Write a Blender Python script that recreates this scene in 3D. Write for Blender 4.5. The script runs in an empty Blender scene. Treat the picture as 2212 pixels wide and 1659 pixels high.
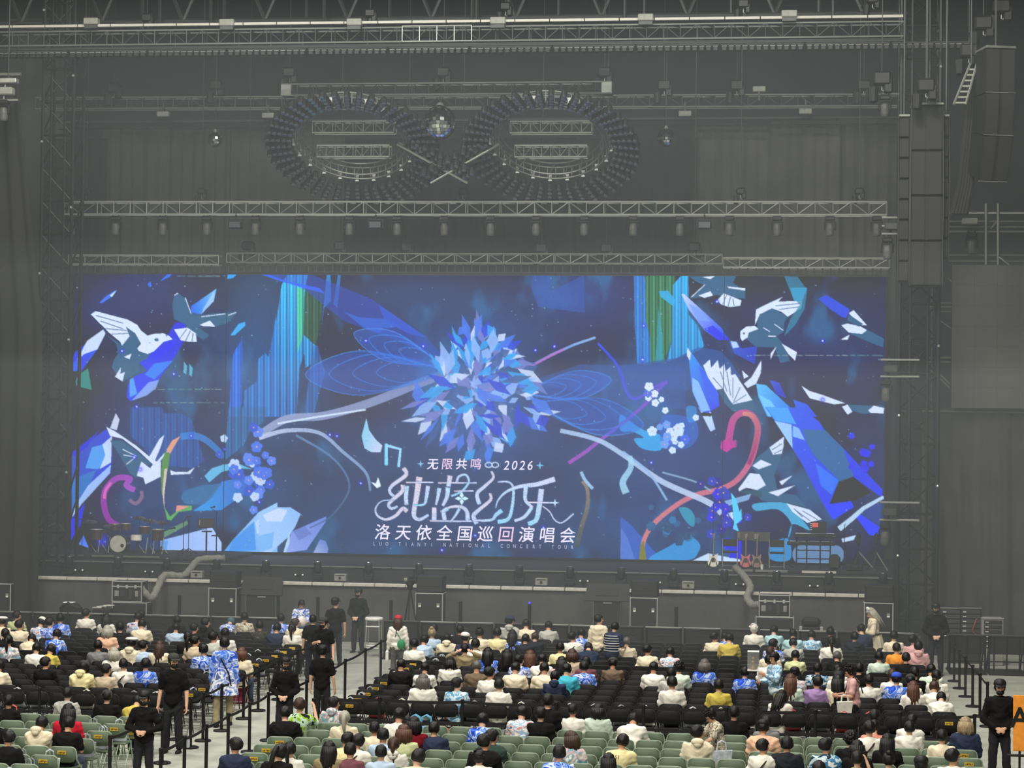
import bpy, bmesh, math, random
import numpy as np
from mathutils import Vector, Matrix, Euler
PI = math.pi
RND = random.Random(11)
scene = bpy.context.scene
COL = scene.collection

# ------------------------------------------------------------------ camera
W, H, F, HC = 2212, 1659, 4500.0, 6.3
_yaw, _pit, _rol = math.radians(7.1), math.radians(1.216), 0.0125
_f = Vector((-math.sin(_yaw) * math.cos(_pit), math.cos(_yaw) * math.cos(_pit), math.sin(_pit)))
_r0 = Vector((math.cos(_yaw), math.sin(_yaw), 0)); _u0 = _r0.cross(_f)
_r = _r0 * math.cos(_rol) + _u0 * math.sin(_rol); _u = _u0 * math.cos(_rol) - _r0 * math.sin(_rol)
cam_d = bpy.data.cameras.new('camera'); cam = bpy.data.objects.new('camera', cam_d); COL.objects.link(cam)
cam_d.sensor_width = 36; cam_d.sensor_fit = 'HORIZONTAL'; cam_d.lens = F / W * 36; cam_d.clip_end = 400
cam.matrix_world = Matrix(((_r.x, _u.x, -_f.x, 0), (_r.y, _u.y, -_f.y, 0), (_r.z, _u.z, -_f.z, HC), (0, 0, 0, 1)))
scene.camera = cam

def ray(px, py): return _f + _r * ((px - W / 2) / F) + _u * ((H / 2 - py) / F)
def at(px, py, Y):                       # the point of the place that a pixel shows at distance Y down the hall
    d = ray(px, py); return Vector((0, 0, HC)) + d * (Y / d.y)
def onz(px, py, z=0.0):                  # the point at height z
    d = ray(px, py); return Vector((0, 0, HC)) + d * ((z - HC) / d.z)

# ------------------------------------------------------------------ world, light, exposure
def lin(c):
    return tuple(((v / 255) / 12.92 if v / 255 <= 0.04045 else ((v / 255 + 0.055) / 1.055) ** 2.4) for v in c)
world = bpy.data.worlds.new('hall_air'); scene.world = world; world.use_nodes = True
world.node_tree.nodes['Background'].inputs[0].default_value = (0.9, 1.0, 0.97, 1)
world.node_tree.nodes['Background'].inputs[1].default_value = 0.03
vs = scene.view_settings
vs.view_transform = 'Standard'; vs.look = 'None'; vs.gamma = 1.0; vs.use_curve_mapping = False; vs.exposure = 0.0
scene.cycles.max_bounces = 4; scene.cycles.diffuse_bounces = 2; scene.cycles.glossy_bounces = 3
scene.cycles.volume_bounces = 0; scene.cycles.use_adaptive_sampling = True; scene.cycles.adaptive_threshold = 0.07; scene.cycles.transparent_max_bounces = 8; scene.cycles.caustics_reflective = False

def area_light(name, loc, target, size, power, color=(1.0, 0.955, 0.87)):
    l = bpy.data.lights.new(name, 'AREA'); l.shape = 'SQUARE'; l.size = size; l.energy = power; l.color = color
    o = bpy.data.objects.new(name, l); COL.objects.link(o); o.location = loc
    o.rotation_euler = (Vector(target) - Vector(loc)).to_track_quat('-Z', 'Y').to_euler(); return o
for k, (x, y) in enumerate([(-17, 4), (1, 4), (-17, 24), (1, 24), (-17, 44), (1, 44)]):
    area_light('hall_floodlight', (x, y, 23), (x * 0.8 - 1, y + 6, 0), 4.0, 3700)
area_light('hall_floodlight', (-8, 47, 26), (-8, 66, 6), 5.0, 1500, (0.92, 1.0, 0.97))

# ------------------------------------------------------------------ materials
MATS = {}
def mat(name, rgb, rough=0.7, metal=0.0, var=0.12, scale=8.0, bump=0.0, emit=0.0, spec=0.3):
    if name in MATS: return MATS[name]
    m = bpy.data.materials.new(name); m.use_nodes = True; nt = m.node_tree; b = nt.nodes['Principled BSDF']
    c = lin(rgb)
    tc = nt.nodes.new('ShaderNodeTexCoord'); nz = nt.nodes.new('ShaderNodeTexNoise'); nz.inputs['Scale'].default_value = scale
    nz.inputs['Detail'].default_value = 3
    nt.links.new(tc.outputs['Object'], nz.inputs['Vector'])
    rp = nt.nodes.new('ShaderNodeValToRGB')
    rp.color_ramp.elements[0].position = 0.3; rp.color_ramp.elements[1].position = 0.7
    rp.color_ramp.elements[0].color = tuple(v * (1 - var) for v in c) + (1,); rp.color_ramp.elements[1].color = tuple(min(1, v * (1 + var)) for v in c) + (1,)
    nt.links.new(nz.outputs['Fac'], rp.inputs[0]); nt.links.new(rp.outputs[0], b.inputs['Base Color'])
    b.inputs['Roughness'].default_value = rough; b.inputs['Metallic'].default_value = metal; b.inputs['Specular IOR Level'].default_value = spec
    if bump:
        bp = nt.nodes.new('ShaderNodeBump'); bp.inputs['Strength'].default_value = bump; bp.inputs['Distance'].default_value = 0.02
        nt.links.new(nz.outputs['Fac'], bp.inputs['Height']); nt.links.new(bp.outputs[0], b.inputs['Normal'])
    if emit:
        b.inputs['Emission Color'].default_value = c + (1,); b.inputs['Emission Strength'].default_value = emit
    MATS[name] = m; return m
def print_mat(name, cols, scale=7.0, seed=0.0, dist=1.6):
    """cloth printed with a painted swirl pattern of several colours"""
    if name in MATS: return MATS[name]
    m = bpy.data.materials.new(name); m.use_nodes = True; nt = m.node_tree; b = nt.nodes['Principled BSDF']
    tc = nt.nodes.new('ShaderNodeTexCoord'); mp = nt.nodes.new('ShaderNodeMapping'); mp.inputs['Location'].default_value = (seed, seed * 1.7, seed * .3)
    nz = nt.nodes.new('ShaderNodeTexNoise'); nz.inputs['Scale'].default_value = scale; nz.inputs['Detail'].default_value = 2; nz.inputs['Distortion'].default_value = dist
    rp = nt.nodes.new('ShaderNodeValToRGB'); cr = rp.color_ramp; cr.interpolation = 'CONSTANT'
    n = len(cols)
    for i, c in enumerate(cols):
        p = 0.0 if i == 0 else 0.30 + 0.40 * i / n
        e = cr.elements[i] if i < 2 else cr.elements.new(p)
        e.position = p; e.color = lin(c) + (1,)
    nt.links.new(tc.outputs['Object'], mp.inputs[0]); nt.links.new(mp.outputs[0], nz.inputs['Vector'])
    nt.links.new(nz.outputs['Fac'], rp.inputs[0]); nt.links.new(rp.outputs[0], b.inputs['Base Color'])
    b.inputs['Roughness'].default_value = 0.85; b.inputs['Specular IOR Level'].default_value = 0.15
    MATS[name] = m; return m

BLACK = mat('black_paint', (26, 27, 28), 0.55)
BLACKM = mat('black_powder_steel', (30, 31, 32), 0.45, 0.3)
PLASTIC = mat('black_plastic', (22, 22, 24), 0.5)
ALU = mat('bare_aluminium', (196, 198, 190), 0.38, 0.75, var=0.25, scale=3)
ALUD = mat('dull_aluminium', (126, 128, 122), 0.5, 0.6, var=0.3, scale=2)
STEELD = mat('dark_steel', (66, 68, 68), 0.55, 0.5, var=0.3, scale=2)
CASE = mat('flight_case_laminate', (38, 39, 40), 0.5)
EDGE = mat('case_edge_aluminium', (205, 206, 200), 0.35, 0.6)
GREYBOX = mat('grey_fixture_paint', (132, 132, 124), 0.6)
TAPE = mat('pale_tape', (188, 186, 174), 0.7)
WHITEP = mat('white_plastic', (226, 226, 220), 0.45)
CURT = mat('black_stage_cloth', (34, 34, 34), 0.95, var=0.25, scale=1.2, bump=0.2)
CURT2 = mat('charcoal_stage_cloth', (64, 64, 61), 0.95, var=0.2, scale=0.9, bump=0.2)
CURT3 = mat('grey_stage_cloth', (72, 71, 68), 0.95, var=0.2, scale=0.9, bump=0.2)

# ------------------------------------------------------------------ mesh helpers
class MB:
    def __init__(s): s.v = []; s.f = []
    def add(s, vs, fs):
        o = len(s.v); s.v += [tuple(v) for v in vs]; s.f += [tuple(i + o for i in f) for f in fs]; return s
    def box(s, c, d, rz=0.0, m=None):
        hx, hy, hz = d[0] / 2, d[1] / 2, d[2] / 2
        vs = [Vector((x, y, z)) for z in (-hz, hz) for (x, y) in ((-hx, -hy), (hx, -hy), (hx, hy), (-hx, hy))]
        M = Matrix.Translation(c) @ Matrix.Rotation(rz, 4, 'Z')
        if m is not None: M = Matrix.Translation(c) @ m.to_4x4()
        return s.add([M @ v for v in vs], [(3, 2, 1, 0), (4, 5, 6, 7), (0, 1, 5, 4), (1, 2, 6, 5), (2, 3, 7, 6), (3, 0, 4, 7)])
    def bbox(s, c, d, b=0.01):
        """box with its edges bevelled off"""
        x, y, z = d[0] / 2, d[1] / 2, d[2] / 2; c = Vector(c); b = min(b, x * .9, y * .9, z * .9)
        vs = []
        for sx in (-1, 1):
            for sy in (-1, 1):
                for sz in (-1, 1):
                    vs += [(sx * (x - b), sy * (y - b), sz * z), (sx * (x - b), sy * y, sz * (z - b)), (sx * x, sy * (y - b), sz * (z - b))]
        bm = bmesh.new(); bv = [bm.verts.new(Vector(v) + c) for v in vs]; bmesh.ops.convex_hull(bm, input=bv)
        bm.verts.ensure_lookup_table(); bm.faces.ensure_lookup_table(); bm.verts.index_update()
        s.add([v.co for v in bm.verts], [tuple(v.index for v in f.verts) for f in bm.faces]); bm.free(); return s
    def cyl(s, p, q, r, n=10, r2=None, cap=True):
        p, q = Vector(p), Vector(q); r2 = r if r2 is None else r2; d = (q - p)
        if d.length < 1e-9: return s
        z = d.normalized(); x = z.orthogonal().normalized(); y = z.cross(x)
        vs = []
        for (c, rr) in ((p, r), (q, r2)):
            for i in range(n):
                a = 2 * PI * i / n; vs.append(c + x * (math.cos(a) * rr) + y * (math.sin(a) * rr))
        fs = [(i, (i + 1) % n, n + (i + 1) % n, n + i) for i in range(n)]
        if cap: fs += [tuple(range(n - 1, -1, -1)), tuple(range(n, 2 * n))]
        return s.add(vs, fs)
    def tube(s, pts, r, n=8, r_end=None):
        pts = [Vector(p) for p in pts]; N = len(pts); vs = []; fs = []
        prev = None
        for k, p in enumerate(pts):
            t = (pts[min(k + 1, N - 1)] - pts[max(k - 1, 0)]).normalized()
            if prev is None: x = t.orthogonal().normalized()
            else:
                x = prev - t * prev.dot(t); x = x.normalized() if x.length > 1e-6 else t.orthogonal().normalized()
            prev = x; y = t.cross(x); rr = r[k] if isinstance(r, (list, tuple)) else (r if r_end is None else r + (r_end - r) * k / (N - 1))
            for i in range(n):
                a = 2 * PI * i / n; vs.append(p + x * math.cos(a) * rr + y * math.sin(a) * rr)
        for k in range(N - 1):
            for i in range(n): fs.append((k * n + i, k * n + (i + 1) % n, (k + 1) * n + (i + 1) % n, (k + 1) * n + i))
        fs += [tuple(range(n - 1, -1, -1)), tuple(range((N - 1) * n, N * n))]
        return s.add(vs, fs)
    def ell(s, c, r, nu=14, nv=9, m=None):
        c = Vector(c); r = (r, r, r) if not isinstance(r, (tuple, list)) else r
        vs = [Vector((0, 0, -r[2]))]; fs = []
        for j in range(1, nv):
            t = -PI / 2 + PI * j / nv
            for i in range(nu):
                a = 2 * PI * i / nu; vs.append(Vector((math.cos(a) * math.cos(t) * r[0], math.sin(a) * math.cos(t) * r[1], math.sin(t) * r[2])))
        vs.append(Vector((0, 0, r[2]))); L = len(vs) - 1
        for i in range(nu): fs.append((0, 1 + (i + 1) % nu, 1 + i))
        for j in range(nv - 2):
            for i in range(nu): fs.append((1 + j * nu + i, 1 + j * nu + (i + 1) % nu, 1 + (j + 1) * nu + (i + 1) % nu, 1 + (j + 1) * nu + i))
        for i in range(nu): fs.append((1 + (nv - 2) * nu + i, 1 + (nv - 2) * nu + (i + 1) % nu, L))
        if m is not None: vs = [m @ v for v in vs]
        return s.add([v + c for v in vs], fs)
    def lathe(s, prof, n=20, c=(0, 0, 0), axis='Z'):
        vs = []; fs = []; c = Vector(c); K = len(prof)
        for (r, z) in prof:
            for i in range(n):
                a = 2 * PI * i / n; v = Vector((r * math.cos(a), r * math.sin(a), z))
                if axis == 'Y': v = Vector((v.x, v.z, v.y))
                if axis == 'X': v = Vector((v.z, v.x, v.y))
                vs.append(v + c)
        for k in range(K - 1):
            for i in range(n): fs.append((k * n + i, k * n + (i + 1) % n, (k + 1) * n + (i + 1) % n, (k + 1) * n + i))
        fs += [tuple(range(n - 1, -1, -1)), tuple(range((K - 1) * n, K * n))]
        return s.add(vs, fs)
    def prism(s, outline, y0, y1):
        """outline in (x, z), extruded along y"""
        n = len(outline); vs = [(x, y0, z) for x, z in outline] + [(x, y1, z) for x, z in outline]
        return s.add(vs, [tuple(range(n)), tuple(range(2 * n - 1, n - 1, -1))] + [(i, n + i, n + (i + 1) % n, (i + 1) % n) for i in range(n)])
    def mesh(s, name, smooth=False):
        me = bpy.data.meshes.new(name); me.from_pydata(s.v, [], s.f); me.update()
        if smooth: me.polygons.foreach_set('use_smooth', [True] * len(me.polygons))
        return me
def fixnormals(me):
    bm = bmesh.new(); bm.from_mesh(me); bmesh.ops.recalc_face_normals(bm, faces=bm.faces); bm.to_mesh(me); bm.free(); return me
def obj(name, me, m, parent=None, loc=None, rot=None, sc=None, mw=None):
    if isinstance(me, MB): me = me.mesh(name)
    o = bpy.data.objects.new(name, me); COL.objects.link(o)
    if m is not None and me is not None:
        if len(me.materials) == 0: me.materials.append(m)
        if me.materials[0] is not m:
            o.material_slots[0].link = 'OBJECT'; o.material_slots[0].material = m
    if parent is not None: o.parent = parent
    if mw is not None: o.matrix_local = mw
    else:
        if loc is not None: o.location = loc
        if rot is not None: o.rotation_euler = rot
        if sc is not None: o.scale = sc
    return o
def tag(o, label, cat, group=None, kind=None):
    if label: o['label'] = label
    if cat: o['category'] = cat
    if group: o['group'] = group
    if kind: o['kind'] = kind
    return o
def thing(name, label, cat, loc=(0, 0, 0), rz=0.0, group=None):
    o = bpy.data.objects.new(name, None); o.empty_display_size = 0.1; COL.objects.link(o); o.location = loc; o.rotation_euler = (0, 0, rz)
    return tag(o, label, cat, group)
def struct(name, me, m, parent=None, label=None, **k):
    o = obj(name, me, m, parent, **k)
    if parent is None:
        o['kind'] = 'structure'
        if label: o['label'] = label
    return o
def dup(root, loc, rz=0.0, label=None, group=None, sc=None, rot=None):
    r = root.copy(); COL.objects.link(r); r.location = loc; r.rotation_euler = rot if rot is not None else (0, 0, rz)
    if sc: r.scale = (sc, sc, sc) if not isinstance(sc, tuple) else sc
    if label: r['label'] = label
    if group: r['group'] = group
    for ch in root.children:
        c = ch.copy(); COL.objects.link(c); c.parent = r
        for g in ch.children:
            d = g.copy(); COL.objects.link(d); d.parent = c
    return r
_ORD = ['first', 'second', 'third', 'fourth', 'fifth', 'sixth', 'seventh', 'eighth', 'ninth', 'tenth', 'eleventh', 'twelfth', 'thirteenth', 'fourteenth',
        'fifteenth', 'sixteenth', 'seventeenth', 'eighteenth', 'nineteenth', 'twentieth', 'twenty-first', 'twenty-second', 'twenty-third', 'twenty-fourth',
        'twenty-fifth', 'twenty-sixth', 'twenty-seventh', 'twenty-eighth', 'twenty-ninth', 'thirtieth']
def nth(i): return _ORD[i] if i < len(_ORD) else '%dth' % (i + 1)
# unit tube along +Z, unit box: shared by all bars
_tb = MB().cyl((0, 0, 0), (0, 0, 1), 1, 6).mesh('bar_tube')
_bx = MB().box((0, 0, 0), (1, 1, 1)).mesh('bar_box')
_tbm = {}
def bar(name, p, q, r, m, parent=None):
    """a straight round bar from p to q that shares one mesh with all others of its material"""
    p, q = Vector(p), Vector(q); d = q - p
    if m.name not in _tbm: _tbm[m.name] = _tb.copy()
    rot = d.to_track_quat('Z', 'Y').to_matrix().to_4x4()
    return obj(name, _tbm[m.name], m, parent, mw=Matrix.Translation(p) @ rot @ Matrix.Diagonal((r, r, d.length, 1)))
_bxm = {}
def block(name, c, d, m, parent=None, rz=0.0):
    if m.name not in _bxm: _bxm[m.name] = _bx.copy()
    return obj(name, _bxm[m.name], m, parent, mw=Matrix.Translation(c) @ Matrix.Rotation(rz, 4, 'Z') @ Matrix.Diagonal((d[0], d[1], d[2], 1)))
def drape_mesh(x0, x1, z0, z1, amp, per, seed=0, nx=None, nz=14, fan=0.0):
    rr = random.Random(seed); nx = nx or max(8, int(abs(x1 - x0) / per * 7)); mb = MB()
    ph = [rr.uniform(0, 6.28) for _ in range(6)]
    for j in range(nz + 1):
        t = j / nz; z = z1 + (z0 - z1) * t
        for i in range(nx + 1):
            u = i / nx; x = x0 + (x1 - x0) * u
            k = 2 * PI / per
            a = amp * (0.35 + 0.65 * t)
            y = a * (math.sin(k * x + ph[0] + 0.7 * math.sin(1.7 * x + 2 * t + ph[4])) + 0.6 * math.sin(k * 0.47 * x + ph[1] + t * 1.3) + 0.35 * math.sin(k * 2.1 * x + ph[2] - t * 2))
            y += amp * 0.4 * math.sin(9 * t + 1.3 * x + ph[3])
            if fan: y += fan * math.sin(14 * math.atan2(u + 0.02, t + 0.06) + ph[5]) * min(1, 2.5 * t + .2) * (1 - u)
            mb.v.append((x, y, z))
    for j in range(nz):
        for i in range(nx): a = j * (nx + 1) + i; mb.f.append((a, a + nx + 1, a + nx + 2, a + 1))
    return mb.mesh('cloth', True)
from mathutils import noise as mnoise
# ================================================================== figures: meshes of bodies, clothes and hair, used further down
def remesh(mb, vox, name, wr=0.0, seed=0.0, smooth_it=3):
    me = mb.mesh('tmp'); o = bpy.data.objects.new('tmp', me); COL.objects.link(o)
    md = o.modifiers.new('r', 'REMESH'); md.mode = 'VOXEL'; md.voxel_size = vox
    if smooth_it: sm = o.modifiers.new('s', 'SMOOTH'); sm.iterations = smooth_it; sm.factor = .5
    out = bpy.data.meshes.new_from_object(o.evaluated_get(bpy.context.evaluated_depsgraph_get())); bpy.data.objects.remove(o); out.name = name
    if wr:
        vn = [v.normal.copy() for v in out.vertices]
        for v, n_ in zip(out.vertices, vn):
            q = Vector((v.co.x * 5 + seed + v.co.z * 3, v.co.y * 5, v.co.z * 13 - abs(v.co.x) * 7)); w_ = mnoise.noise(q) + .6 * mnoise.noise(q * 2.1); v.co += n_ * (wr * (max(w_, -.55) + .30))
    out.polygons.foreach_set('use_smooth', [True] * len(out.polygons)); return out
def caps(mb, p, q, r, r2): mb.cyl(p, q, r, 10, r2, True); mb.ell(p, r, 10, 6); mb.ell(q, r2, 10, 6)
def hand(mb, wrist, d, nrm, side, curl=.5, s=1.0):
    """palm with five separate, unequal, bent fingers; the thumb leaves the side of the palm"""
    d = d.normalized(); nrm = (nrm - d * nrm.dot(d)).normalized(); lat = d.cross(nrm) * side
    pc = wrist + d * .045 * s; M = Matrix((lat, d, nrm)).transposed(); mb.ell(pc, (.042 * s, .052 * s, .018 * s), 10, 6, M)
    for k, (off, ln) in enumerate(((-.030, .066), (-.010, .076), (.010, .072), (.029, .058))):
        a = pc + d * .040 * s + lat * off * s; d1 = (d + nrm * curl * .7).normalized(); b = a + d1 * ln * .5 * s; d2 = (d * .6 + nrm * curl * 1.5).normalized(); c = b + d2 * ln * .5 * s
        caps(mb, a, b, .0095 * s, .0088 * s); caps(mb, b, c, .0088 * s, .0075 * s)
    a = pc - lat * .036 * s - d * .012 * s; b = a + (d * .6 - lat * .7 + nrm * .35).normalized() * .036 * s; c = b + (d * .9 - lat * .1 + nrm * .5).normalized() * .03 * s
    caps(mb, a, b, .0115 * s, .010 * s); caps(mb, b, c, .010 * s, .008 * s)
def head_prims(mb, M):
    R3 = M.to_3x3()
    mb.ell(M @ Vector((0, -.005, .022)), (.074, .094, .094), 16, 10, R3); mb.ell(M @ Vector((0, .022, -.045)), (.056, .064, .070), 14, 9, R3)
    mb.ell(M @ Vector((0, .098, -.018)), (.013, .020, .020), 8, 6, R3); mb.ell(M @ Vector((0, .074, -.070)), (.026, .018, .014), 8, 6, R3)
    for s in (-1, 1): mb.ell(M @ Vector((s * .076, -.006, -.014)), (.010, .020, .032), 8, 6, R3)
def person_meshes(seated, lean=.12, side=0.0, hp=0.0, hy=0.0, roll=0.0, arms='lap', name='', vox=.017, legs='std', fat=1.0, seed=0.0):
    pel = Vector((0, -.05, .52)) if seated else Vector((0, 0, .93))
    d = Vector((math.sin(side), math.sin(lean), math.cos(lean))).normalized(); fwd = Vector((0, math.cos(lean), -math.sin(lean))); X = Vector((1, 0, 0))
    M3 = Matrix((X, fwd, d)).transposed()
    L = .475 if seated else .50
    sh = pel + d * L; nb = pel + d * (L + .035); hd = (d + Vector((0, math.sin(hp) * .55, 0))).normalized(); hc = nb + hd * .142 - Vector((0, 0, .02 * abs(math.sin(hp))))
    hm = Matrix.Translation(hc) @ (Matrix.Rotation(-hy, 4, 'Z') @ Matrix.Rotation(roll, 4, 'Y') @ Matrix.Rotation(-hp - lean * .5, 4, 'X') @ Matrix.Scale(1.09, 4))
    S = [sh + X * s * .168 * fat - d * .052 for s in (-1, 1)]
    G = lambda x, y, z: Vector((x, y, z))
    def arm_pts(mode, s):
        a = S[0] if s < 0 else S[1]
        if mode == 'lap': return a, a + G(s * .06, .06, -.27), G(s * .10, .24 + math.sin(lean) * .3, .58 if seated else .95)
        if mode == 'phone': return a, a + G(s * .05, .10, -.25), a + G(-s * .08, .30, -.20)
        if mode == 'down': return a, a + G(s * .07, -.02, -.29), a + G(s * .09, .05, -.55)
        if mode == 'clasp': return a, a + G(s * .10, -.01, -.28), a + G(-s * .10, .17, -.42)
        if mode == 'steeple': return a, a + G(s * .13, .0, -.27), a + G(-s * .10, .19, -.33)
        if mode == 'up': return a, a + G(s * .10, .16, -.10), a + G(s * .02, .26, .16)
        if mode == 'head': return a, a + G(s * .20, .03, .03), a + G(s * .02, -.06, .16)
        if mode == 'hold': return a, a + G(s * .06, .04, -.27), a + G(-s * .02, .28, -.28)
        if mode == 'reach': return a, a + G(s * .05, .16, -.20), a + G(-s * .0, .38, -.33)
        if mode == 'tray': return a, a + G(s * .06, .10, -.22), a + G(s * .03, .36, -.10)
        return a, a + G(s * .07, 0, -.28), a + G(s * .08, .02, -.53)
    modes = arms if isinstance(arms, tuple) else (arms, arms); AP = [arm_pts(modes[0], -1), arm_pts(modes[1], 1)]
    body = MB(); shirt_s = MB(); shirt_l = MB(); tro = MB()
    f = fat
    for mb, e in ((body, 0), (shirt_s, .020), (shirt_l, .026)):
        mb.ell(pel + d * .02, (.155 * f + e, .115 * f + e, .13), 16, 9, M3); mb.ell(pel + d * .19, (.138 * f + e, .108 * f + e, .20), 16, 9, M3)
        mb.ell(pel + d * (L - .13) + fwd * -.006, (.162 * f + e, .115 * f + e, .185), 16, 9, M3); caps(mb, S[0], S[1], .062 + e * .8, .062 + e * .8)
        mb.ell(sh - d * .012, (.125 * f + e, .082 + e, .062), 14, 8, M3); mb.ell(pel + d * (L - .10) - fwd * .035, (.135 * f + e, .085 + e, .13), 14, 8, M3)
    for mb in (shirt_s, shirt_l): mb.ell(pel - d * .04, (.168 * f, .135 * f, .10), 16, 8, M3)
    caps(body, nb - d * .05, nb + (hc - nb) * .62, .054, .050); head_prims(body, hm)
    for i, (a, b, c) in enumerate(AP):
        s = -1 if i == 0 else 1
        caps(body, a, b, .052, .040); caps(body, b, c, .041, .028)
        dd = (c - b).normalized(); hand(body, c, dd if modes[i] not in ('clasp', 'steeple', 'lap') else (dd * .5 + G(-s * .8, .15, -.15)), G(0, -.9, -.3) if modes[i] in ('clasp', 'steeple', 'lap') else G(-s * .6, .4, .1), s, .55)
        caps(shirt_s, a, a + (b - a) * .72, .076, .070); caps(shirt_l, a, b, .078, .060); caps(shirt_l, b, b + (c - b) * .88, .060, .044)
    for s in (-1, 1):
        h = pel + G(s * .085, .0, -.02)
        if seated: k = G(s * .12, .40, .49); an = G(s * .12, .36 + .05 * s * (1 if seed % 2 else -1), .09)
        elif legs == 'walk': k = h + G(s * .02, .10 * s, -.42); an = h + G(s * .02, .16 * s - .08, -.83)
        else: k = h + G(s * .025, .03, -.42); an = h + G(s * .04, .0, -.84)
        caps(body, h, k, .080, .055); caps(body, k, an, .052, .036); caps(tro, h, k, .094, .076); caps(tro, k, an + (k - an) * .08, .078, .066)
        body.ell(an + G(0, .06, -.055), (.042, .115, .036), 10, 6)
    tro.ell(pel - d * .02, (.165 * f, .130 * f, .12), 14, 8, M3)
    shoes = []
    for s in (-1, 1):
        sho = MB(); h = pel + G(s * .085, 0, -.02); an = (G(s * .12, .36 + .05 * s * (1 if seed % 2 else -1), .09) if seated else (h + G(s * .02, .16 * s - .08, -.83) if legs == 'walk' else h + G(s * .04, .0, -.84)))
        sho.ell(an + G(0, .06, -.05), (.052, .135, .045), 12, 7); sho.bbox(an + G(0, .055, -.08), (.085, .25, .03), .01); shoes.append(sho.mesh('shoe', True))
    zt = max((hm @ Vector((x, y, z))).z for x in (-.05, 0, .05) for y in (-.09, 0, .07) for z in (.08, .125))
    return dict(body=remesh(body, vox, name + '_body'), s=remesh(shirt_s, .022, name + '_shirt', .018, seed), l=remesh(shirt_l, .022, name + '_shirt', .021, seed + 3), t=remesh(tro, .024, name + '_trousers', .008, seed), shoes=shoes, hm=hm, top=zt, sh=S, arms=AP, back=pel + d * (L - .12) - fwd * .125, M3=M3)
# hair, in the frame of the head
def hair_mesh(style):
    mb = MB().ell((0, -.010, .024), (.092, .112, .112), 32, 20); me = mb.mesh('hair', True); rr = random.Random(len(style) * 7 + ord(style[0]))
    for v in me.vertices:
        x, y, z = v.co
        nz = mnoise.noise(Vector((x * 40, y * 40, z * 14))) * .012; r_ = Vector((x, y + .01, z - .026)); v.co += r_.normalized() * nz
        low = -.052 if style in ('short', 'buzz', 'tail', 'bun', 'up') else -.2
        if y > .035 and z < .055: v.co.y = .035 + (y - .035) * .35; v.co.x *= .9                       # open at the face
        if z < low: v.co.z = low + (z - low) * .35; v.co.x *= .86; v.co.y = v.co.y * .86 - .004
        if style == 'buzz': v.co = Vector((0, -.01, .026)) + (v.co - Vector((0, -.01, .026))) * .965
    if style in ('short', 'up'):
        pass
    ext = MB()
    if style == 'bob':
        for k in range(13):
            a = PI * (0.92 + 1.16 * k / 12); x, y = .088 * math.cos(a), .098 * math.sin(a) - .01; ext.tube([(x * .9, y * .9, .05), (x * 1.04, y * 1.04, -.03), (x * 1.08, y * 1.02, -.09), (x * .85, y * .9, -.135 - .02 * (k % 3))], [.03, .036, .036, .010], 7)
    if style == 'long':
        for k in range(13):
            a = PI * (0.95 + 1.10 * k / 12); x, y = .085 * math.cos(a), .096 * math.sin(a) - .012; ext.tube([(x * .9, y * .9, .05), (x * 1.03, y * 1.03, -.06), (x * (1.0 + .12 * ((k * 5) % 3 - 1)), y * .95 - .02 - .008 * (k % 2), -.20), (x * .85 + .02 * ((k * 3) % 5 - 2), y * .7 - .05, -.30 - .045 * ((k * 7) % 4))], [.028, .034, .030, .006], 7)
    if style == 'tail': ext.tube([(0, -.10, .04), (0, -.15, .05), (0, -.165, -.03), (.01, -.15, -.15), (.02, -.12, -.28)], [.025, .034, .036, .03, .006], 9); ext.ell((0, -.115, .045), .026, 8, 6)
    if style == 'bun': ext.ell((0, -.075, .125), (.045, .045, .04), 12, 8)
    if style == 'curly':
        for k in range(46):
            a, b = rr.uniform(0, 6.28), rr.uniform(-.5, 1.45); p = Vector((math.cos(a) * math.cos(b) * .09, math.sin(a) * math.cos(b) * .105 - .01, math.sin(b) * .105 + .03))
            if p.y > .04 and p.z < .06: continue
            ext.ell(p, rr.uniform(.024, .034), 7, 5)
    if style == 'up':
        for k in range(14): a = k * .7; ext.cyl((math.cos(a) * .03, math.sin(a) * .04, .11), (math.cos(a) * .055, math.sin(a) * .065 + .01, .143), .02, 5, .004)
    if style == 'tuft':
        for k in range(30):
            a, b = rr.uniform(0, 6.28), rr.uniform(.1, 1.5); p = Vector((math.cos(a) * math.cos(b) * .085, math.sin(a) * math.cos(b) * .10 - .01, math.sin(b) * .10 + .03)); q = p + (p - Vector((0, 0, .02))).normalized() * .03 + Vector((rr.uniform(-.02, .02), rr.uniform(-.03, .0), -.01))
            if p.y > .05 and p.z < .07: continue
            ext.cyl(p, q, .022, 5, .004)
    if ext.v:
        bm = bmesh.new(); bm.from_mesh(me); m2 = ext.mesh('x', True); bm.from_mesh(m2); bm.to_mesh(me); bm.free()
    me.polygons.foreach_set('use_smooth', [True] * len(me.polygons)); return me
HAIR = {k: hair_mesh(k) for k in ('short', 'buzz', 'bob', 'long', 'tail', 'bun', 'curly', 'up', 'tuft')}
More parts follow.
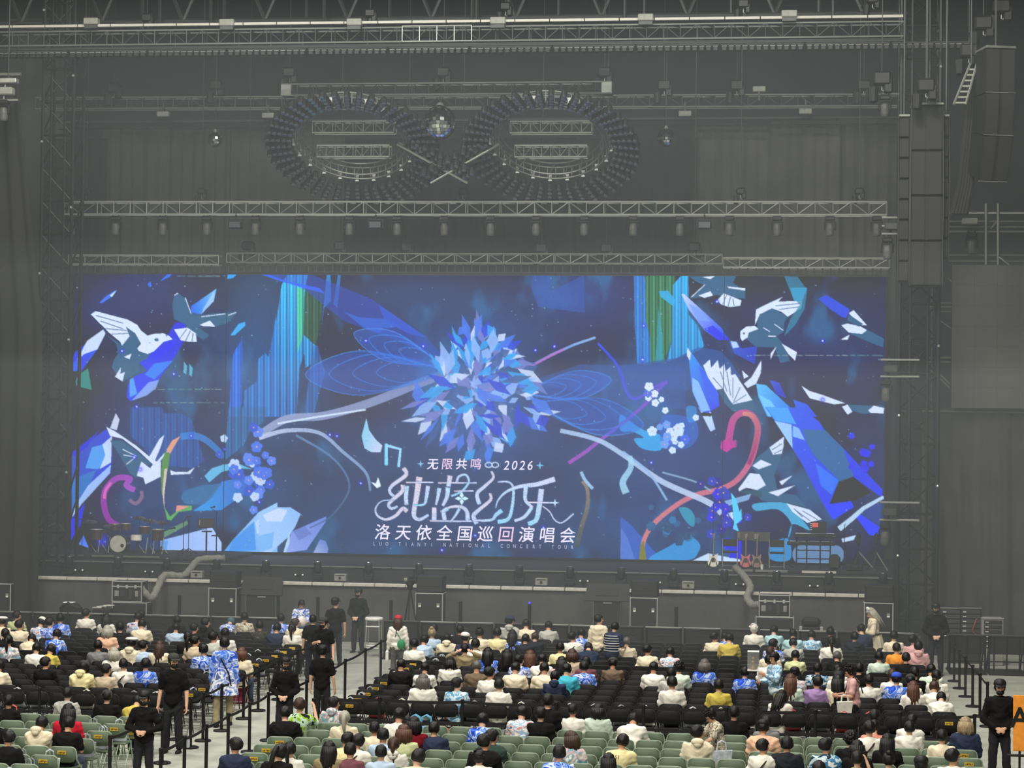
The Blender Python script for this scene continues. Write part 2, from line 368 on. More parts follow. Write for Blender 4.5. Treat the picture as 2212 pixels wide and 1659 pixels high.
def cap_meshes():
    d = MB(); prof = [(.096, .046), (.097, .075), (.086, .112), (.058, .136), (.012, .146)]
    d.lathe(prof, 20); me = d.mesh('cap_crown', True)
    for v in me.vertices: v.co.y *= 1.14; v.co.y -= .008
    b = MB(); n = 12; vs = []
    for k in range(n + 1):
        a = PI * k / n; vs += [(math.cos(a) * .078, .078 + math.sin(a) * .02, .056), (math.cos(a) * .074, .078 + math.sin(a) * .085, .044 - .01 * abs(math.cos(a)))]
    b.add(vs + [(x, y, z - .008) for x, y, z in vs], [(2 * k, 2 * k + 2, 2 * k + 3, 2 * k + 1) for k in range(n)] + [(2 * n + 2 + 2 * k, 2 * n + 2 + 2 * k + 1, 2 * n + 2 + 2 * k + 3, 2 * n + 2 + 2 * k + 2) for k in range(n)])
    return me, b.mesh('cap_brim')
CAPC, CAPB = cap_meshes()
BEAN = MB().lathe([(.092, -.035), (.096, .01), (.094, .06), (.075, .11), (.03, .135), (.005, .138)], 20).mesh('beanie', True); BERET = MB().lathe([(.085, .055), (.125, .08), (.128, .10), (.09, .125), (.01, .132)], 22).mesh('beret', True)
MASK = MB().ell((0, .050, -.060), (.063, .058, .043), 14, 9).mesh('face_mask', True); EYE = MB().ell((0, 0, 0), (.012, .006, .006), 8, 5).mesh('eye'); MOUTH = MB().ell((0, 0, 0), (.022, .006, .006), 8, 5).mesh('mouth'); BROW = MB().box((0, 0, 0), (.03, .006, .006)).mesh('eyebrow')
GLASS = MB().tube([(.03 + .022 * math.cos(a), .098, .014 + .017 * math.sin(a)) for a in np.linspace(0, 6.283, 11)], .003, 4).tube([(-.03 + .022 * math.cos(a), .098, .014 + .017 * math.sin(a)) for a in np.linspace(0, 6.283, 11)], .003, 4).cyl((-.01, .1, .016), (.01, .1, .016), .003, 4).cyl((.052, .095, .018), (.078, 0, .01), .003, 4).cyl((-.052, .095, .018), (-.078, 0, .01), .003, 4).mesh('glasses')
HOOD = MB().ell((0, 0, 0), (.105, .055, .062), 16, 9).ell((0, -.01, -.04), (.07, .04, .06), 12, 7).mesh('hood', True)
SKIN = [mat('skin_light', (214, 170, 142), .6, var=.06), mat('skin_tan', (196, 148, 118), .6, var=.06), mat('skin_warm', (182, 130, 100), .6, var=.06)]
HC_ = dict(k=mat('black_hair', (24, 22, 22), .5, var=.3, scale=30), b=mat('brown_hair', (62, 44, 36), .5, var=.3, scale=30), r=mat('reddish_hair', (84, 56, 44), .5, var=.3, scale=30), s=mat('silver_hair', (158, 154, 140), .5, var=.2, scale=30), y=mat('ash_blond_hair', (150, 130, 100), .5, var=.3, scale=30), g=mat('grey_hair', (90, 86, 82), .5, var=.3, scale=30), t=mat('teal_hair', (70, 96, 104), .5, var=.3, scale=30), w=mat('white_hair', (216, 212, 202), .5, var=.1, scale=30))
HCN = dict(k='black', b='brown', r='reddish-brown', s='silver', y='ash-blond', g='grey', t='teal', w='white')
HSN = dict(s=('short', 'short'), u=('buzz', 'cropped'), b=('bob', 'bobbed'), l=('long', 'long'), p=('tail', 'ponytailed'), n=('bun', 'bunned'), c=('cap', 'cap'), x=('bean', 'beanie'), z=('curly', 'curly'), t=('tuft', 'tousled'), e=('beret', 'beret'), v=('up', 'spiky'))
SHC = dict(w=((228, 224, 212), 'white T-shirt'), c=((224, 212, 184), 'cream T-shirt'), k=((27, 27, 28), 'black T-shirt'), g=((122, 122, 122), 'grey T-shirt'), lg=((178, 178, 170), 'light grey top'), lb=((172, 192, 212), 'light blue shirt'), n=((46, 54, 76), 'navy top'), y=((194, 176, 84), 'yellow T-shirt'),
           o=((238, 152, 58), 'orange T-shirt'), pk=((208, 164, 162), 'pink top'), pu=((152, 124, 170), 'lavender T-shirt'), gr=((194, 200, 152), 'pale green T-shirt'), mi=((194, 210, 194), 'mint top'), kh=((140, 126, 96), 'khaki jacket'), br=((108, 92, 76), 'brown T-shirt'), ma=((110, 70, 78), 'mauve top'), rd=((190, 36, 54), 'red top'),
           be=((192, 176, 150), 'beige top'), dg=((52, 70, 62), 'dark green top'), tq=((70, 172, 192), 'turquoise top'), cy=((168, 208, 210), 'pale cyan top'), ol=((152, 154, 112), 'olive T-shirt'), sa=((216, 142, 122), 'salmon T-shirt'), pe=((230, 184, 154), 'peach top'), mr=((112, 24, 36), 'maroon T-shirt'), bs=((40, 42, 48), 'dark suit jacket'), yc=((228, 216, 164), 'pale yellow T-shirt'))
for k_, (c_, n_) in SHC.items(): mat('cloth_' + k_, c_, .9, var=.07, scale=5, bump=.15, spec=.1)
print_mat('cloth_b1', [(38, 70, 176), (58, 100, 214), (186, 200, 234), (74, 118, 220), (130, 160, 226)], 3.8, 0); print_mat('cloth_b2', [(42, 78, 190), (204, 214, 240), (80, 124, 214), (160, 180, 228), (50, 90, 205)], 4.4, 3.1); print_mat('cloth_b3', [(210, 218, 240), (60, 96, 200), (150, 170, 220), (236, 238, 246), (96, 110, 160)], 4.4, 6.4)
print_mat('cloth_p1', [(214, 160, 160), (236, 230, 230), (150, 180, 206), (240, 206, 196), (86, 100, 140)], 4.8, 1.4); print_mat('cloth_p2', [(226, 220, 216), (204, 170, 176), (120, 176, 190), (236, 232, 226), (160, 140, 160)], 4.2, 2.2); print_mat('cloth_lp', [(96, 150, 190), (200, 220, 232), (130, 176, 206), (226, 236, 240)], 4.6, 4); print_mat('cloth_tp', [(228, 230, 230), (60, 120, 160), (190, 206, 214), (36, 60, 84)], 3.2, 5)
print_mat('cloth_dk', [(40, 40, 40), (70, 66, 58), (30, 30, 32), (96, 90, 80)], 9, 1); print_mat('cloth_fl', [(224, 216, 196), (110, 100, 80), (214, 206, 186), (150, 140, 116)], 11, 2); print_mat('cloth_gp', [(30, 34, 28), (150, 190, 60), (190, 220, 190), (24, 26, 24)], 3.4, 2)
SHC.update(b1=(0, 'blue swirl-print coat'), b2=(0, 'blue-white print shirt'), b3=(0, 'white-blue print shirt'), p1=(0, 'pink-white print shirt'), p2=(0, 'pastel print top'), lp=(0, 'light-blue print shirt'), tp=(0, 'white-teal print shirt'), dk=(0, 'dark camouflage top'), fl=(0, 'beige leaf-print shirt'), gp=(0, 'green-black print top'))
TRO = [mat('dark_trousers', (32, 33, 38), .9), mat('denim_trousers', (58, 68, 88), .9), mat('khaki_trousers', (150, 140, 108), .9), mat('grey_trousers', (86, 86, 84), .9)]; SHOE = [mat('black_shoes', (24, 24, 25), .6), mat('white_shoes', (214, 214, 208), .6)]
SP = [person_meshes(True, .10, 0, .05, 0, arms='lap', name='sit0', seed=1), person_meshes(True, .16, 0, .55, 0, arms='phone', name='sit1', seed=2), person_meshes(True, .10, 0, .10, 1.0, arms='lap', name='sit2', seed=3), person_meshes(True, .10, 0, .10, -1.0, arms='lap', name='sit3', seed=4),
      person_meshes(True, .30, 0, .60, .2, arms='phone', name='sit4', seed=5), person_meshes(True, .62, 0, .9, 0, arms='phone', name='sit5', seed=6), person_meshes(True, .14, .10, .35, .25, roll=.22, arms='lap', name='sit6', seed=7), person_meshes(True, .08, 0, .0, .15, arms=('lap', 'up'), name='sit7', seed=8), person_meshes(True, .08, 0, .1, 0, arms='head', name='sit8', seed=9), person_meshes(True, .12, -.05, .30, 0, arms='lap', name='sit9', fat=1.14, seed=10)]
mk = lambda **k: person_meshes(False, vox=.010, **k)
GCL = mk(lean=.02, arms='clasp', name='clasp', seed=2); GST = mk(lean=.02, arms='steeple', name='steeple', hp=.05, seed=1); GCS = mk(lean=.02, hy=-.5, arms='clasp', name='claspturn', seed=4)
SDN = mk(lean=.02, arms='down', name='down', seed=3); SDNT = mk(lean=.03, hy=.9, arms='down', name='downturn', seed=6); SHPF = mk(lean=.14, hp=.5, arms='hold', name='holdbig', seed=5, fat=1.16); SHP = mk(lean=.1, hp=.5, arms='hold', name='hold', seed=5); SWK = mk(lean=.05, arms='down', legs='walk', name='walk', seed=7); SRE = mk(lean=.22, hp=.7, arms='reach', name='reach', seed=8); STR = mk(lean=.04, hy=-.15, hp=.2, arms=('tray', 'hold'), name='tray', seed=9); SUP = mk(lean=.03, hy=.3, arms=('down', 'phone'), name='handup', seed=10); SWD = mk(lean=.02, hy=-.6, arms='down', name='wide', seed=11)
# ================================================================== the hall
def floor_mat():
    m = mat('polished_concrete', (158, 160, 149), 0.55, var=0.14, scale=1.6, bump=0.03); return m
struct('floor', MB().box((-8, 35, -0.1), (70, 100, 0.2)), floor_mat(), label='grey concrete hall floor with worn lighter patches')
WALLM = mat('dark_hall_wall', (52, 56, 58), 0.9, var=0.1, scale=0.2)
struct('wall_back', MB().box((-8, 84.2, 15), (70, 0.4, 30)), WALLM, label='dark wall far behind the stage')
struct('wall_left', MB().box((-43.2, 35, 15), (0.4, 100, 30)), WALLM, label='dark side wall of the hall')
struct('wall_right', MB().box((27.2, 35, 15), (0.4, 100, 30)), WALLM, label='dark side wall of the hall')
struct('wall_front', MB().box((-8, -15.2, 15), (70, 0.4, 30)), mat('pale_stand_wall', (200, 198, 190), .9), label='pale wall at the back of the hall behind the viewer')
struct('ceiling', MB().box((-8, 35, 30.1), (70, 100, 0.2)), WALLM, label='dark hall ceiling')

# stage: low front apron, higher main deck
DECK = mat('matt_black_deck', (34, 35, 36), 0.75, var=0.2, scale=1.5)
LIP_X0, LIP_X1 = -22.6, 3.0
stage = struct('stage', MB().box((-9.8, 60.85, 0.85), (25.6, 1.5, 1.7)), DECK, label='black stage front apron')
deck = struct('stage_deck', MB().box((-9.65, 64.2, 1.05), (26.7, 5.2, 2.1)), DECK, label='black main stage deck under the screen')
fas = obj('fascia_cloth', drape_mesh(LIP_X0, LIP_X1, 0.02, 1.60, 0.022, 0.5, 5, nz=10), CURT3, stage, loc=(0, 60.02, 0))
k = 0; x = LIP_X0
while x < LIP_X1 - 0.2:
    w = min(0.93, LIP_X1 - x)
    obj('edge_plate', MB().bbox((0, 0, 0), (w - 0.02, 0.16, 0.10), 0.015), TAPE, stage, loc=(x + w / 2, 60.02, 1.67)); x += 0.93
x = -22.4
while x < 2.0:
    block('edge_strip', (x + 0.93, 61.58, 2.075), (1.84, 0.05, 0.035), ALUD, deck); x += 1.86
# low risers left and right for the band
DR = struct('drum_riser', MB().bbox((0, 0, 0.06), (7.4, 3.0, 0.12), 0.02), DECK, label='low black riser under the drum kit')
DR.location = (-20.2, 64.0, 2.1)
for px0, px1 in ((105, 180), (195, 245), (262, 345)):
    p = at((px0 + px1) / 2, 1203, 62.4); block('riser_edge', (p.x + 20.2, -1.52, 0.09), ((px1 - px0) / 72.0, 0.03, 0.05), ALUD, DR)
KR = struct('keyboard_riser', MB().bbox((0, 0, 0.05), (4.8, 2.4, 0.10), 0.02), DECK, label='low black riser under the keyboards')
KR.location = (0.9, 63.6, 2.1)
for dx, w in ((-1.9, 1.0), (-0.85, 0.95), (0.55, 1.0)):
    block('riser_edge', (dx, -1.22, 0.06), (w, 0.03, 0.07), ALUD if dx < 0 else TAPE, KR)

# backdrop drapes behind the screen, hung in separate widths
BD = [(92, 232, 300, CURT, 0.05), (222, 500, 275, CURT2, 0.09), (500, 745, 275, CURT2, 0.03), (745, 1245, 300, CURT, 0.03),
      (1245, 1505, 300, CURT, 0.04), (1500, 1672, 268, CURT3, 0.05), (1668, 1815, 262, CURT3, 0.05), (1810, 1945, 258, CURT3, 0.06)]
BDL = ['narrow black backdrop drape beside the left truss tower', 'deeply folded charcoal backdrop drape above the screen, left side',
       'flat charcoal backdrop drape right of the deeply folded one', 'black backdrop drape behind the infinity-shaped light rings',
       'black backdrop drape right of the light rings', 'grey backdrop drape, leftmost of the pale right-hand group',
       'grey backdrop drape, middle of the pale right-hand group', 'grey backdrop drape nearest the right truss tower']
for i, (a, b, top, m, amp) in enumerate(BD):
    p0 = at(a, top, 70.0 + 0.25 * (i % 2)); p1 = at(b, top, 70.0 + 0.25 * (i % 2))
    d = tag(obj('backdrop_drape', drape_mesh(p0.x, p1.x, 2.1, p0.z, amp * 1.7, 0.42, 20 + i, nz=18), m, loc=(0, p0.y, 0)), BDL[i], 'drape', 'drapes behind the stage')
# floor of the back stage: solid block so that nothing hangs in the air behind the screen
struct('stage_rear_deck', MB().box((-8.3, 70.5, 1.05), (36, 7.4, 2.1)), DECK, label='black rear stage deck behind the screen')
# left: long black side drape; right: wing drape, side screen
p = at(-60, 165, 58.6); q = at(100, 165, 58.6)
me = drape_mesh(p.x, q.x, 0.02, p.z, 0.10, 0.55, 41, nz=16)
for v in me.vertices:                                     # the free edge hangs slantwise, drawn in at the top
    t = (p.z - v.co.z) / p.z; u = (v.co.x - p.x) / (q.x - p.x); v.co.x = p.x + (q.x - p.x) * u * (0.62 + 0.38 * min(1, t * 2.2))
tag(obj('side_drape', me, CURT, loc=(0, 58.6, 0)), 'tall black side drape at the far left edge of the stage', 'drape')
bar('hanging_pipe', (p.x, 0, p.z + .05), (p.x + (q.x - p.x) * .66, 0, p.z + .05), 0.05, ALUD, bpy.data.objects['side_drape'])
# sloping grey wall strip beside it
p0 = at(52, 240, 74); p1 = at(98, 1230, 74)
tag(obj('wing_curtain', drape_mesh(p0.x - .6, p1.x + .4, 0.02, at(60, 40, 74).z, 0.05, 0.7, 43), CURT3, loc=(0, 74, 0)), 'pale grey curtain strip behind the left side drape', 'drape')
c0 = at(1992, 890, 63.0); c1 = at(2290, 890, 63.0)
wd = tag(obj('wing_drape', drape_mesh(c0.x, c1.x, 0.02, c0.z, 0.07, 0.6, 47, nx=130, nz=26, fan=0.13), CURT2, loc=(0, 63.0, 0)), 'charcoal drape gathered at its top left under the blank side screen', 'drape')
bar('drape_rail', (c0.x, 0, c0.z + .03), (c1.x, 0, c0.z + .03), 0.04, ALUD, wd)
s0 = at(2057, 572, 62.6); s1 = at(2300, 884, 62.6)
ss = thing('side_screen', 'blank dark grey side screen above the right wing drape', 'screen', ((s0.x + s1.x) / 2, 62.6, s1.z))
sw, sh = s1.x - s0.x, s0.z - s1.z
obj('housing', MB().bbox((0, 0.12, sh / 2), (sw, 0.2, sh), 0.02), BLACKM, ss)
SCRG = mat('switched_off_led_face', (84, 84, 80), 0.6, var=0.03)
ncol, nrow = 5, 7
for i in range(ncol):
    for j in range(nrow):
        block('led_panel', (-sw / 2 + sw * (i + .5) / ncol, 0.01, sh * (j + .5) / nrow), (sw / ncol - 0.004, 0.03, sh / nrow - 0.004), SCRG, ss)

# ------------------------------------------------------------------ haze in the stage half of the hall
def haze(z0, z1, dens, label):
    hz = obj('haze', MB().box((-8, 63.5, (z0 + z1) / 2), (60, 31, z1 - z0)), None)
    hm = bpy.data.materials.new('stage_haze'); hm.use_nodes = True; nt = hm.node_tree; nt.nodes.clear()
    out = nt.nodes.new('ShaderNodeOutputMaterial'); vsn = nt.nodes.new('ShaderNodeVolumeScatter')
    vsn.inputs['Color'].default_value = (0.88, 0.98, 1.0, 1); vsn.inputs['Density'].default_value = dens; vsn.inputs['Anisotropy'].default_value = 0.0
    nt.links.new(vsn.outputs[0], out.inputs['Volume']); hm.cycles.homogeneous_volume = True
    hz.data.materials.append(hm); tag(hz, label, 'haze', kind='stuff')
for z0, z1, dn, l in ((0.06, 8.0, .0150, 'grey stage haze lying low around the stage'), (8.01, 10.8, .0108, 'thin grey haze along the top of the screen'), (10.81, 17.0, .0071, 'thinnest grey haze around the lighting rig')): haze(z0, z1, dn, l)
# ================================================================== the LED wall and its picture
NX, NY = 1150, 400
_a = np.zeros((NY, NX, 3)); _rs = np.random.RandomState(5)
_uu, _vv = np.meshgrid((np.arange(NX) + .5) / NX, (np.arange(NY) + .5) / NY)
SX0, SX1, SZ0, SZ1, SCY = -22.74, 3.52, 2.2, 11.18, 66.0          # the screen's real edges
_wx, _wz = SX0 + _uu * (SX1 - SX0), SZ1 - _vv * (SZ1 - SZ0) - HC
_dep = _wx * _f.x + SCY * _f.y + _wz * _f.z
PXX = W / 2 + F * (_wx * _r.x + SCY * _r.y + _wz * _r.z) / _dep; PYY = H / 2 - F * (_wx * _u.x + SCY * _u.y + _wz * _u.z) / _dep
def uv(px, py):
    p = at(px, py, SCY); return (p.x - SX0) / (SX1 - SX0), (SZ1 - p.z) / (SZ1 - SZ0)
def T(ox, oy, k): return lambda pts: [(ox + x / k, oy + y / k) for x, y in pts]
T1, T2, T3, T4, T5 = T(150, 580, 4.916), T(150, 880, 4.88), T(560, 580, 4.916), T(1340, 580, 3.814), T(1340, 880, 3.814)
T6, T7, T8 = T(560, 880, 4.879), T(1000, 580, 3.95), T(780, 960, 4.424)
def smooth(pts, n=6, closed=False):
    P = [np.array(p, float) for p in pts]; out = []; N = len(P)
    for i in range(N if closed else N - 1):
        p0, p1, p2, p3 = (P[(i - 1) % N], P[i], P[(i + 1) % N], P[(i + 2) % N]) if closed else (P[max(i - 1, 0)], P[i], P[i + 1], P[min(i + 2, N - 1)])
        for t in np.arange(n) / n:
            out.append(0.5 * ((2 * p1) + (p2 - p0) * t + (2 * p0 - 5 * p1 + 4 * p2 - p3) * t * t + (3 * p1 - p0 - 3 * p2 + p3) * t ** 3))
    if not closed: out.append(P[-1])
    return [tuple(p) for p in out]
def glow(px, py, rx, ry, c, a=1.0, p=1.0):
    g = np.exp(-(((PXX - px) / rx) ** 2 + ((PYY - py) / ry) ** 2) * 1.2) ** p * a
    _a[:] = _a * (1 - g[..., None]) + np.array(c) * g[..., None]
def poly(pts, c, a=1.0, c2=None, d=None, stripe=0.0, edge=None, sm=False, noise=0.0):
    if sm: pts = smooth(pts, 6, True)
    q = np.array([uv(*p) for p in pts]); q[:, 0] *= NX; q[:, 1] *= NY
    i0, i1 = max(0, int(q[:, 0].min()) - 1), min(NX, int(q[:, 0].max()) + 2); j0, j1 = max(0, int(q[:, 1].min()) - 1), min(NY, int(q[:, 1].max()) + 2)
    if i1 <= i0 or j1 <= j0: return
    acc = np.zeros((j1 - j0, i1 - i0))
    for sx in (.25, .75):
        for sy in (.25, .75):
            X, Y = np.meshgrid(np.arange(i0, i1) + sx, np.arange(j0, j1) + sy); ins = np.zeros(X.shape, bool)
            for k in range(len(q)):
                x1, y1 = q[k]; x2, y2 = q[(k + 1) % len(q)]
                if y1 == y2: continue
                ins ^= ((y1 > Y) != (y2 > Y)) & (X < (x2 - x1) * (Y - y1) / (y2 - y1) + x1)
            acc += ins * 0.25
    col = np.ones(acc.shape + (3,)) * np.array(c, float); sub = (slice(j0, j1), slice(i0, i1))
    if c2 is not None:
        (ax, ay), (bx, by) = d if d else (pts[0], pts[len(pts) // 2])
        t = ((PXX[sub] - ax) * (bx - ax) + (PYY[sub] - ay) * (by - ay)) / ((bx - ax) ** 2 + (by - ay) ** 2); t = np.clip(t, 0, 1)[..., None]
        col = col * (1 - t) + np.array(c2, float) * t
    if stripe:
        xs = PXX[sub]; s = (np.sin(xs * 0.9) + 0.7 * np.sin(xs * 0.37 + 1) + 0.5 * np.sin(xs * 1.9 + 2)) * stripe; col = col * (1 + s[..., None])
    if noise: col = col * (1 + noise * (_rs.rand(*acc.shape) - .5)[..., None])
    m = (acc * a)[..., None]; _a[sub] = _a[sub] * (1 - m) + np.clip(col, 0, 255) * m
    if edge: stroke(list(pts) + [pts[0]], edge[0], edge[1], a)
def stroke(pts, w, c, a=1.0, w2=None, c2=None, sm=False, taper=False):
    if sm: pts = smooth(pts, 8)
    P = np.array(pts, float); N = len(P); L = []; R_ = []
    for k in range(N):
        t = P[min(k + 1, N - 1)] - P[max(k - 1, 0)]; n = np.array([-t[1], t[0]]) / (np.hypot(*t) + 1e-9); s = k / max(1, N - 1)
        ww = (w if w2 is None else w + (w2 - w) * s) / 2
        if taper: ww *= math.sin(PI * min(max(s, .04), .96)) ** 0.6
        L.append(P[k] + n * ww); R_.append(P[k] - n * ww)
    for k in range(N - 1):
        s = k / max(1, N - 1); cc = c if c2 is None else tuple(c[i] * (1 - s) + c2[i] * s for i in range(3))
        ext = (P[k + 1] - P[k]) * 0.04
        poly([L[k], L[k + 1] + ext, R_[k + 1] + ext, R_[k]], cc, a)
_a[:] = (60, 65, 69)
for g in [(300, 660, 190, 110, (80, 76, 122), .8), (560, 790, 110, 330, (66, 100, 150), .8), (880, 640, 240, 80, (78, 90, 140), .7), (330, 1000, 200, 200, (66, 84, 138), .75),
          (1060, 930, 420, 170, (70, 84, 136), .75), (1690, 760, 260, 150, (76, 76, 118), .8), (760, 1090, 260, 110, (76, 84, 122), .9), (1130, 1130, 430, 100, (80, 88, 132), .9),
          (1450, 880, 150, 230, (62, 92, 150), .75), (1250, 640, 160, 90, (72, 88, 160), .7), (1500, 1080, 240, 140, (72, 84, 132), .8), (1800, 1050, 170, 150, (70, 78, 120), .7), (960, 760, 300, 120, (66, 80, 130), .5)]: glow(*g)
def fbm(sx, sy, seed):
    r2 = np.random.RandomState(seed); out = np.zeros((NY, NX))
    for o_ in range(4):
        gx, gy = int(sx * 2 ** o_) + 2, int(sy * 2 ** o_) + 2; g = r2.rand(gy, gx); X = np.linspace(0, gx - 1.001, NX); Y = np.linspace(0, gy - 1.001, NY)
        xi, yi = X.astype(int), Y.astype(int); fx, fy = (X - xi)[None], (Y - yi)[:, None]; fx, fy = fx * fx * (3 - 2 * fx), fy * fy * (3 - 2 * fy)
        out += (g[yi][:, xi] * (1 - fx) * (1 - fy) + g[yi][:, xi + 1] * fx * (1 - fy) + g[yi + 1][:, xi] * (1 - fx) * fy + g[yi + 1][:, xi + 1] * fx * fy) * .5 ** o_
    return out / 1.875
_n1, _n2 = fbm(9, 4, 1), fbm(26, 5, 2)
_m = np.clip((_n1 - .42) * 4, 0, 1)[..., None] * .34; _a[:] = _a * (1 - _m) + np.array((72, 92, 150)) * _m
_m = np.clip((_n2 - .58) * 6, 0, 1)[..., None] * .4; _a[:] = _a * (1 - _m) + np.array((70, 132, 196)) * _m
_m = (np.clip((PYY - 930) / 200, 0, 1) * np.clip((_n1 - .35) * 3, 0, 1))[..., None] * .45; _a[:] = _a * (1 - _m) + np.array((88, 96, 138)) * _m
# pillars of light and hanging crystal ice
poly(T3([(0, 960), (60, 900), (100, 950), (180, 600), (240, 180), (300, 60), (520, 60), (490, 220), (480, 340), (470, 700), (600, 820), (580, 1000), (490, 1060), (480, 900), (430, 1060), (400, 1573), (0, 1573)]), (48, 166, 236), .95, (60, 112, 184), T3([(300, 100), (200, 1500)]), .18)
poly(T3([(400, 200), (480, 230), (470, 700), (410, 900)]), (96, 176, 150), .85, stripe=.14)
poly(T3([(490, 220), (690, 240), (640, 660), (600, 820), (470, 700)]), (84, 100, 92), .85, stripe=.12)
poly(T3([(720, 60), (760, 60), (765, 350), (690, 420), (660, 640), (700, 250)]), (66, 130, 205), .9); poly(T3([(840, 60), (870, 60), (830, 420), (790, 380)]), (78, 125, 205), .8)
poly(T3([(570, 820), (620, 820), (700, 1100), (575, 1573), (480, 1573), (500, 1400)]), (64, 108, 180), .75, stripe=.1)
poly(T1([(1840, 740), (1835, 1440), (1800, 1573), (1700, 1573), (1720, 1100), (1745, 900)]), (54, 112, 214), .95, stripe=.12)
poly(T1([(2200, 480), (2212, 1573), (1850, 1573), (1860, 1300), (1990, 1200), (2010, 970), (2080, 900), (2120, 940)]), (60, 118, 195), .9, stripe=.14)
poly(T2([(640, 0), (970, 0), (1000, 60), (1170, 60), (1280, 120), (1360, 360), (1420, 560), (1300, 640), (900, 600), (780, 420), (640, 300)]), (66, 98, 168), .8, stripe=.08)
poly(T2([(1680, 0), (2100, 0), (2050, 150), (1900, 260), (1840, 400), (1640, 560)]), (62, 110, 170), .8, stripe=.1)
poly(T1([(60, 1160), (200, 1060), (240, 1290), (80, 1250)]), (66, 150, 150), .8)
poly(T4([(110, 60), (200, 60), (210, 440), (250, 580), (250, 790), (140, 790), (115, 450)]), (62, 124, 205), .9, stripe=.1)
poly(T4([(205, 60), (450, 60), (430, 560), (360, 780), (250, 780), (240, 560), (210, 440)]), (84, 120, 104), .95, stripe=.15)
poly(T4([(430, 140), (500, 60), (560, 60), (560, 380), (640, 480), (690, 640), (640, 680), (380, 770), (420, 600)]), (46, 158, 232), .95, (60, 140, 205), T4([(500, 80), (480, 760)]), .13)
poly(T4([(315, 190), (390, 185), (450, 260), (440, 320), (330, 235)]), (58, 160, 225), .9); poly(T4([(310, 300), (345, 560), (350, 760), (285, 780), (300, 560)]), (70, 150, 190), .7)
poly(T7([(600, 60), (750, 60), (740, 200), (1030, 60), (1040, 380), (640, 330), (580, 160)]), (80, 98, 182), .55)
poly(T4([(0, 800), (450, 740), (640, 650), (830, 680), (900, 760), (1000, 900), (620, 860), (560, 1000), (0, 1000)]), (62, 98, 165), .7)
poly(T7([(1000, 820), (1896, 840), (1896, 1200), (1300, 1160), (1000, 1060), (700, 1000), (520, 980)]), (70, 98, 172), .5)
# long soft veils across the upper left
poly(T3([(0, 60), (540, 60), (1200, 330), (1800, 760), (2040, 1030), (1500, 780), (900, 560), (420, 180), (300, 150), (100, 90)]), (70, 88, 190), .55)
poly(T3([(0, 60), (100, 65), (300, 140), (640, 210), (700, 270), (400, 190), (200, 130)]), (78, 104, 235), .9)
poly(T3([(900, 460), (1060, 520), (1350, 540), (1500, 620), (1320, 640), (1280, 690), (1120, 640)]), (74, 104, 205), .85)
poly(T3([(1270, 390), (1500, 540), (1790, 740), (1600, 700), (1330, 560)]), (84, 96, 205), .8)
# scattered crystals
def crystal(t, pts, c, c2, facets=()):
    poly(t(pts), c, 1, c2)
    for f, fc in facets: poly(t(f), fc, .9)
crystal(T1, [(1120, 580), (1240, 560), (1200, 800), (1080, 1000), (870, 1280), (650, 1410), (610, 1370), (620, 1240), (690, 1150), (830, 1090), (740, 1000), (1000, 780)], (60, 76, 215), (52, 84, 236),
        [([(870, 960), (1130, 760), (1080, 840), (900, 970)], (60, 76, 240)), ([(640, 1180), (680, 1160), (720, 1330), (640, 1370)], (110, 160, 240)), ([(660, 1405), (840, 1210), (950, 1180), (920, 1270), (820, 1350)], (150, 160, 240)), ([(800, 1130), (900, 1010), (1100, 980), (900, 1180)], (70, 130, 240))])
crystal(T1, [(1290, 400), (1340, 370), (1560, 215), (1530, 350), (1390, 490), (1290, 470)], (70, 110, 225), (120, 170, 235), [([(1420, 430), (1540, 230), (1530, 350), (1400, 485)], (165, 185, 240))])
crystal(T1, [(45, 900), (130, 840), (360, 650), (385, 690), (300, 860), (130, 1090), (45, 1090)], (66, 84, 220), (90, 110, 235), [([(360, 650), (385, 690), (300, 860), (160, 910), (80, 980), (190, 770)], (214, 210, 246)), ([(45, 1000), (130, 940), (120, 1090), (45, 1090)], (84, 104, 236))])
for q, c in [([(315, 370), (400, 290), (500, 230), (440, 310), (350, 370)], (92, 116, 235)), ([(430, 290), (505, 232), (450, 310)], (200, 210, 250)), ([(1660, 120), (1690, 60), (1800, 50), (1740, 105)], (80, 150, 235)), ([(1710, 715), (1800, 590), (1870, 568), (1870, 610), (1760, 710)], (90, 160, 235)),
             ([(960, 140), (1050, 55), (1100, 50), (1060, 95)], (84, 110, 230)), ([(830, 170), (860, 140), (875, 185), (850, 205)], (70, 110, 225))]: poly(T1(q), c)
crystal(T2, [(30, 470), (390, 230), (440, 290), (450, 560), (430, 700), (110, 1000), (30, 1180)], (70, 96, 190), (60, 84, 215), [([(30, 480), (320, 240), (180, 420), (50, 520)], (58, 70, 215)), ([(490, 60), (530, 130), (500, 240), (430, 220)], (214, 206, 246)), ([(240, 420), (400, 380), (440, 560), (300, 650), (170, 640)], (104, 156, 238)), ([(350, 390), (450, 300), (440, 580), (320, 650), (380, 500)], (206, 204, 246)), ([(30, 760), (290, 650), (130, 980), (30, 1080)], (66, 120, 196)), ([(200, 820), (440, 600), (430, 690), (130, 1020), (30, 1160), (30, 1090)], (170, 184, 246)), ([(20, 1180), (170, 1000), (120, 1240), (20, 1400)], (64, 78, 226))])
crystal(T2, [(100, 1440), (150, 1340), (210, 1480)], (110, 130, 235), (90, 110, 225)); glow(*T2([(345, 1400)])[0], 12, 14, (60, 66, 220))
crystal(T2, [(960, 1510), (960, 1400), (1500, 1260), (1600, 1420), (1600, 1530), (960, 1530)], (150, 168, 240), (178, 186, 246), [([(960, 1500), (970, 1400), (1040, 1400), (1020, 1520)], (110, 150, 230))])
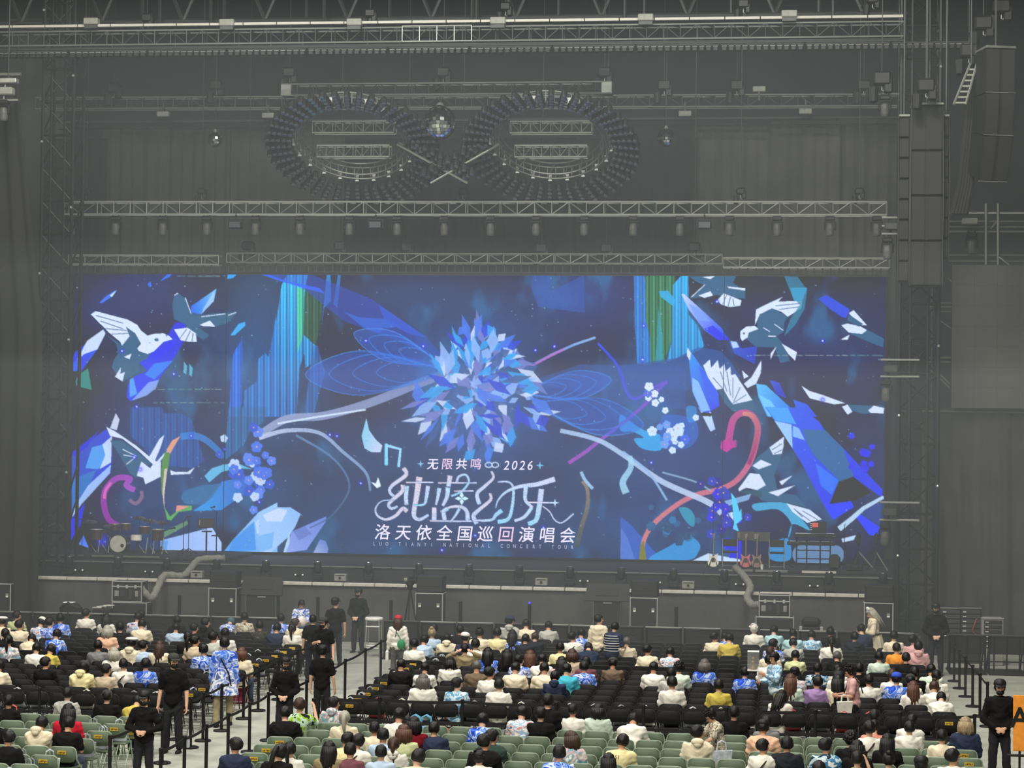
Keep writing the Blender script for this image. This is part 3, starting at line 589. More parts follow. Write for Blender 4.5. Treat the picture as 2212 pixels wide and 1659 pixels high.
crystal(T2, [(1620, 1530), (1720, 1400), (2000, 1100), (2196, 1000), (2196, 1530)], (104, 150, 235), (160, 186, 244), [([(1960, 1200), (2196, 1060), (2196, 1300), (1980, 1330)], (190, 196, 246)), ([(1720, 1400), (1950, 1200), (1970, 1500), (1680, 1520)], (92, 142, 230))])
crystal(T6, [(0, 1530), (0, 1140), (160, 1050), (330, 1050), (440, 1120), (380, 1260), (300, 1370), (130, 1520)], (176, 190, 246), (150, 178, 242), [([(40, 1130), (200, 1060), (300, 1080), (240, 1200), (80, 1200)], (206, 204, 246)), ([(0, 1350), (160, 1310), (140, 1480), (0, 1530)], (130, 170, 240))])
crystal(T6, [(280, 1530), (340, 1310), (710, 1145), (700, 1210), (500, 1500)], (150, 156, 232), (120, 130, 215), [([(360, 1300), (480, 1250), (560, 1330), (420, 1400)], (120, 124, 200)), ([(255, 1530), (330, 1280), (320, 1430), (280, 1530)], (190, 205, 250))])
crystal(T6, [(570, 1535), (640, 1390), (700, 1400), (730, 1480), (720, 1540)], (172, 166, 220), (110, 126, 200))
crystal(T5, [(640, 0), (730, 0), (780, 180), (740, 200)], (205, 206, 246), (180, 190, 240)); poly(T5([(660, 45), (700, 35), (760, 55), (740, 75), (670, 70)]), (60, 64, 66))
crystal(T4, [(500, 215), (520, 210), (620, 300), (830, 490), (900, 590), (800, 590), (690, 510), (560, 340)], (196, 196, 246), (64, 76, 226), [([(560, 290), (640, 330), (740, 440), (640, 430)], (130, 150, 236)), ([(690, 500), (760, 470), (900, 590), (800, 590)], (62, 76, 228))])
crystal(T4, [(550, 650), (580, 690), (700, 860), (800, 1020), (815, 1130), (720, 1190), (660, 1180), (590, 1010)], (90, 150, 236), (62, 88, 228), [([(550, 650), (580, 700), (570, 760), (545, 720)], (226, 210, 226)), ([(590, 900), (640, 930), (740, 1170), (665, 1180), (590, 1010)], (150, 180, 244)), ([(640, 800), (700, 860), (810, 1040), (800, 1130), (720, 1080)], (50, 100, 232))])
crystal(T4, [(900, 600), (970, 610), (1000, 660), (1130, 640), (1110, 790), (940, 700)], (84, 98, 200), (70, 84, 190), [([(910, 600), (960, 605), (980, 650), (930, 660)], (190, 200, 245))])
crystal(T4, [(1120, 950), (1200, 960), (1480, 1220), (1210, 1220), (1140, 1060)], (110, 180, 242), (70, 110, 236), [([(1140, 1040), (1240, 1090), (1330, 1220), (1220, 1220)], (130, 190, 246))])
crystal(T4, [(1425, 1080), (1540, 1120), (1620, 1220), (1470, 1220)], (60, 106, 230), (54, 90, 225)); crystal(T4, [(1230, 920), (1310, 940), (1370, 1070), (1290, 1040)], (80, 96, 210), (60, 70, 190))
crystal(T5, [(1195, 0), (1490, 0), (1640, 120), (1690, 200), (1800, 300), (2160, 680), (2150, 740), (1900, 560), (1800, 600), (1720, 800), (1900, 770), (1920, 820), (1750, 925), (1650, 760), (1500, 470), (1420, 340), (1300, 150)], (66, 104, 232), (58, 84, 228),
        [([(1270, 110), (1410, 140), (1420, 340)], (170, 196, 246)), ([(1420, 150), (1470, 170), (1520, 270), (1420, 240)], (150, 180, 246)), ([(1500, 180), (1690, 190), (1830, 330), (1920, 560), (1840, 640), (1600, 400), (1540, 300)], (74, 110, 158)), ([(1200, 0), (1380, 0), (1450, 140), (1280, 110)], (96, 160, 244)), ([(1610, 460), (1800, 600), (1740, 720), (1650, 640)], (60, 120, 244)), ([(1720, 800), (1800, 610), (1920, 570), (2060, 700), (1900, 780)], (64, 68, 78)), ([(1680, 800), (1900, 770), (1920, 820), (1750, 925)], (44, 84, 250))])
poly(T5([(1930, 890), (1980, 880), (2140, 990), (2140, 1060), (2050, 1050)]), (44, 84, 246)); poly(T5([(2050, 800), (2150, 790), (2130, 980), (1990, 880)]), (78, 88, 150))
poly(T5([(0, 900), (70, 950), (170, 1060), (340, 1255), (0, 1255)]), (88, 104, 190), .95); poly(T5([(0, 980), (60, 1080), (120, 1255), (0, 1255)]), (104, 122, 205), .9)
# water splashes right of centre
for q, c, a in [([(0, 60), (100, 130), (200, 190), (330, 230), (330, 350), (180, 340), (110, 260), (190, 250), (100, 200), (0, 190)], (80, 160, 235), .9), ([(330, 100), (420, 60), (600, 100), (640, 230), (560, 330), (420, 340), (330, 290)], (70, 110, 215), .6), ([(540, 0), (620, 0), (620, 100), (560, 120)], (70, 140, 225), .7),
                ([(230, 1255), (420, 1130), (560, 1060), (650, 1120), (640, 1190), (560, 1255)], (86, 150, 225), .85), ([(480, 830), (560, 830), (610, 900), (600, 980), (540, 940)], (84, 150, 190), .85), ([(1110, 790), (1380, 790), (1480, 900), (1560, 1010), (1420, 960), (1380, 1090), (1410, 960), (1300, 840), (1120, 850)], (98, 165, 220), .9), ([(1240, 1130), (1380, 1080), (1400, 1250), (1240, 1250)], (92, 150, 225), .8), ([(1460, 1140), (1800, 1140), (1800, 1280), (1460, 1280)], (150, 170, 235), .6)]: poly(T5(q), c, a, sm=True)
poly(T5([(580, 1265), (720, 1200), (990, 1250), (990, 1275), (580, 1275)]), (196, 204, 250)); poly(T5([(900, 1090), (1000, 1095), (1000, 1240), (900, 1240)]), (60, 60, 235), .8)
poly(T2([(1420, 720), (1500, 640), (1620, 600), (1780, 590), (1930, 650), (1780, 640), (1600, 680), (1470, 790)]), (120, 180, 235), .9)
poly(T2([(1430, 1000), (1600, 780), (1760, 750), (1990, 690), (1900, 880), (1720, 1000), (1600, 1080), (1300, 1090)]), (78, 150, 235), .9, (60, 110, 205)); poly(T2([(1170, 960), (1200, 880), (1380, 820), (1600, 800), (1500, 950), (1420, 1020), (1230, 1020)]), (88, 116, 170), .85)
# doves
WD, SD = (214, 208, 246), (86, 104, 142)
def dove(t, white, shade, wf=(), sf=()):
    for s in shade: poly(t(s), SD)
    for w_ in white: poly(t(w_), WD)
    for a, b in wf: stroke(t([a, b]), 1.6, SD)
    for a, b in sf: stroke(t([a, b]), 1.8, WD)
dove(T1, [[(230, 490), (280, 455), (450, 500), (620, 545), (720, 600), (760, 660), (830, 715), (900, 695), (1000, 690), (1060, 720), (1095, 755), (1000, 780), (960, 820), (900, 880), (830, 910), (740, 880), (720, 850), (760, 800), (700, 690), (600, 620), (640, 720), (560, 820), (540, 780), (430, 690), (350, 610)], [(580, 940), (660, 905), (640, 965)], [(485, 1150), (550, 1045), (540, 1120), (590, 1100), (565, 1200)]],
     [[(560, 580), (700, 690), (790, 740), (720, 830), (760, 900), (870, 890), (820, 960), (740, 1000), (740, 1100), (620, 1170), (560, 1200), (450, 1050), (480, 960), (520, 900), (500, 800), (380, 700), (560, 810)]], [((330, 560), (560, 640)), ((380, 640), (600, 660)), ((440, 700), (620, 690)), ((280, 500), (560, 580))])
poly(T1([(900, 750), (935, 740), (950, 770), (910, 775)]), SD); poly(T1([(1020, 705), (1040, 712), (1030, 725)]), (60, 70, 90))
dove(T1, [[(1110, 650), (1250, 630), (1340, 690), (1350, 780), (1270, 780), (1180, 765)], [(1380, 600), (1490, 555), (1545, 620), (1420, 615)]],
     [[(1090, 400), (1110, 300), (1150, 260), (1200, 300), (1240, 320), (1280, 470), (1390, 500), (1500, 480), (1780, 465), (1740, 520), (1680, 580), (1540, 620), (1400, 600), (1340, 700), (1270, 690), (1240, 600), (1110, 540)], [(1370, 630), (1480, 710), (1420, 765), (1330, 700)]], [((1160, 760), (1240, 650)), ((1230, 775), (1280, 670)), ((1300, 775), (1310, 690))], [((1110, 290), (1150, 265)), ((1400, 515), (1640, 485)), ((1290, 480), (1230, 320)), ((1690, 500), (1770, 470))])
dove(T2, [[(390, 205), (480, 250), (700, 400), (870, 540), (920, 570), (1000, 480), (1060, 440), (960, 560), (960, 730), (800, 810), (780, 740), (710, 720), (740, 620), (760, 570), (850, 640), (880, 600), (730, 460), (560, 330), (430, 300)], [(840, 520), (950, 330), (1000, 290), (960, 420), (900, 560)], [(1060, 660), (1120, 680), (1240, 680), (1320, 630), (1270, 700), (1070, 710)]],
     [[(430, 350), (560, 350), (730, 480), (870, 590), (760, 640), (710, 740), (640, 700), (540, 520)]], [], [((560, 440), (700, 510)), ((600, 600), (690, 530)), ((570, 500), (680, 520))])
dove(T4, [[(640, 225), (740, 190), (760, 225), (690, 245)], [(795, 265), (850, 205), (1000, 265), (990, 310), (900, 320), (830, 300)], [(670, 75), (780, 62), (740, 90)], [(880, 150), (1030, 165), (1030, 185), (900, 165)]], [[(560, 65), (960, 65), (930, 120), (1030, 190), (1030, 250), (880, 240), (800, 220), (700, 235), (570, 250), (690, 140), (620, 110)]], [((840, 300), (880, 220)), ((890, 315), (910, 240)), ((940, 310), (930, 250))], [((580, 240), (690, 140))])
dove(T4, [[(990, 520), (1040, 480), (1110, 475), (1140, 500), (1060, 530), (1050, 570), (1005, 600), (990, 570)], [(1110, 470), (1120, 340), (1200, 300), (1340, 235), (1300, 275), (1500, 268), (1490, 330), (1380, 400), (1330, 360), (1250, 330), (1150, 380)], [(1330, 620), (1455, 690), (1440, 760), (1380, 700)], [(1240, 700), (1290, 640), (1240, 750)]],
     [[(1130, 400), (1240, 320), (1380, 400), (1350, 450), (1350, 520), (1290, 560), (1340, 620), (1400, 760), (1320, 780), (1270, 650), (1120, 650), (1040, 580), (1060, 530), (1130, 500)]], [((1280, 310), (1480, 290)), ((1310, 340), (1460, 320))], [((1180, 490), (1230, 520)), ((1270, 460), (1340, 510)), ((1220, 560), (1280, 560))])
poly(T4([(1010, 530), (1030, 532), (1020, 550)]), (50, 60, 80)); poly(T4([(1350, 65), (1460, 70), (1540, 180), (1520, 330), (1440, 470), (1350, 560), (1400, 420), (1480, 300), (1420, 240)]), (74, 130, 170), .75); poly(T4([(1400, 160), (1540, 160), (1500, 270), (1430, 270)]), (76, 150, 205), .8)
dove(T4, [[(1820, 470), (1870, 455), (1980, 480), (2030, 510), (1990, 540), (1880, 530)], [(1880, 370), (1920, 345), (2030, 470), (1980, 470)], [(1810, 590), (1890, 545), (1870, 590)]], [[(1890, 540), (2040, 510), (2170, 580), (2160, 650), (2030, 600)]]); poly(T4([(1630, 250), (1700, 220), (1890, 340), (1860, 410), (1820, 400), (1720, 330)]), (64, 90, 215))
poly(T4([(1880, 380), (2000, 460), (1960, 480), (1870, 430)]), SD)
dove(T4, [[(680, 800), (735, 750), (745, 820), (800, 755), (815, 830), (860, 785), (870, 850), (910, 810), (915, 880), (950, 870), (1090, 1085), (930, 1120), (900, 1080), (850, 990), (790, 1000), (720, 900)], [(1020, 950), (1080, 900), (1165, 755), (1160, 860), (1120, 950), (1050, 985)], [(1005, 840), (1060, 890), (1020, 910)]], [[(800, 1000), (860, 1000), (910, 1100), (1090, 1090), (1130, 1170), (930, 1180), (860, 1110)]], [((760, 900), (850, 1000)), ((820, 850), (880, 1010)), ((880, 850), (910, 1040)), ((930, 900), (930, 1060)), ((990, 980), (940, 1090)), ((1040, 1040), (930, 1110))])
dove(T4, [[(1490, 965), (1560, 1010), (1660, 1040), (1850, 1110), (1760, 1120), (1560, 1070)], [(1825, 1140), (1870, 1120), (1910, 1180), (1870, 1205)], [(2040, 1170), (2085, 1130), (2170, 1150), (2165, 1195), (2060, 1190)]], [[(1850, 1120), (2060, 1130), (2170, 1130), (2170, 1180), (2000, 1200), (1900, 1170)]])
dove(T5, [[(975, 670), (1070, 540), (1150, 550), (1200, 640), (1130, 680), (1040, 660), (980, 690)], [(1090, 480), (1160, 430), (1250, 470), (1140, 510)], [(1230, 330), (1350, 240), (1345, 320), (1330, 380), (1260, 390)], [(1220, 700), (1440, 640), (1300, 730)], [(1310, 610), (1420, 560), (1330, 640)]], [[(1080, 480), (1140, 400), (1340, 250), (1340, 360), (1270, 560), (1300, 700), (1450, 720), (1530, 820), (1340, 780), (1170, 770), (1100, 690), (1150, 580)]], [((1250, 350), (1330, 300)), ((1270, 380), (1330, 350))])
poly(T5([(980, 690), (1060, 680), (1160, 690), (1170, 740), (1060, 720)]), (84, 96, 120)); poly(T5([(860, 770), (1080, 710), (1060, 760), (890, 810)]), (140, 160, 215))
poly(T5([(1370, 790), (1560, 840), (1660, 920), (1540, 950), (1420, 860)]), WD); stroke(T5([(1800, 1000), (1900, 920), (2000, 830), (2160, 740)]), 12, (190, 200, 240), .95, 7); poly(T5([(1820, 1080), (1940, 1050), (1920, 1090), (1830, 1110)]), (190, 200, 240))
for a, b in (((1450, 850), (1560, 930)), ((1500, 850), (1620, 920)), ((1430, 830), (1500, 900))): stroke(T5([a, b]), 1.5, SD)
# ribbons
MG, PK, OR_ = (176, 74, 170), (205, 120, 170), (220, 150, 130)
stroke(T2([(760, 880), (760, 950), (700, 1010), (630, 970)]), 8, (150, 110, 150), .9, sm=True); stroke(T2([(690, 870), (600, 820), (640, 750), (520, 740), (430, 800), (370, 900), (370, 1050), (420, 1180), (520, 1250)]), 12, (178, 92, 200), .95, 13, (150, 70, 160), sm=True)
stroke(T2([(440, 790), (380, 880), (370, 960)]), 6, (225, 110, 190), .9, sm=True)
stroke(T2([(1620, 530), (1560, 450), (1430, 340), (1300, 295), (1170, 310)]), 12, (64, 120, 190), .9, 15, (60, 130, 215), sm=True); poly(T2([(1170, 300), (1110, 400), (1060, 490), (1020, 450), (1080, 350)]), (226, 150, 140))
poly(T2([(1010, 460), (1060, 490), (1040, 640), (1000, 850), (990, 950), (970, 900), (965, 700), (975, 560)]), (108, 138, 96)); poly(T2([(1000, 650), (1030, 640), (1000, 920), (1000, 1080), (980, 900)]), (214, 180, 190)); poly(T2([(1000, 1050), (1060, 1150), (1120, 1100), (1140, 1030), (1290, 1035), (1290, 1080), (1150, 1100), (1070, 1190), (1030, 1180)]), (112, 160, 110)); poly(T2([(1130, 1030), (1260, 1040), (1120, 1100)]), (226, 140, 150))
poly(T2([(940, 1330), (1240, 1190), (1250, 1230), (1000, 1370)]), (112, 134, 120))
stroke(T7([(900, 1659), (1050, 1560), (1150, 1480), (1280, 1380), (1400, 1290), (1560, 1150), (1690, 1010), (1735, 970), (1640, 1010), (1480, 1110), (1400, 1060), (1340, 880), (1280, 780), (1150, 640)]), 8, (170, 90, 190), .95, 5, (76, 90, 225), sm=True)
stroke(T7([(1130, 590), (950, 650), (750, 740), (560, 840), (440, 690)]), 5, (150, 170, 235), .9, 6, (110, 110, 190), sm=False); stroke(T7([(860, 690), (700, 770), (580, 835)]), 5, (190, 110, 200), .9)
stroke(T5([(180, 1255), (190, 1100), (270, 960), (450, 810), (620, 720), (830, 670), (960, 600), (1060, 470), (1110, 330), (1135, 170), (1090, 70), (1010, 45), (940, 90), (910, 190), (900, 290), (960, 300)]), 9, (214, 130, 140), .96, 16, (196, 80, 160), sm=True)
stroke(T5([(1060, 470), (1110, 330), (1130, 170), (1090, 70), (1010, 50)]), 8, (150, 60, 120), .8, 9, (228, 150, 130), sm=True); poly(T5([(830, 280), (880, 260), (930, 330), (880, 370), (820, 340)]), (196, 74, 160)); poly(T5([(150, 1255), (165, 1130), (190, 1090), (215, 1255)]), (134, 124, 84))
stroke(T8([(2110, 350), (2160, 430), (2160, 600), (2100, 800), (2060, 980)]), 6, (200, 150, 130), .7, 12, (96, 94, 96), sm=True); stroke(T8([(2100, 260), (2140, 340), (2212, 420)]), 7, (170, 190, 240), .9, sm=True)
# long pale ribbons of light sweeping out from the middle
stroke([(560, 940), (620, 905), (700, 898), (800, 870), (900, 830), (985, 800)], 16, (176, 168, 216), .8, 20, (150, 142, 200), sm=True); stroke([(560, 946), (620, 930), (690, 935), (740, 975), (790, 1020), (800, 1060)], 10, (200, 192, 236), .9, 5, (120, 140, 190), sm=True)
stroke([(600, 915), (690, 900), (790, 885)], 4, (214, 214, 250), .9, sm=True); stroke([(640, 940), (720, 990), (755, 1050), (720, 1110), (670, 1140)], 5, (120, 136, 190), .8, 3, (90, 100, 140), sm=True)
stroke([(1210, 930), (1290, 950), (1350, 985), (1430, 1040), (1530, 1085), (1560, 1110)], 9, (176, 184, 232), .9, 14, (200, 196, 240), sm=True); stroke([(1345, 975), (1400, 1020), (1440, 1080)], 5, (150, 170, 225), .9, sm=True); stroke([(1430, 1020), (1500, 1040), (1535, 1060)], 4, (150, 160, 200), .9, sm=True)
stroke([(1360, 985), (1362, 1010), (1345, 1040), (1352, 1065)], 10, (170, 200, 240), .85, 16, sm=True)
# loops of thin light either side of the middle
for (x0, y0, dx_, dy_) in ((960, 800, -300, 10), (955, 790, -190, -70), (1130, 850, 190, -30), (1150, 870, 240, 50)):
    for k in range(4):
        f_ = 1 - .17 * k; n_ = (-dy_ * .16 * f_, dx_ * .16 * f_); e_ = (x0 + dx_ * f_, y0 + dy_ * f_); m_ = (x0 + dx_ * .6 * f_, y0 + dy_ * .6 * f_)
        stroke([(x0, y0), (m_[0] + n_[0], m_[1] + n_[1]), e_, (m_[0] - n_[0], m_[1] - n_[1]), (x0, y0)], 2.2, (130, 160, 235), .75, 1.2, (90, 130, 220), sm=True)
    poly(smooth([(x0, y0), (x0 + dx_ * .6 - dy_ * .16, y0 + dy_ * .6 + dx_ * .16), (x0 + dx_, y0 + dy_), (x0 + dx_ * .6 + dy_ * .16, y0 + dy_ * .6 - dx_ * .16)], 6, True), (62, 104, 214), .45)
# heap of pale crystal shards in the middle of the picture
glow(1035, 850, 120, 160, (104, 118, 196), .75)
for i in range(210):
    an = _rs.rand() * 6.283; rr_ = math.sqrt(_rs.rand()); cy = 840 + math.sin(an) * rr_ * 150; cx = 1035 + math.cos(an) * rr_ * (60 + 100 * min(1, max(0, (cy - 700) / 190)) * (1 - .7 * max(0, (cy - 930) / 60)))
    L = 12 + 24 * _rs.rand(); w_ = 5 + 9 * _rs.rand(); d_ = math.atan2(cy - 840, cx - 1030) + _rs.randn() * .5
    ux, uy = math.cos(d_), math.sin(d_); cc = [(204, 200, 244), (150, 168, 238), (96, 120, 226), (70, 150, 230), (128, 124, 200), (66, 84, 205), (90, 100, 160)][_rs.randint(7)]
    poly([(cx - ux * L, cy - uy * L), (cx - uy * w_, cy + ux * w_), (cx + ux * L, cy + uy * L), (cx + uy * w_, cy - ux * w_)], cc, .88)
# flowers
def flower(px, py, r, c, mid=(230, 160, 130)):
    for k in range(5):
        a = 2 * PI * k / 5 + px; x, y = px + math.cos(a) * r * .55, py + math.sin(a) * r * .55
        poly([(x + math.cos(b) * r * .5, y + math.sin(b) * r * .5) for b in np.arange(10) * .628], c)
    poly([(px + math.cos(b) * r * .16, py + math.sin(b) * r * .16) for b in np.arange(6) * 1.05], mid)
for i in range(34):
    x, y = 540 + _rs.randn() * 26, 1010 + _rs.randn() * 44
    flower(x, y, 8 + 5 * _rs.rand(), [(96, 118, 228), (110, 130, 236), (190, 196, 246), (78, 98, 205)][_rs.randint(4)])
for i in range(22): flower(1590 - 30 + _rs.randn() * 26, 1110 + _rs.randn() * 38, 7 + 6 * _rs.rand(), [(60, 56, 214), (70, 70, 226), (78, 84, 190), (52, 60, 150)][_rs.randint(4)])
for i in range(18): flower(1450 + _rs.randn() * 26, 930 + _rs.randn() * 24, 6 + 5 * _rs.rand(), [(90, 110, 225), (205, 208, 250), (120, 150, 235)][_rs.randint(3)])
for i in range(9): flower(1408 + _rs.randn() * 12, 870 + _rs.randn() * 22, 6 + 4 * _rs.rand(), [(215, 214, 250), (96, 110, 220)][_rs.randint(2)])
for i in range(10): flower(1870 + _rs.randn() * 14, 985 + _rs.randn() * 22, 5 + 4 * _rs.rand(), (60, 60, 226), (60, 60, 226))
for i in range(16): flower(1455 + _rs.randn() * 24, 1130 + _rs.randn() * 20, 6 + 5 * _rs.rand(), [(66, 92, 130), (84, 120, 176), (78, 104, 150)][_rs.randint(3)], (80, 110, 160))
# a butterfly, music-note charms, sparkles
poly(T5([(940, 950), (915, 700), (960, 760), (985, 860), (1000, 830), (1005, 920), (960, 960), (980, 1020), (930, 1000)]), (110, 190, 245)); poly(T5([(885, 870), (930, 860), (935, 930)]), (205, 210, 246))
for x, y in ((400, 795), (412, 800)): poly([(x - 3, y - 14), (x + 4, y - 4), (x + 2, y + 14), (x - 4, y + 10)], (110, 170, 215), .9)
poly(T6([(1080, 300), (1130, 115), (1160, 240), (1230, 340), (1300, 400), (1280, 470), (1180, 470), (1110, 430)]), (150, 196, 240), .95, (206, 200, 244)); stroke(T6([(1340, 380), (1340, 600)]), 7, (140, 200, 244)); stroke(T6([(1340, 400), (1490, 440), (1470, 620)]), 6, (160, 200, 246))
poly(T6([(1180, 785), (1230, 800), (1255, 735), (1285, 830), (1240, 850)]), (226, 222, 250))
for i in range(420):
    x, y = 165 + _rs.rand() * 1735, 600 + _rs.rand() * 590; r = 0.8 + 1.0 * _rs.rand()
    if _rs.rand() < .06: glow(x, y, 5.5, 5.5, (70, 70, 230), .8); r = 2.2; c = (225, 226, 255)
    else: c = (150, 165, 200)
    poly([(x - r, y), (x, y - r), (x + r, y), (x, y + r)], c, .9)
for x0, x1, y in ((330, 480, 870), (382, 484, 597), (1620, 1900, 768), (330, 470, 841)):
    x = x0
    while x < x1: l = 4 + 14 * _rs.rand(); stroke([(x, y), (x + l, y + .2)], 1.6, (170, 172, 178), .6); x += l + 8 * _rs.rand()
# title drawn with broad ribbon strokes
def tstroke(pts, w, w2=None, sm=True, c=None):
    p = T8(pts); k = 1 / 4.424
    a_, b_ = [((188, 206, 246), (214, 200, 244)), ((206, 196, 240), (160, 206, 246)), ((226, 196, 224), (196, 200, 248))][len(pts) % 3]
    stroke(p, (w + 9) * k, (70, 84, 150), .5, None if w2 is None else (w2 + 9) * k, sm=sm); stroke(p, w * k, c or a_, 1, None if w2 is None else w2 * k, b_, sm=sm)
for pts, w, w2 in [([(405, 225), (430, 290), (300, 390), (275, 450), (320, 500)], 40, 26), ([(400, 385), (390, 450), (270, 560), (290, 610), (350, 590)], 42, 20), ([(440, 640), (400, 610), (330, 680), (240, 715), (160, 680), (140, 610), (200, 540), (320, 530)], 40, 5),
                   ([(558, 310), (530, 500), (505, 670), (560, 715), (645, 670)], 58, 22), ([(430, 362), (690, 362)], 13, 13), ([(440, 395), (430, 500), (435, 575)], 38, 38), ([(640, 395), (625, 500), (600, 570), (500, 580)], 40, 12),
                   ([(735, 366), (1105, 366)], 12, 12), ([(852, 298), (835, 400)], 46, 40), ([(915, 360), (935, 305), (1000, 290), (1030, 350), (990, 420), (930, 465), (860, 492)], 22, 18), ([(890, 445), (1075, 442)], 12, 12), ([(748, 415), (735, 500), (715, 575)], 40, 18), ([(830, 410), (820, 500), (780, 585)], 46, 26),
                   ([(700, 600), (698, 722)], 40, 46), ([(760, 640), (860, 596), (960, 596), (1010, 640), (1020, 722)], 16, 44), ([(655, 728), (1055, 732)], 13, 13), ([(830, 610), (790, 640), (800, 720)], 36, 40), ([(940, 610), (900, 680), (850, 740)], 30, 10),
                   ([(1245, 255), (1262, 320), (1180, 400), (1110, 470), (1130, 570)], 20, 40), ([(1232, 465), (1235, 530), (1130, 620), (1075, 680), (1105, 755)], 24, 44), ([(1080, 724), (1240, 720), (1290, 670), (1345, 628)], 14, 44), ([(1305, 358), (1400, 356), (1450, 400), (1455, 500), (1430, 660), (1390, 720), (1305, 738)], 12, 40),
                   ([(1285, 610), (1310, 530), (1390, 450), (1520, 400), (1680, 380), (1850, 330)], 6, 50), ([(1575, 400), (1570, 530), (1640, 600)], 42, 22), ([(1722, 425), (1700, 600), (1670, 720), (1595, 758)], 52, 40), ([(1600, 552), (1850, 556)], 13, 13), ([(1630, 600), (1560, 690), (1465, 728)], 36, 24), ([(1735, 590), (1800, 640), (1850, 720), (1920, 745), (2030, 660)], 10, 14)]: tstroke(pts, w, w2)
for k in range(4):
    a = k * PI / 2; cx, cy = T8([(962, 515)])[0]; poly([(cx + math.cos(a) * 15, cy + math.sin(a) * 15), (cx + math.cos(a + .6) * 8, cy + math.sin(a + .6) * 8), (cx, cy), (cx + math.cos(a - .6) * 8, cy + math.sin(a - .6) * 8)], (206, 222, 250))
def star(px, py, r, c=(200, 214, 250)):
    poly([(px + math.cos(k * PI / 4) * (r if k % 2 == 0 else r * .25), py + math.sin(k * PI / 4) * (r if k % 2 == 0 else r * .25)) for k in range(8)], c)
star(*T8([(1852, 556)])[0], 10); star(*T8([(570, 185)])[0], 9, (150, 180, 240)); star(*T8([(1708, 200)])[0], 9, (130, 190, 240))
for c_ in (1219, 1281): stroke(T8([(c_ + 33 * math.cos(t), 195 + 24 * math.sin(t)) for t in np.linspace(0, 6.283, 22)]), 2.6, (204, 204, 244))
_a *= (0.97 + 0.06 * _rs.rand(NY, NX))[..., None]; _a[..., 0] *= .96; _a[..., 1] *= 1.06

HAZE_IN, HAZE_T = np.array([0.080, 0.080, 0.086]), 0.70
def to_emit(srgb):
    s = np.clip(np.asarray(srgb, float) / 255, 0, 1); l = np.where(s <= .04045, s / 12.92, ((s + .055) / 1.055) ** 2.4)
    return np.clip((l - HAZE_IN) / HAZE_T, 0, None)
led = thing('led_wall', 'huge lit screen with a blue fantasy picture of doves, crystals and a concert title', 'screen', ((SX0 + SX1) / 2, SCY, SZ0))
em = bpy.data.materials.new('led_picture'); em.use_nodes = True; nt = em.node_tree; nt.nodes.clear()
o_ = nt.nodes.new('ShaderNodeOutputMaterial'); e_ = nt.nodes.new('ShaderNodeEmission'); at_ = nt.nodes.new('ShaderNodeAttribute'); at_.attribute_name = 'picture'
nt.links.new(at_.outputs['Color'], e_.inputs['Color']); nt.links.new(e_.outputs[0], o_.inputs['Surface']); em.cycles.emission_sampling = 'NONE'
def led_part(i0, i1, gap0, gap1):
    n = i1 - i0; cx = (SX0 + SX1) / 2
    us = np.linspace(i0 / NX, i1 / NX, n); us[0] += gap0; us[-1] -= gap1
    X = SX0 + us * (SX1 - SX0) - cx; Z = (1 - np.linspace(0, 1, NY)) * (SZ1 - SZ0)
    vv = np.zeros((NY * n, 3)); vv[:, 0] = np.tile(X, NY); vv[:, 2] = np.repeat(Z, n)
    a = (np.arange(NY - 1)[:, None] * n + np.arange(n - 1)[None]).ravel(); fs = np.stack([a, a + n, a + n + 1, a + 1], 1)
    me = bpy.data.meshes.new('screen_section'); me.vertices.add(len(vv)); me.vertices.foreach_set('co', vv.ravel().astype(np.float32))
    me.loops.add(fs.size); me.loops.foreach_set('vertex_index', fs.ravel().astype(np.int32)); me.polygons.add(len(fs)); me.polygons.foreach_set('loop_start', np.arange(0, fs.size, 4, dtype=np.int32))
    me.update(calc_edges=True); at2 = me.attributes.new('picture', 'FLOAT_COLOR', 'POINT')
    c = np.ones((NY * n, 4), np.float32); c[:, :3] = to_emit(_a[:, i0:i1].reshape(-1, 3)); at2.data.foreach_set('color', c.ravel()); me.validate()
    return obj('screen_section', me, em, led)
ia, ib = int(uv(487, 900)[0] * NX), int(uv(1562, 900)[0] * NX)
led_part(0, ia, 0, .0004); led_part(ia, ib, .0004, .0004); led_part(ib, NX, .0004, 0)
obj('screen_housing', MB().bbox((0, 0.22, (SZ1 - SZ0) / 2), (SX1 - SX0 + .12, 0.3, SZ1 - SZ0 + .12), .02), BLACKM, led)
def emit_mat(name, rgb, k=1.0):
    if name in MATS: return MATS[name]
    m = bpy.data.materials.new(name); m.use_nodes = True; nt = m.node_tree; nt.nodes.clear(); o = nt.nodes.new('ShaderNodeOutputMaterial'); e = nt.nodes.new('ShaderNodeEmission')
    e.inputs['Color'].default_value = tuple(to_emit(rgb)) + (1,); e.inputs['Strength'].default_value = k; nt.links.new(e.outputs[0], o.inputs['Surface']); m.cycles.emission_sampling = 'NONE'; MATS[name] = m; return m
def glyph(ch, fat=0.0, shear=0.0):
    c = bpy.data.curves.new('glyph', 'FONT'); c.body = ch; c.align_x = 'CENTER'; c.align_y = 'CENTER'; c.offset = fat; c.shear = shear; c.resolution_u = 3
    o = bpy.data.objects.new('glyph', c); COL.objects.link(o); me = bpy.data.meshes.new_from_object(o.evaluated_get(bpy.context.evaluated_depsgraph_get())); bpy.data.objects.remove(o); return me
def letter(ch, px, py, size_px, m, fat=0.0, shear=0.1, sx=1.0):
    p = at(px, py, SCY - .02); k = size_px / 68.0 / 0.78; me = glyph(ch, fat, shear); me.name = 'letter'
    return obj('letter', me, m, led, loc=(p.x - led.location.x, -0.02, p.z - SZ0), rot=(PI / 2, 0, 0), sc=(k * sx, k, k))
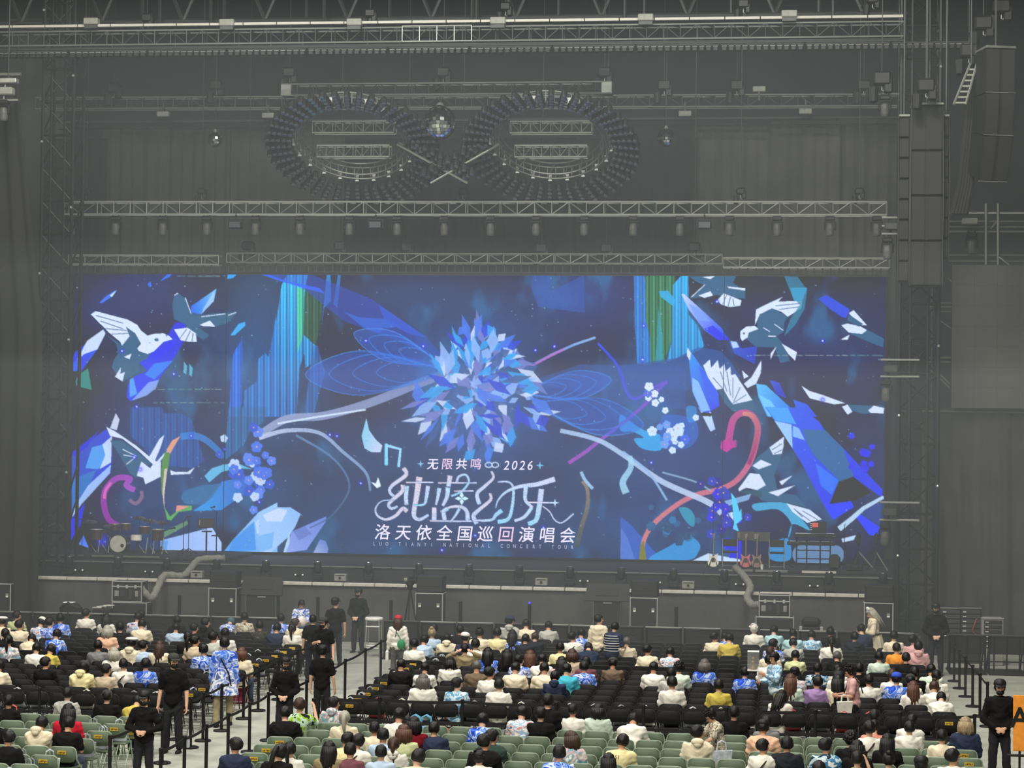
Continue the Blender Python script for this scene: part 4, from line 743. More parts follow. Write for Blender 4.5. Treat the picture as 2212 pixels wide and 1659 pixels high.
LW, LP, LD = emit_mat('title_white', (226, 224, 246)), emit_mat('title_pink', (224, 196, 226)), emit_mat('title_dim', (186, 188, 214))
for i, ch in enumerate('无限共鸣'): letter(ch, *T8([(682 + i * 137, 195)])[0], 20, LP if i % 2 else LW, 0.012)
for i, ch in enumerate('2026'): letter(ch, *T8([(1385 + i * 75, 205)])[0], 22, LW, 0.006, 0.2, .9)
for i, ch in enumerate('洛天依全国巡回演唱会'): letter(ch, *T8([(200 + i * 196.5, 848 + i * 3.6)])[0], 28, LP if i == 6 else LW, 0.009, 0.12)
x = 125
for ch in 'LUO TIANYI NATIONAL CONCERT TOUR':
    if ch != ' ': letter(ch, *T8([(x, 950 + (x - 120) * .018)])[0], 9.0, LD, 0.0, 0.0, .75)
    x += 61
GS1 = glyph('S1'); GS1.name = 'shirt_letters'
# ================================================================== rigging
def truss(name, label, p0, p1, h, d, bays, m, mb_=None, r=0.028, rb=0.016, cat='truss', group=None, drop=()):
    """horizontal box truss; p0 - p1 is its top front chord"""
    p0, p1 = Vector(p0), Vector(p1); L = (p1 - p0).length; ex = (p1 - p0).normalized(); ey = Vector((0, d, 0)); ez = Vector((0, 0, -h))
    t = thing(name, label, cat, p0, group=group); mb_ = mb_ or m
    for a in (Vector(), ey, ez, ey + ez): bar('chord', a, a + ex * L, r, m, t)
    for k in range(bays + 1):
        x = ex * (L * k / bays); bar('upright', x, x + ez, rb, mb_, t)
        if k % 2 == 0: bar('rear_upright', x + ey, x + ey + ez, rb, mb_, t)
    for k in range(bays):
        a, b = ex * (L * k / bays), ex * (L * (k + 1) / bays)
        if k % 2: a, b = b, a
        bar('brace', a, b + ez, rb, mb_, t)
        if k % 2 == 0: bar('top_brace', a, b + ey, rb, mb_, t)
    return t
def hoist(px, py, Y, label, top=26.0, s=1.0):
    p = at(px, py, Y); t = thing('chain_hoist', label, 'chain hoist', p, group='chain hoists above the stage')
    obj('motor_body', MB().bbox((0, 0, .18 * s), (.34 * s, .26 * s, .26 * s), .05).bbox((.12 * s, 0, .05 * s), (.16 * s, .2 * s, .3 * s), .03), PLASTIC, t)
    obj('hook', MB().tube([(0, 0, .05), (0, 0, -.06), (.05, 0, -.1), (.06, 0, -.05)], .018, 6), ALUD, t)
    obj('chain_bag', MB().lathe([(.03, -.32 * s), (.09 * s, -.28 * s), (.11 * s, -.02), (.1 * s, .0)], 10, (-.17 * s, 0, 0.02)), BLACK, t)
    bar('chain', (0, 0, .3 * s), (0, 0, top - p.z), .012, STEELD, t); return t
# roof grid far up: heavy dark warren truss
g0, g1 = at(-40, 52, 66), at(1960, 30, 66)
rt = thing('roof_truss', 'big dark roof truss with wide diagonal members at the top of the view', 'truss', g0)
Lr = g1.x - g0.x
bar('bottom_chord', (0, 0, 0), (Lr, 0, 0), .09, STEELD, rt); bar('top_chord', (0, 0, 3.2), (Lr, 0, 3.2), .09, STEELD, rt)
n = 22
for k in range(n):
    a, b = Lr * k / n, Lr * (k + 1) / n
    bar('diagonal', (a, 0, 0 if k % 2 else 3.2), (b, 0, 3.2 if k % 2 else 0), .075, STEELD, rt)
    if k % 2 == 0: bar('hanger', (a, 0, 0), (a, 0, 3.2), .06, STEELD, rt)
for px in (150, 345, 455, 700, 1020, 1030, 1350, 1600, 1800):
    p = at(px, 20, 65.4); bar('rigging_post', (p.x - g0.x, -.6, -.2), (p.x - g0.x, -.6, 3.2), .06, STEELD, rt)
# front truss over the stage edge
f0, f1 = at(-40, 70, 60), at(1952, 46, 60)
ft = truss('front_truss', 'long front lighting truss across the top of the stage', f0, f1, .42, .5, 56, ALUD, STEELD)
Lf = f1.x - f0.x
for k in range(27):
    a = Lf * k / 27; bar('top_pipe', (a + .01, -.1, .14), (a + Lf / 27 - .02, -.1, .14), .045, TAPE, ft)
bar('lamp_pipe', (0, -.1, -.55), (Lf, -.1, -.55), .04, STEELD, ft)
for px in (870, 1018):
    pass
a = at(868, 88, 59.9).x - f0.x; b = at(1018, 88, 59.9).x - f0.x
bar('bright_chord', (a, -.06, .03), (b, -.06, .03), .022, ALU, ft); bar('bright_chord', (a, -.06, -.42), (b, -.06, -.42), .022, ALU, ft)
for k in range(5): x = a + (b - a) * k / 4; bar('bright_upright', (x, -.06, .03), (x, -.06, -.42), .013, ALU, ft)
# lamp battens under it
cell = MB().bbox((0, 0, 0), (.15, .2, .13), .02).mesh('cell'); cap = MB().bbox((0, -.02, .07), (.15, .12, .03), .01).mesh('cap')
for k in range(12):
    x0 = at(-20, 118, 59.8).x + k * 2.42; t = thing('lamp_batten', 'batten of square lamps under the front truss, %s from the left' % nth(k), 'stage light', (x0, 59.9, f0.z - .745), group='lamp battens')
    bar('rail', (0, 0, .13), (2.36, 0, .13), .03, STEELD, t)
    for j in range(12):
        c = obj('lamp', cell, PLASTIC, t, loc=(.1 + j * .197, 0, 0)); obj('lamp_top', cap, GREYBOX, c)
for px, py in ((198, 46), (491, 49), (766, 48), (1076, 45), (1395, 38), (1705, 30)):
    p = at(px, py + 8, 59.9); t = thing('driver_box', 'pale box on top of the front truss, %s from the left' % nth([198, 491, 766, 1076, 1395, 1705].index(px)), 'power box', p, group='pale boxes on the front truss')
    obj('case', MB().bbox((0, 0, .1), (.44, .26, .2), .02), GREYBOX, t); obj('bracket', MB().box((0, 0, -.06), (.4, .2, .1)), STEELD, t)
for px, py, l in ((318, 52, 'leftmost, over the front truss'), (800, 42, 'left of the middle, over the front truss'), (1092, 28, 'near the middle, over the front truss'), (1606, 22, 'right of the middle, over the front truss'), (1885, 12, 'rightmost, over the front truss')):
    hoist(px, py, 60.3, 'chain hoist ' + l)
# middle truss carrying the backdrop
m0, m1 = at(77, 211, 68.6), at(1940, 203, 68.6)
truss('backdrop_truss', 'dull truss above the backdrop drapes, behind the mirror balls', m0, m1, .38, .4, 54, ALUD, STEELD)
bt = bpy.data.objects['backdrop_truss']; bar('drape_pipe', (.6, .6, -.75), (m1.x - m0.x, .6, -.75), .06, STEELD, bt); bar('drape_pipe', (.6, .6, -1.0), (m1.x - m0.x, .6, -1.0), .03, BLACK, bt)
for px, py, l in ((247, 205, 'on the backdrop truss near the left tower'), (468, 200, 'on the backdrop truss above the small left mirror ball'), (1435, 200, 'on the backdrop truss above the small right mirror ball'), (1592, 200, 'on the backdrop truss, second from the right'), (1866, 200, 'on the backdrop truss beside the right tower')):
    hoist(px, py, 68.6, 'chain hoist ' + l, s=1.3)
for px, py, l in ((353, 247, 'hanging under the backdrop truss at left'), (580, 250, 'under the backdrop truss beside the left light ring'), (1480, 246, 'under the backdrop truss beside the right light ring'), (1740, 241, 'under the backdrop truss at right'), (1640, 193, 'standing on the backdrop truss at right'), (1912, 180, 'standing on the truss beside the right tower')):
    p = at(px, py, 68.6); t = thing('driver_box', 'pale box ' + l, 'power box', p, group='pale boxes on the backdrop truss'); obj('case', MB().bbox((0, 0, 0), (.42, .22, .18), .02), GREYBOX, t); obj('bracket', MB().box((0, 0, .2 if 'under' in l else -.2), (.06, .1, .36)), STEELD, t)
# truss with the moving heads
h0, h1 = at(140, 436, 65.2), at(1916, 436, 65.2)
ht = truss('light_truss', 'bright truss with a row of moving-head lights hanging below', h0, h1, .40, .4, 48, ALU, ALUD, r=.03, rb=.018)
def moving_head_meshes():
    base = MB().bbox((0, 0, -.09), (.30, .24, .13), .03).cyl((-.1, 0, 0), (-.1, 0, .05), .02).cyl((.1, 0, 0), (.1, 0, .05), .02)
    yoke = MB().bbox((0, 0, -.18), (.34, .1, .05), .01).bbox((-.16, 0, -.32), (.05, .13, .26), .02).bbox((.16, 0, -.32), (.05, .13, .26), .02)
    head = MB().lathe([(.06, .16), (.11, .12), (.13, .0), (.125, -.16), (.11, -.22)], 14, (0, 0, -.40)); lens = MB().lathe([(.09, .0), (.08, -.02)], 14, (0, 0, -.62))
    return [fixnormals(x.mesh(n_)) for x, n_ in ((base, 'base'), (yoke, 'yoke'), (head, 'head'), (lens, 'lens'))]
MHM = moving_head_meshes(); HEADM = mat('fixture_grey', (78, 78, 74), 0.5); LENSM = mat('lens_glass', (70, 78, 84), 0.15, spec=0.8)
def moving_head(p, label, up=False, s=1.0, group='moving-head lights', rz=0.0):
    t = thing('moving_head_light', label, 'stage light', p, group=group); t.scale = (s, s, s); t.rotation_euler = (PI if up else 0, 0, rz)
    obj('base', MHM[0], PLASTIC, t); obj('yoke', MHM[1], PLASTIC, t); h = obj('head', MHM[2], HEADM if not up else PLASTIC, t); obj('lens', MHM[3], LENSM, h); return t
for i, px in enumerate([155, 250, 352, 447, 552, 648, 755, 858, 960, 1060, 1158, 1262, 1368, 1469, 1576, 1679, 1793, 1894]):
    moving_head(at(px, 466, 65.3), 'grey moving-head light hanging from the bright truss, %s from the left' % nth(i))
for i, px in enumerate((510, 812, 1522)):
    p = at(px, 466, 65.2); t = thing('flood_light', 'wide black floodlight hanging from the bright truss, %s from the left' % nth(i), 'stage light', p, group='floodlights on the bright truss')
    obj('yoke', MB().box((0, 0, -.12), (.46, .05, .03)).box((-.23, 0, -.25), (.03, .05, .26)).box((.23, 0, -.25), (.03, .05, .26)).cyl((0, 0, .08), (0, 0, -.12), .03), PLASTIC, t)
    obj('housing', MB().bbox((0, 0, -.3), (.42, .3, .24), .04), PLASTIC, t); obj('lens', MB().box((0, -.155, -.3), (.36, .01, .18)), LENSM, t)
for px, py, l in ((186, 425, 'far left on the bright truss'), (436, 424, 'left part of the bright truss'), (1000, 425, 'middle of the bright truss'), (1600, 424, 'right part of the bright truss'), (1856, 424, 'far right on the bright truss')):
    hoist(px, py, 65.4, 'chain hoist ' + l, s=.85)
# trusses on top of the screen
for (a, b, n_, l) in ((148, 472, 9, 'short bright truss over the left section of the screen'), (490, 1560, 30, 'long dull truss over the middle section of the screen'), (1562, 1922, 10, 'short bright-ended truss over the right section of the screen')):
    q0, q1 = at(a, 551 if a < 200 else (547 if a < 600 else 557), 66.3), at(b, 557 + (b - 1000) * .004, 66.3)
    q1.z = q0.z
    t = truss('screen_truss', l, q0, q1, .30, .42, n_, ALU if a != 490 else ALUD, ALUD, group='trusses on top of the screen')
    LL = q1.x - q0.x
    bar('lower_chord', (0, .2, -.60), (LL, .2, -.60), .03, STEELD, t)
    for k in range(n_ * 2 + 1): x = LL * k / (n_ * 2); bar('hanger', (x, .2, -.30), (x, .2, -.60), .022, STEELD, t)
for px, py, l in ((536, 545, 'over the left part of the screen'), (735, 545, 'over the left middle of the screen'), (880, 548, 'over the middle of the screen'), (1170, 550, 'over the right middle of the screen'), (1310, 550, 'over the right half of the screen'), (1500, 548, 'over the right part of the screen')):
    hoist(px, py, 66.6, 'chain hoist on the screen truss ' + l, s=1.15)
# the figure-of-eight light rings
RY = 63.2
def ring_pt(cx, cy, rx, ry, ang, k=1.0, dz=0.0):
    """point of a tilted circle; the ring leans back so that its rear hangs lower"""
    c = at(cx, cy, RY); R_ = rx / 71.2; tilt = 0.55
    x, s_ = math.cos(ang) * R_ * k, math.sin(ang) * R_ * k
    return Vector((c.x + x, c.y - s_ * math.cos(tilt), c.z + s_ * math.sin(tilt) + dz))
lampb = fixnormals(MB().lathe([(.06, .15), (.09, .11), (.095, -.06), (.085, -.09)], 9).mesh('lamp_head')); lampl = MB().lathe([(.072, 0), (.066, -.012)], 9, (0, 0, -.09)).mesh('lamp_lens')
clampm = MB().prism([(-.06, .16), (.06, .16), (.03, .05), (.06, -.04), (-.06, -.04), (-.03, .05)], -.02, .02).mesh('clamp')
PALE = mat('pale_clamp_paint', (206, 208, 204), 0.5); LBLUE = mat('lamp_lens_blue', (92, 97, 108), 0.2, spec=.8)
for ri, (cx, cy, nm) in enumerate(((763, 283, 'left'), (1190, 281, 'right'))):
    t = thing('ring_truss', '%s ring of the figure-of-eight light truss' % nm, 'truss', at(cx, cy, RY), group='figure-of-eight light rings'); o = t.location
    rx, ry = 130, 78
    for k_, dz in ((1.0, .0), (1.0, -.34), (.88, .0), (.88, -.34)):
        pts = [ring_pt(cx, cy, rx, ry, 2 * PI * i / 56, k_, dz) - o for i in range(57)]; obj('ring_chord', MB().tube(pts, .028, 6), ALUD, t)
    for i in range(44):
        a = 2 * PI * i / 44; bar('rung', ring_pt(cx, cy, rx, ry, a, 1.0, 0) - o, ring_pt(cx, cy, rx, ry, a, 1.0, -.34) - o, .016, ALUD, t)
        if i % 2 == 0: bar('brace', ring_pt(cx, cy, rx, ry, a, 1.0, -.34) - o, ring_pt(cx, cy, rx, ry, a + 2 * PI / 44, .88, -.0) - o, .014, ALUD, t)
    nb = 44
    for i in range(nb):
        a = 2 * PI * i / nb + .05; s_ = math.sin(a)
        b0 = ring_pt(cx, cy, rx, ry, a, 1.04, -.42); b1 = ring_pt(cx, cy, rx, ry, a, 1.50, -.52); d = b1 - b0
        t2 = thing('light_bar', 'radial bar of small black lamps on the %s ring, %s counted from its right end' % (nm, nth(i)), 'stage light', b0, group='radial light bars on the rings')
        bar('arm', (0, 0, 0), d, .022, BLACKM, t2)
        if i % 2 == 0: obj('clamp', clampm, PALE, t2, loc=(0, -.02, .08))
        for j in range(5):
            l_ = obj('lamp', lampb, PLASTIC, t2, loc=d * ((j + .5) / 5) + Vector((0, 0, -.10)), rot=(-.35, 0, 0)); obj('lens', lampl, LBLUE, l_)
    for (ya, yb, xa, xb, n_) in ((262, 286, cx - 88, cx + 88, 8), (314, 340, cx - 78, cx + 78, 8)):
        q0, q1 = at(xa, ya, RY + .8), at(xb, ya, RY + .8); q1.z = q0.z
        truss('cross_truss', 'short bright truss inside the %s light ring, %s one' % (nm, 'upper' if ya < 300 else 'lower'), q0, q1, .36, .4, n_, ALU, ALUD, group='short trusses inside the light rings')
k = 0
for (xa, ya, xb, yb) in [(872 + 17 * j, 318 + 9 * j, 905 + 17 * j, 300 + 9 * j) for j in range(8)] + [(1066 - 17 * j, 320 + 9 * j, 1030 - 17 * j, 300 + 9 * j) for j in range(8)]:
    b0, b1 = at(xa, ya, RY + .3), at(xb, yb, RY - .3); d = b1 - b0
    t2 = thing('light_bar', 'slanting bar of black lamps in the crossing between both rings, %s one' % nth(k), 'stage light', b0, group='light bars in the ring crossing'); k += 1
    bar('arm', (0, 0, 0), d, .022, BLACKM, t2)
    for j in range(4): l_ = obj('lamp', lampb, PLASTIC, t2, loc=d * ((j + .5) / 4) + Vector((0, 0, -.10)), rot=(-.35, 0, 0)); obj('lens', lampl, LBLUE, l_)
for sgn, (xa, xb) in enumerate(((858, 1010), (1078, 930))): bt2 = thing('crossing_pipe', 'slanting pipe carrying lamps between the rings, %s one' % ('falling' if sgn == 0 else 'rising'), 'truss', at(xa, 312, RY)); bar('pipe', (0, 0, 0), at(xb, 396, RY) - at(xa, 312, RY), .04, ALUD, bt2); bar('pipe', (0, .3, .1), at(xb, 396, RY) - at(xa, 312, RY) + Vector((0, .3, .1)), .04, ALUD, bt2)
q0, q1 = at(607, 182, RY - 1.0), at(1322, 179, RY - 1.0); q1.z = q0.z
tt = truss('ring_header_truss', 'truss above both light rings with bright corner blocks', q0, q1, .34, .4, 20, ALUD, STEELD)
for x in (.16, q1.x - q0.x - .16): obj('corner_block', MB().bbox((x, .2, -.17), (.36, .44, .38), .03), ALUD, tt)
for px, l in ((626, 'left end'), (958, 'middle'), (1306, 'right end')): hoist(px, 172, RY - .8, 'chain hoist on the ring header truss, ' + l, s=1.2)
# mirror balls
def mirror_ball(px, py, rpx, Y, label, big):
    c = at(px, py, Y); r = rpx / (F / Y); t = thing('mirror_ball', label, 'mirror ball', c - Vector((0, 0, r)), group='mirror balls')
    MIR = mat('mirror_glass', (236, 238, 236), 0.06, 1.0, var=.06, scale=30)
    rows = 14 if big else 10; obj('core', MB().ell((0, 0, r), r * .965, 20, 12), BLACK, t); mb = MB()
    for j in range(rows):
        t0, t1 = -PI / 2 + PI * j / rows, -PI / 2 + PI * (j + 1) / rows; tm = (t0 + t1) / 2; nn = max(4, int(2 * rows * math.cos(tm)))
        for i in range(nn):
            a0, a1 = 2 * PI * (i + .05) / nn, 2 * PI * (i + .95) / nn; e0, e1 = t0 + .05 * (t1 - t0), t1 - .05 * (t1 - t0)
            q = [Vector((math.cos(a) * math.cos(e), math.sin(a) * math.cos(e), math.sin(e))) * r + Vector((0, 0, r)) for a, e in ((a0, e0), (a1, e0), (a1, e1), (a0, e1))]; mb.add(q, [(0, 1, 2, 3)])
    f = obj('mirror_facets', mb, MIR, t); f['kind'] = 'stuff'
    obj('cap', MB().lathe([(.12 * r, 2 * r + .10), (.3 * r, 2 * r)], 12), ALU, t); bar('wire', (0, 0, 2 * r), (0, 0, (at(px, 205, Y).z if big else g0.z + .1) - c.z + r), .012, STEELD, t)
mirror_ball(950, 265, 37, 62.6, 'largest mirror ball, hanging between the two light rings', True)
mirror_ball(465, 302, 17, 66.0, 'small mirror ball hanging left of the light rings', False)
mirror_ball(1439, 298, 20, 66.0, 'small mirror ball hanging right of the light rings', False)
# towers
def tower(px, Y, w, d, z1, label, m):
    c = at(px, 1240, Y); t = thing('truss_tower', label, 'truss tower', (c.x, Y, 0), group='truss towers beside the stage'); h = w / 2
    for sx in (-1, 1):
        for sy in (-1, 1):
            bar('leg', (sx * h, sy * d / 2, 0), (sx * h, sy * d / 2, z1), .06, m, t)
        bar('inner_leg', (sx * h * .45, -d / 2, 0), (sx * h * .45, -d / 2, z1), .045, m, t)
    n_ = int(z1 / 1.0)
    for k in range(n_):
        za, zb = z1 * k / n_, z1 * (k + 1) / n_
        bar('rung', (-h, -d / 2, zb), (h, -d / 2, zb), .04, m, t); bar('brace', (-h, -d / 2, za), (h, -d / 2, zb), .03, m, t); bar('brace', (h, -d / 2, za), (-h, -d / 2, zb), .03, m, t)
        bar('side_brace', (-h, -d / 2, za), (-h, d / 2, zb), .03, m, t); bar('side_brace', (h, -d / 2, za), (h, d / 2, zb), .03, m, t)
        if k % 2 == 0: obj('sleeve_bolt', MB().ell((0, 0, 0), .045, 6, 4), ALU, t, loc=(h * (-1) ** (k // 2), -d / 2 - .06, zb - .2))
    obj('foot_plate', MB().bbox((0, 0, .04), (w + .3, d + .3, .08), .02), BLACKM, t); return t
tower(120, 61.2, .95, .95, 21, 'dark truss tower at the left end of the stage', BLACKM)
tower(1978, 61.0, 1.1, 1.0, 24, 'dark truss tower at the right end of the stage', BLACKM)
# short light ladders fixed to the towers
for i, (x0, x1, ys, hy) in enumerate(((1905, 1950, (470, 488, 505), 512), (1902, 1986, (777, 813), 820), (1900, 1986, (1085, 1123), 1130))):
    a, b = at(x0, ys[0], 60.2), at(x1, ys[0], 60.2); t = thing('light_ladder', 'short bar ladder with one light on the right tower, %s from the top' % nth(i), 'rigging', a, group='bar ladders on the right tower')
    for y in ys: z = at(x0, y, 60.2).z - a.z; bar('rail', (0, 0, z), (b.x - a.x, 0, z), .03, ALU, t)
    bar('post', (.25, .06, .1), (.25, .06, z - .1), .03, STEELD, t); bar('post', (b.x - a.x - .1, .4, .1), (b.x - a.x - .1, .4, z - .1), .03, STEELD, t)
    obj('driver_box', MB().bbox((.28, -.05, z * .55), (.4, .2, .2), .02), STEELD, t)
    moving_head(at(x0 + 12, hy, 60.15), 'moving-head light on the bar ladder of the right tower, %s from the top' % nth(i + 1))
mh = moving_head(at(1912, 205, 60.6), 'moving-head light on the right tower, topmost'); bar('arm', (-.1, 0, .04), (1.0, .2, .04), .03, ALUD, mh)
for px, py in ((64, 1140), ):
    pass
# hanging line arrays
def line_array(px0, px1, py0, py1, Y, rows, label, curve=0.0, depth=.7, cols=2, group='hanging loudspeaker arrays'):
    a, b = at(px0, py0, Y), at(px1, py0, Y); zb = at(px0, py1, Y).z; w = b.x - a.x; hgt = a.z - zb
    t = thing('line_array', label, 'loudspeaker', ((a.x + b.x) / 2, Y, zb), group=group); hh = hgt / rows
    for k in range(rows):
        z = hgt - hh * (k + .5); off = curve * (k / max(1, rows - 1)) ** 2; ang = 2 * curve * (k / max(1, rows - 1)) / max(rows * hh, .1) * 1.0
        c = obj('cabinet', MB().bbox((0, 0, 0), (w, depth, hh - .02), .025), ARRM, t, loc=(0, off, z), rot=(ang, 0, 0))
        for s_ in range(cols): obj('grille', MB().bbox(((-.5 + (s_ + .5) / cols) * w, -depth / 2 - .006, 0), (w / cols - (.11 if cols > 1 else .05), .02, hh - .07), .008), GRIL, c)
    for sx in (-1, 1): bar('side_edge', (sx * w / 2, -depth / 2, 0), (sx * w / 2, -depth / 2, hgt), .012, STEELD, t)
    obj('top_frame', MB().bbox((0, 0, hgt + .05), (w, depth, .07), .01), ALUD, t); bar('lifting_chain', (0, 0, hgt + .05), (0, 0, 25 - zb), .03, STEELD, t); return t
ARRM = mat('speaker_cabinet_paint', (26, 27, 28), .6); GRIL = mat('speaker_grille', (38, 38, 38), .7, var=.2, scale=60)
line_array(1967, 2037, 232, 620, 58.6, 4, 'tall main loudspeaker array hanging in front of the right tower')
line_array(1941, 1965, 256, 610, 58.9, 8, 'narrow loudspeaker column left of the main hanging array', cols=1, depth=.5)
line_array(2038, 2050, 256, 560, 58.9, 7, 'narrow loudspeaker column right of the main hanging array', cols=1, depth=.5)
def curved_array(px0, px1, py0, py1, Y, label):
    a, b = at(px0, py0, Y), at(px1, py0, Y); zb = at(px0, py1, Y).z; w = b.x - a.x; hgt = a.z - zb; t = thing('line_array', label, 'loudspeaker', ((a.x + b.x) / 2, Y, zb), .24, 'hanging loudspeaker arrays')
    def pt(u): return (0.0 if u < .3 else 0.6 * ((u - .3) / .7) ** 2, hgt * (1 - u))            # bowed line of the front faces
    cuts = (0.0, .34, .66, 1.0)
    for k in range(3):
        us = np.linspace(cuts[k] + .004, cuts[k + 1] - .004, 7); prof = []
        for u in us: prof.append(pt(u))
        n_ = len(prof); vs = []; fs = []
        for (y, z), u in zip(prof, us):
            e = .02; dv = Vector((0, pt(min(1, u + e))[0] - pt(max(0, u - e))[0], pt(min(1, u + e))[1] - pt(max(0, u - e))[1])).normalized(); nb_ = Vector((0, -dv.z, dv.y)) * .95
            for x in (-w / 2, w / 2): vs += [(x, y, z), (x, y + nb_.y, z + nb_.z)]
        for i in range(n_ - 1):
            p_, q_ = 4 * i, 4 * i + 4; fs += [(p_, q_, q_ + 2, p_ + 2), (p_ + 1, p_ + 3, q_ + 3, q_ + 1), (p_, p_ + 1, q_ + 1, q_), (p_ + 2, q_ + 2, q_ + 3, p_ + 3)]
        L_ = 4 * (n_ - 1); fs += [(0, 2, 3, 1), (L_, L_ + 1, L_ + 3, L_ + 2)]
        c = obj('cabinet', fixnormals(MB().add(vs, fs).mesh('cabinet')), ARRM, t)
        for s_ in (-1, 1):
            mb = MB(); 
            for u in us: y, z = pt(u); mb.v += [(s_ * w * .05, y - .02, z), (s_ * w * .47, y - .02, z)]
            mb.f = [(2 * i, 2 * i + 2, 2 * i + 3, 2 * i + 1) for i in range(n_ - 1)]; obj('grille', mb, GRIL, c)
        bar('edge', (-w / 2, pt(us[-1])[0] - .03, pt(us[-1])[1]), (w / 2, pt(us[-1])[0] - .03, pt(us[-1])[1]), .012, ALUD, t)
    obj('top_frame', MB().bbox((0, .4, hgt + .05), (w, .9, .07), .01), ALUD, t); bar('lifting_chain', (0, .4, hgt + .05), (0, .4, 25 - zb), .03, STEELD, t)
curved_array(2128, 2196, 106, 388, 56.5, 'curved loudspeaker array hanging at the far right')
for px, py, l in ((2000, 205, 'above the main hanging array'), (1905, 190, 'beside the right tower'), (2124, 70, 'above the curved array, left one'), (2163, 35, 'above the curved array, right one'), (2093, 130, 'above the cable bundle')): hoist(px, py, 57.6, 'chain hoist ' + l, s=1.4)
cb = thing('cable_bundle', 'thick black cable bundle hanging beside the curved loudspeaker array', 'cable', at(2062, 452, 57.8))
o = cb.location
for k in range(5): obj('cable', MB().tube([at(2096 + 4 * k, 130, 57.8) - o, at(2090 + 5 * k, 250, 57.8) - o, at(2074 + 6 * k, 400, 57.8) - o, at(2058 + 7 * k, 462, 57.8) - o], .085, 7), CURT, cb)
lb = thing('lift_ladder', 'sloping rung frame beside the curved loudspeaker array', 'rigging', at(2060, 220, 57.2)); o = lb.location
for k in range(7): a, b = at(2064 + 5 * k, 222 - 12 * k, 57.2), at(2088 + 3 * k, 222 - 12 * k, 57.2); bar('rung', a - o, b - o, .03, ALU, lb)
bar('chain', at(2098, 140, 57.2) - o, at(2098, 140, 57.2) - o + Vector((0, 0, 8)), .02, STEELD, lb)
for xa, xb in ((2060, 2096), (2086, 2110)): bar('rail', at(xa, 226, 57.2) - o, at(xb, 138, 57.2) - o, .035, ALUD, lb)
# left edge: end of the left hanging rig
lp = at(18, 175, 57.4); t = thing('hoist_frame', 'pale motor frame hanging at the far left edge', 'rigging', lp)
obj('frame', MB().bbox((0, 0, 0), (.55, .3, .14), .02), ALU, t); obj('box', MB().bbox((-.05, 0, -.3), (.42, .3, .22), .03), GREYBOX, t); bar('rail', (-.4, 0, -.55), (.3, 0, -.55), .03, ALU, t); bar('chain', (0, 0, .07), (0, 0, 10), .02, STEELD, t)
mh = moving_head(at(8, 214, 57.4), 'moving-head light hanging at the far left edge'); bar('arm', (0, 0, 0), (.05, 0, .5), .03, ALUD, mh)
# pipe grid above the side screen
pg = thing('pipe_frame', 'horizontal pipe frame above the blank side screen', 'scaffold', at(2050, 565, 63.4)); o = pg.location
for y, r_ in ((460, .04), (478, .03), (490, .03), (500, .04), (551, .035), (564, .04)): a = at(2050, y, 63.4); b = at(2300, y, 63.4); bar('pipe', a - o, Vector((b.x, a.y, a.z)) - o, r_, ALUD if y != 460 else ALU, pg)
for x in (2130, 2156): bar('post', at(x, 440, 63.3) - o, at(x, 572, 63.3) - o, .045, ALUD, pg)
bar('brace', at(2140, 495, 63.3) - o, at(2160, 470, 63.3) - o, .03, ALUD, pg); bar('brace', at(2158, 555, 63.2) - o, at(2180, 572, 63.2) - o, .03, ALU, pg)
moving_head(at(2099, 502, 63.2), 'moving-head light hanging from the pipe frame above the blank side screen')
p = at(2095, 478, 63.1); t = thing('driver_box', 'pale box on the pipe frame above the blank side screen', 'power box', p); obj('case', MB().bbox((0, 0, 0), (.46, .2, .18), .02), GREYBOX, t); obj('bracket', MB().box((0, .1, 0), (.1, .1, .1)), STEELD, t)
sf = thing('scaffold', 'dark scaffold between the right tower and the side screen', 'scaffold', (at(2030, 885, 64).x, 64, at(2030, 885, 64).z)); o = sf.location
for y in (655, 663, 673, 773, 782): bar('ledger', at(2003, y, 63.9) - o, at(2075, y, 63.9) - o, .03, ALUD, sf)
for a, b in (((2015, 680), (2058, 712)), ((2015, 792), (2052, 830)), ((2015, 802), (2052, 838)), ((2048, 600), (2060, 612))): bar('brace', at(*a, 63.9) - o, at(*b, 63.9) - o, .03, ALUD, sf)
for x in (2004, 2014): bar('standard', at(x, 600, 63.9) - o, Vector((at(x, 890, 63.9).x, 63.9, 0)) - o, .04, STEELD, sf)
# ================================================================== on and in front of the stage
PITY = 58.6
for i, px in enumerate([43, 149, 254, 360, 468, 574, 686, 796, 905, 1013, 1122, 1232, 1342, 1455, 1565, 1678, 1791, 1908]):
    moving_head(Vector((at(px, 1243, 60.7).x, 60.7, 1.70)), 'black moving-head light standing on the stage apron, %s from the left' % nth(i), up=True, s=.92, group='moving-head lights on the apron')
spotm = MB().bbox((0, 0, .17), (.30, .14, .09), .03).bbox((0, 0, .06), (.05, .05, .12), .01).bbox((0, 0, .01), (.2, .16, .02), .005).mesh('spot')
glm = MB().ell((0, 0, 0), .03, 8, 5).mesh('lamp_glint')
for i, px in enumerate((172, 323, 493, 647, 1262, 1418, 1598, 1758)):
    t = thing('uplight', 'small T-shaped uplight on the stage apron, %s from the left' % nth(i), 'stage light', (at(px, 1250, 60.35).x, 60.35, 1.72), group='small uplights on the apron')
    obj('body', spotm, PLASTIC, t)
    for s in (-1, 1): obj('lamp', glm, WHITEP, t, loc=(s * .11, -.08, .18))
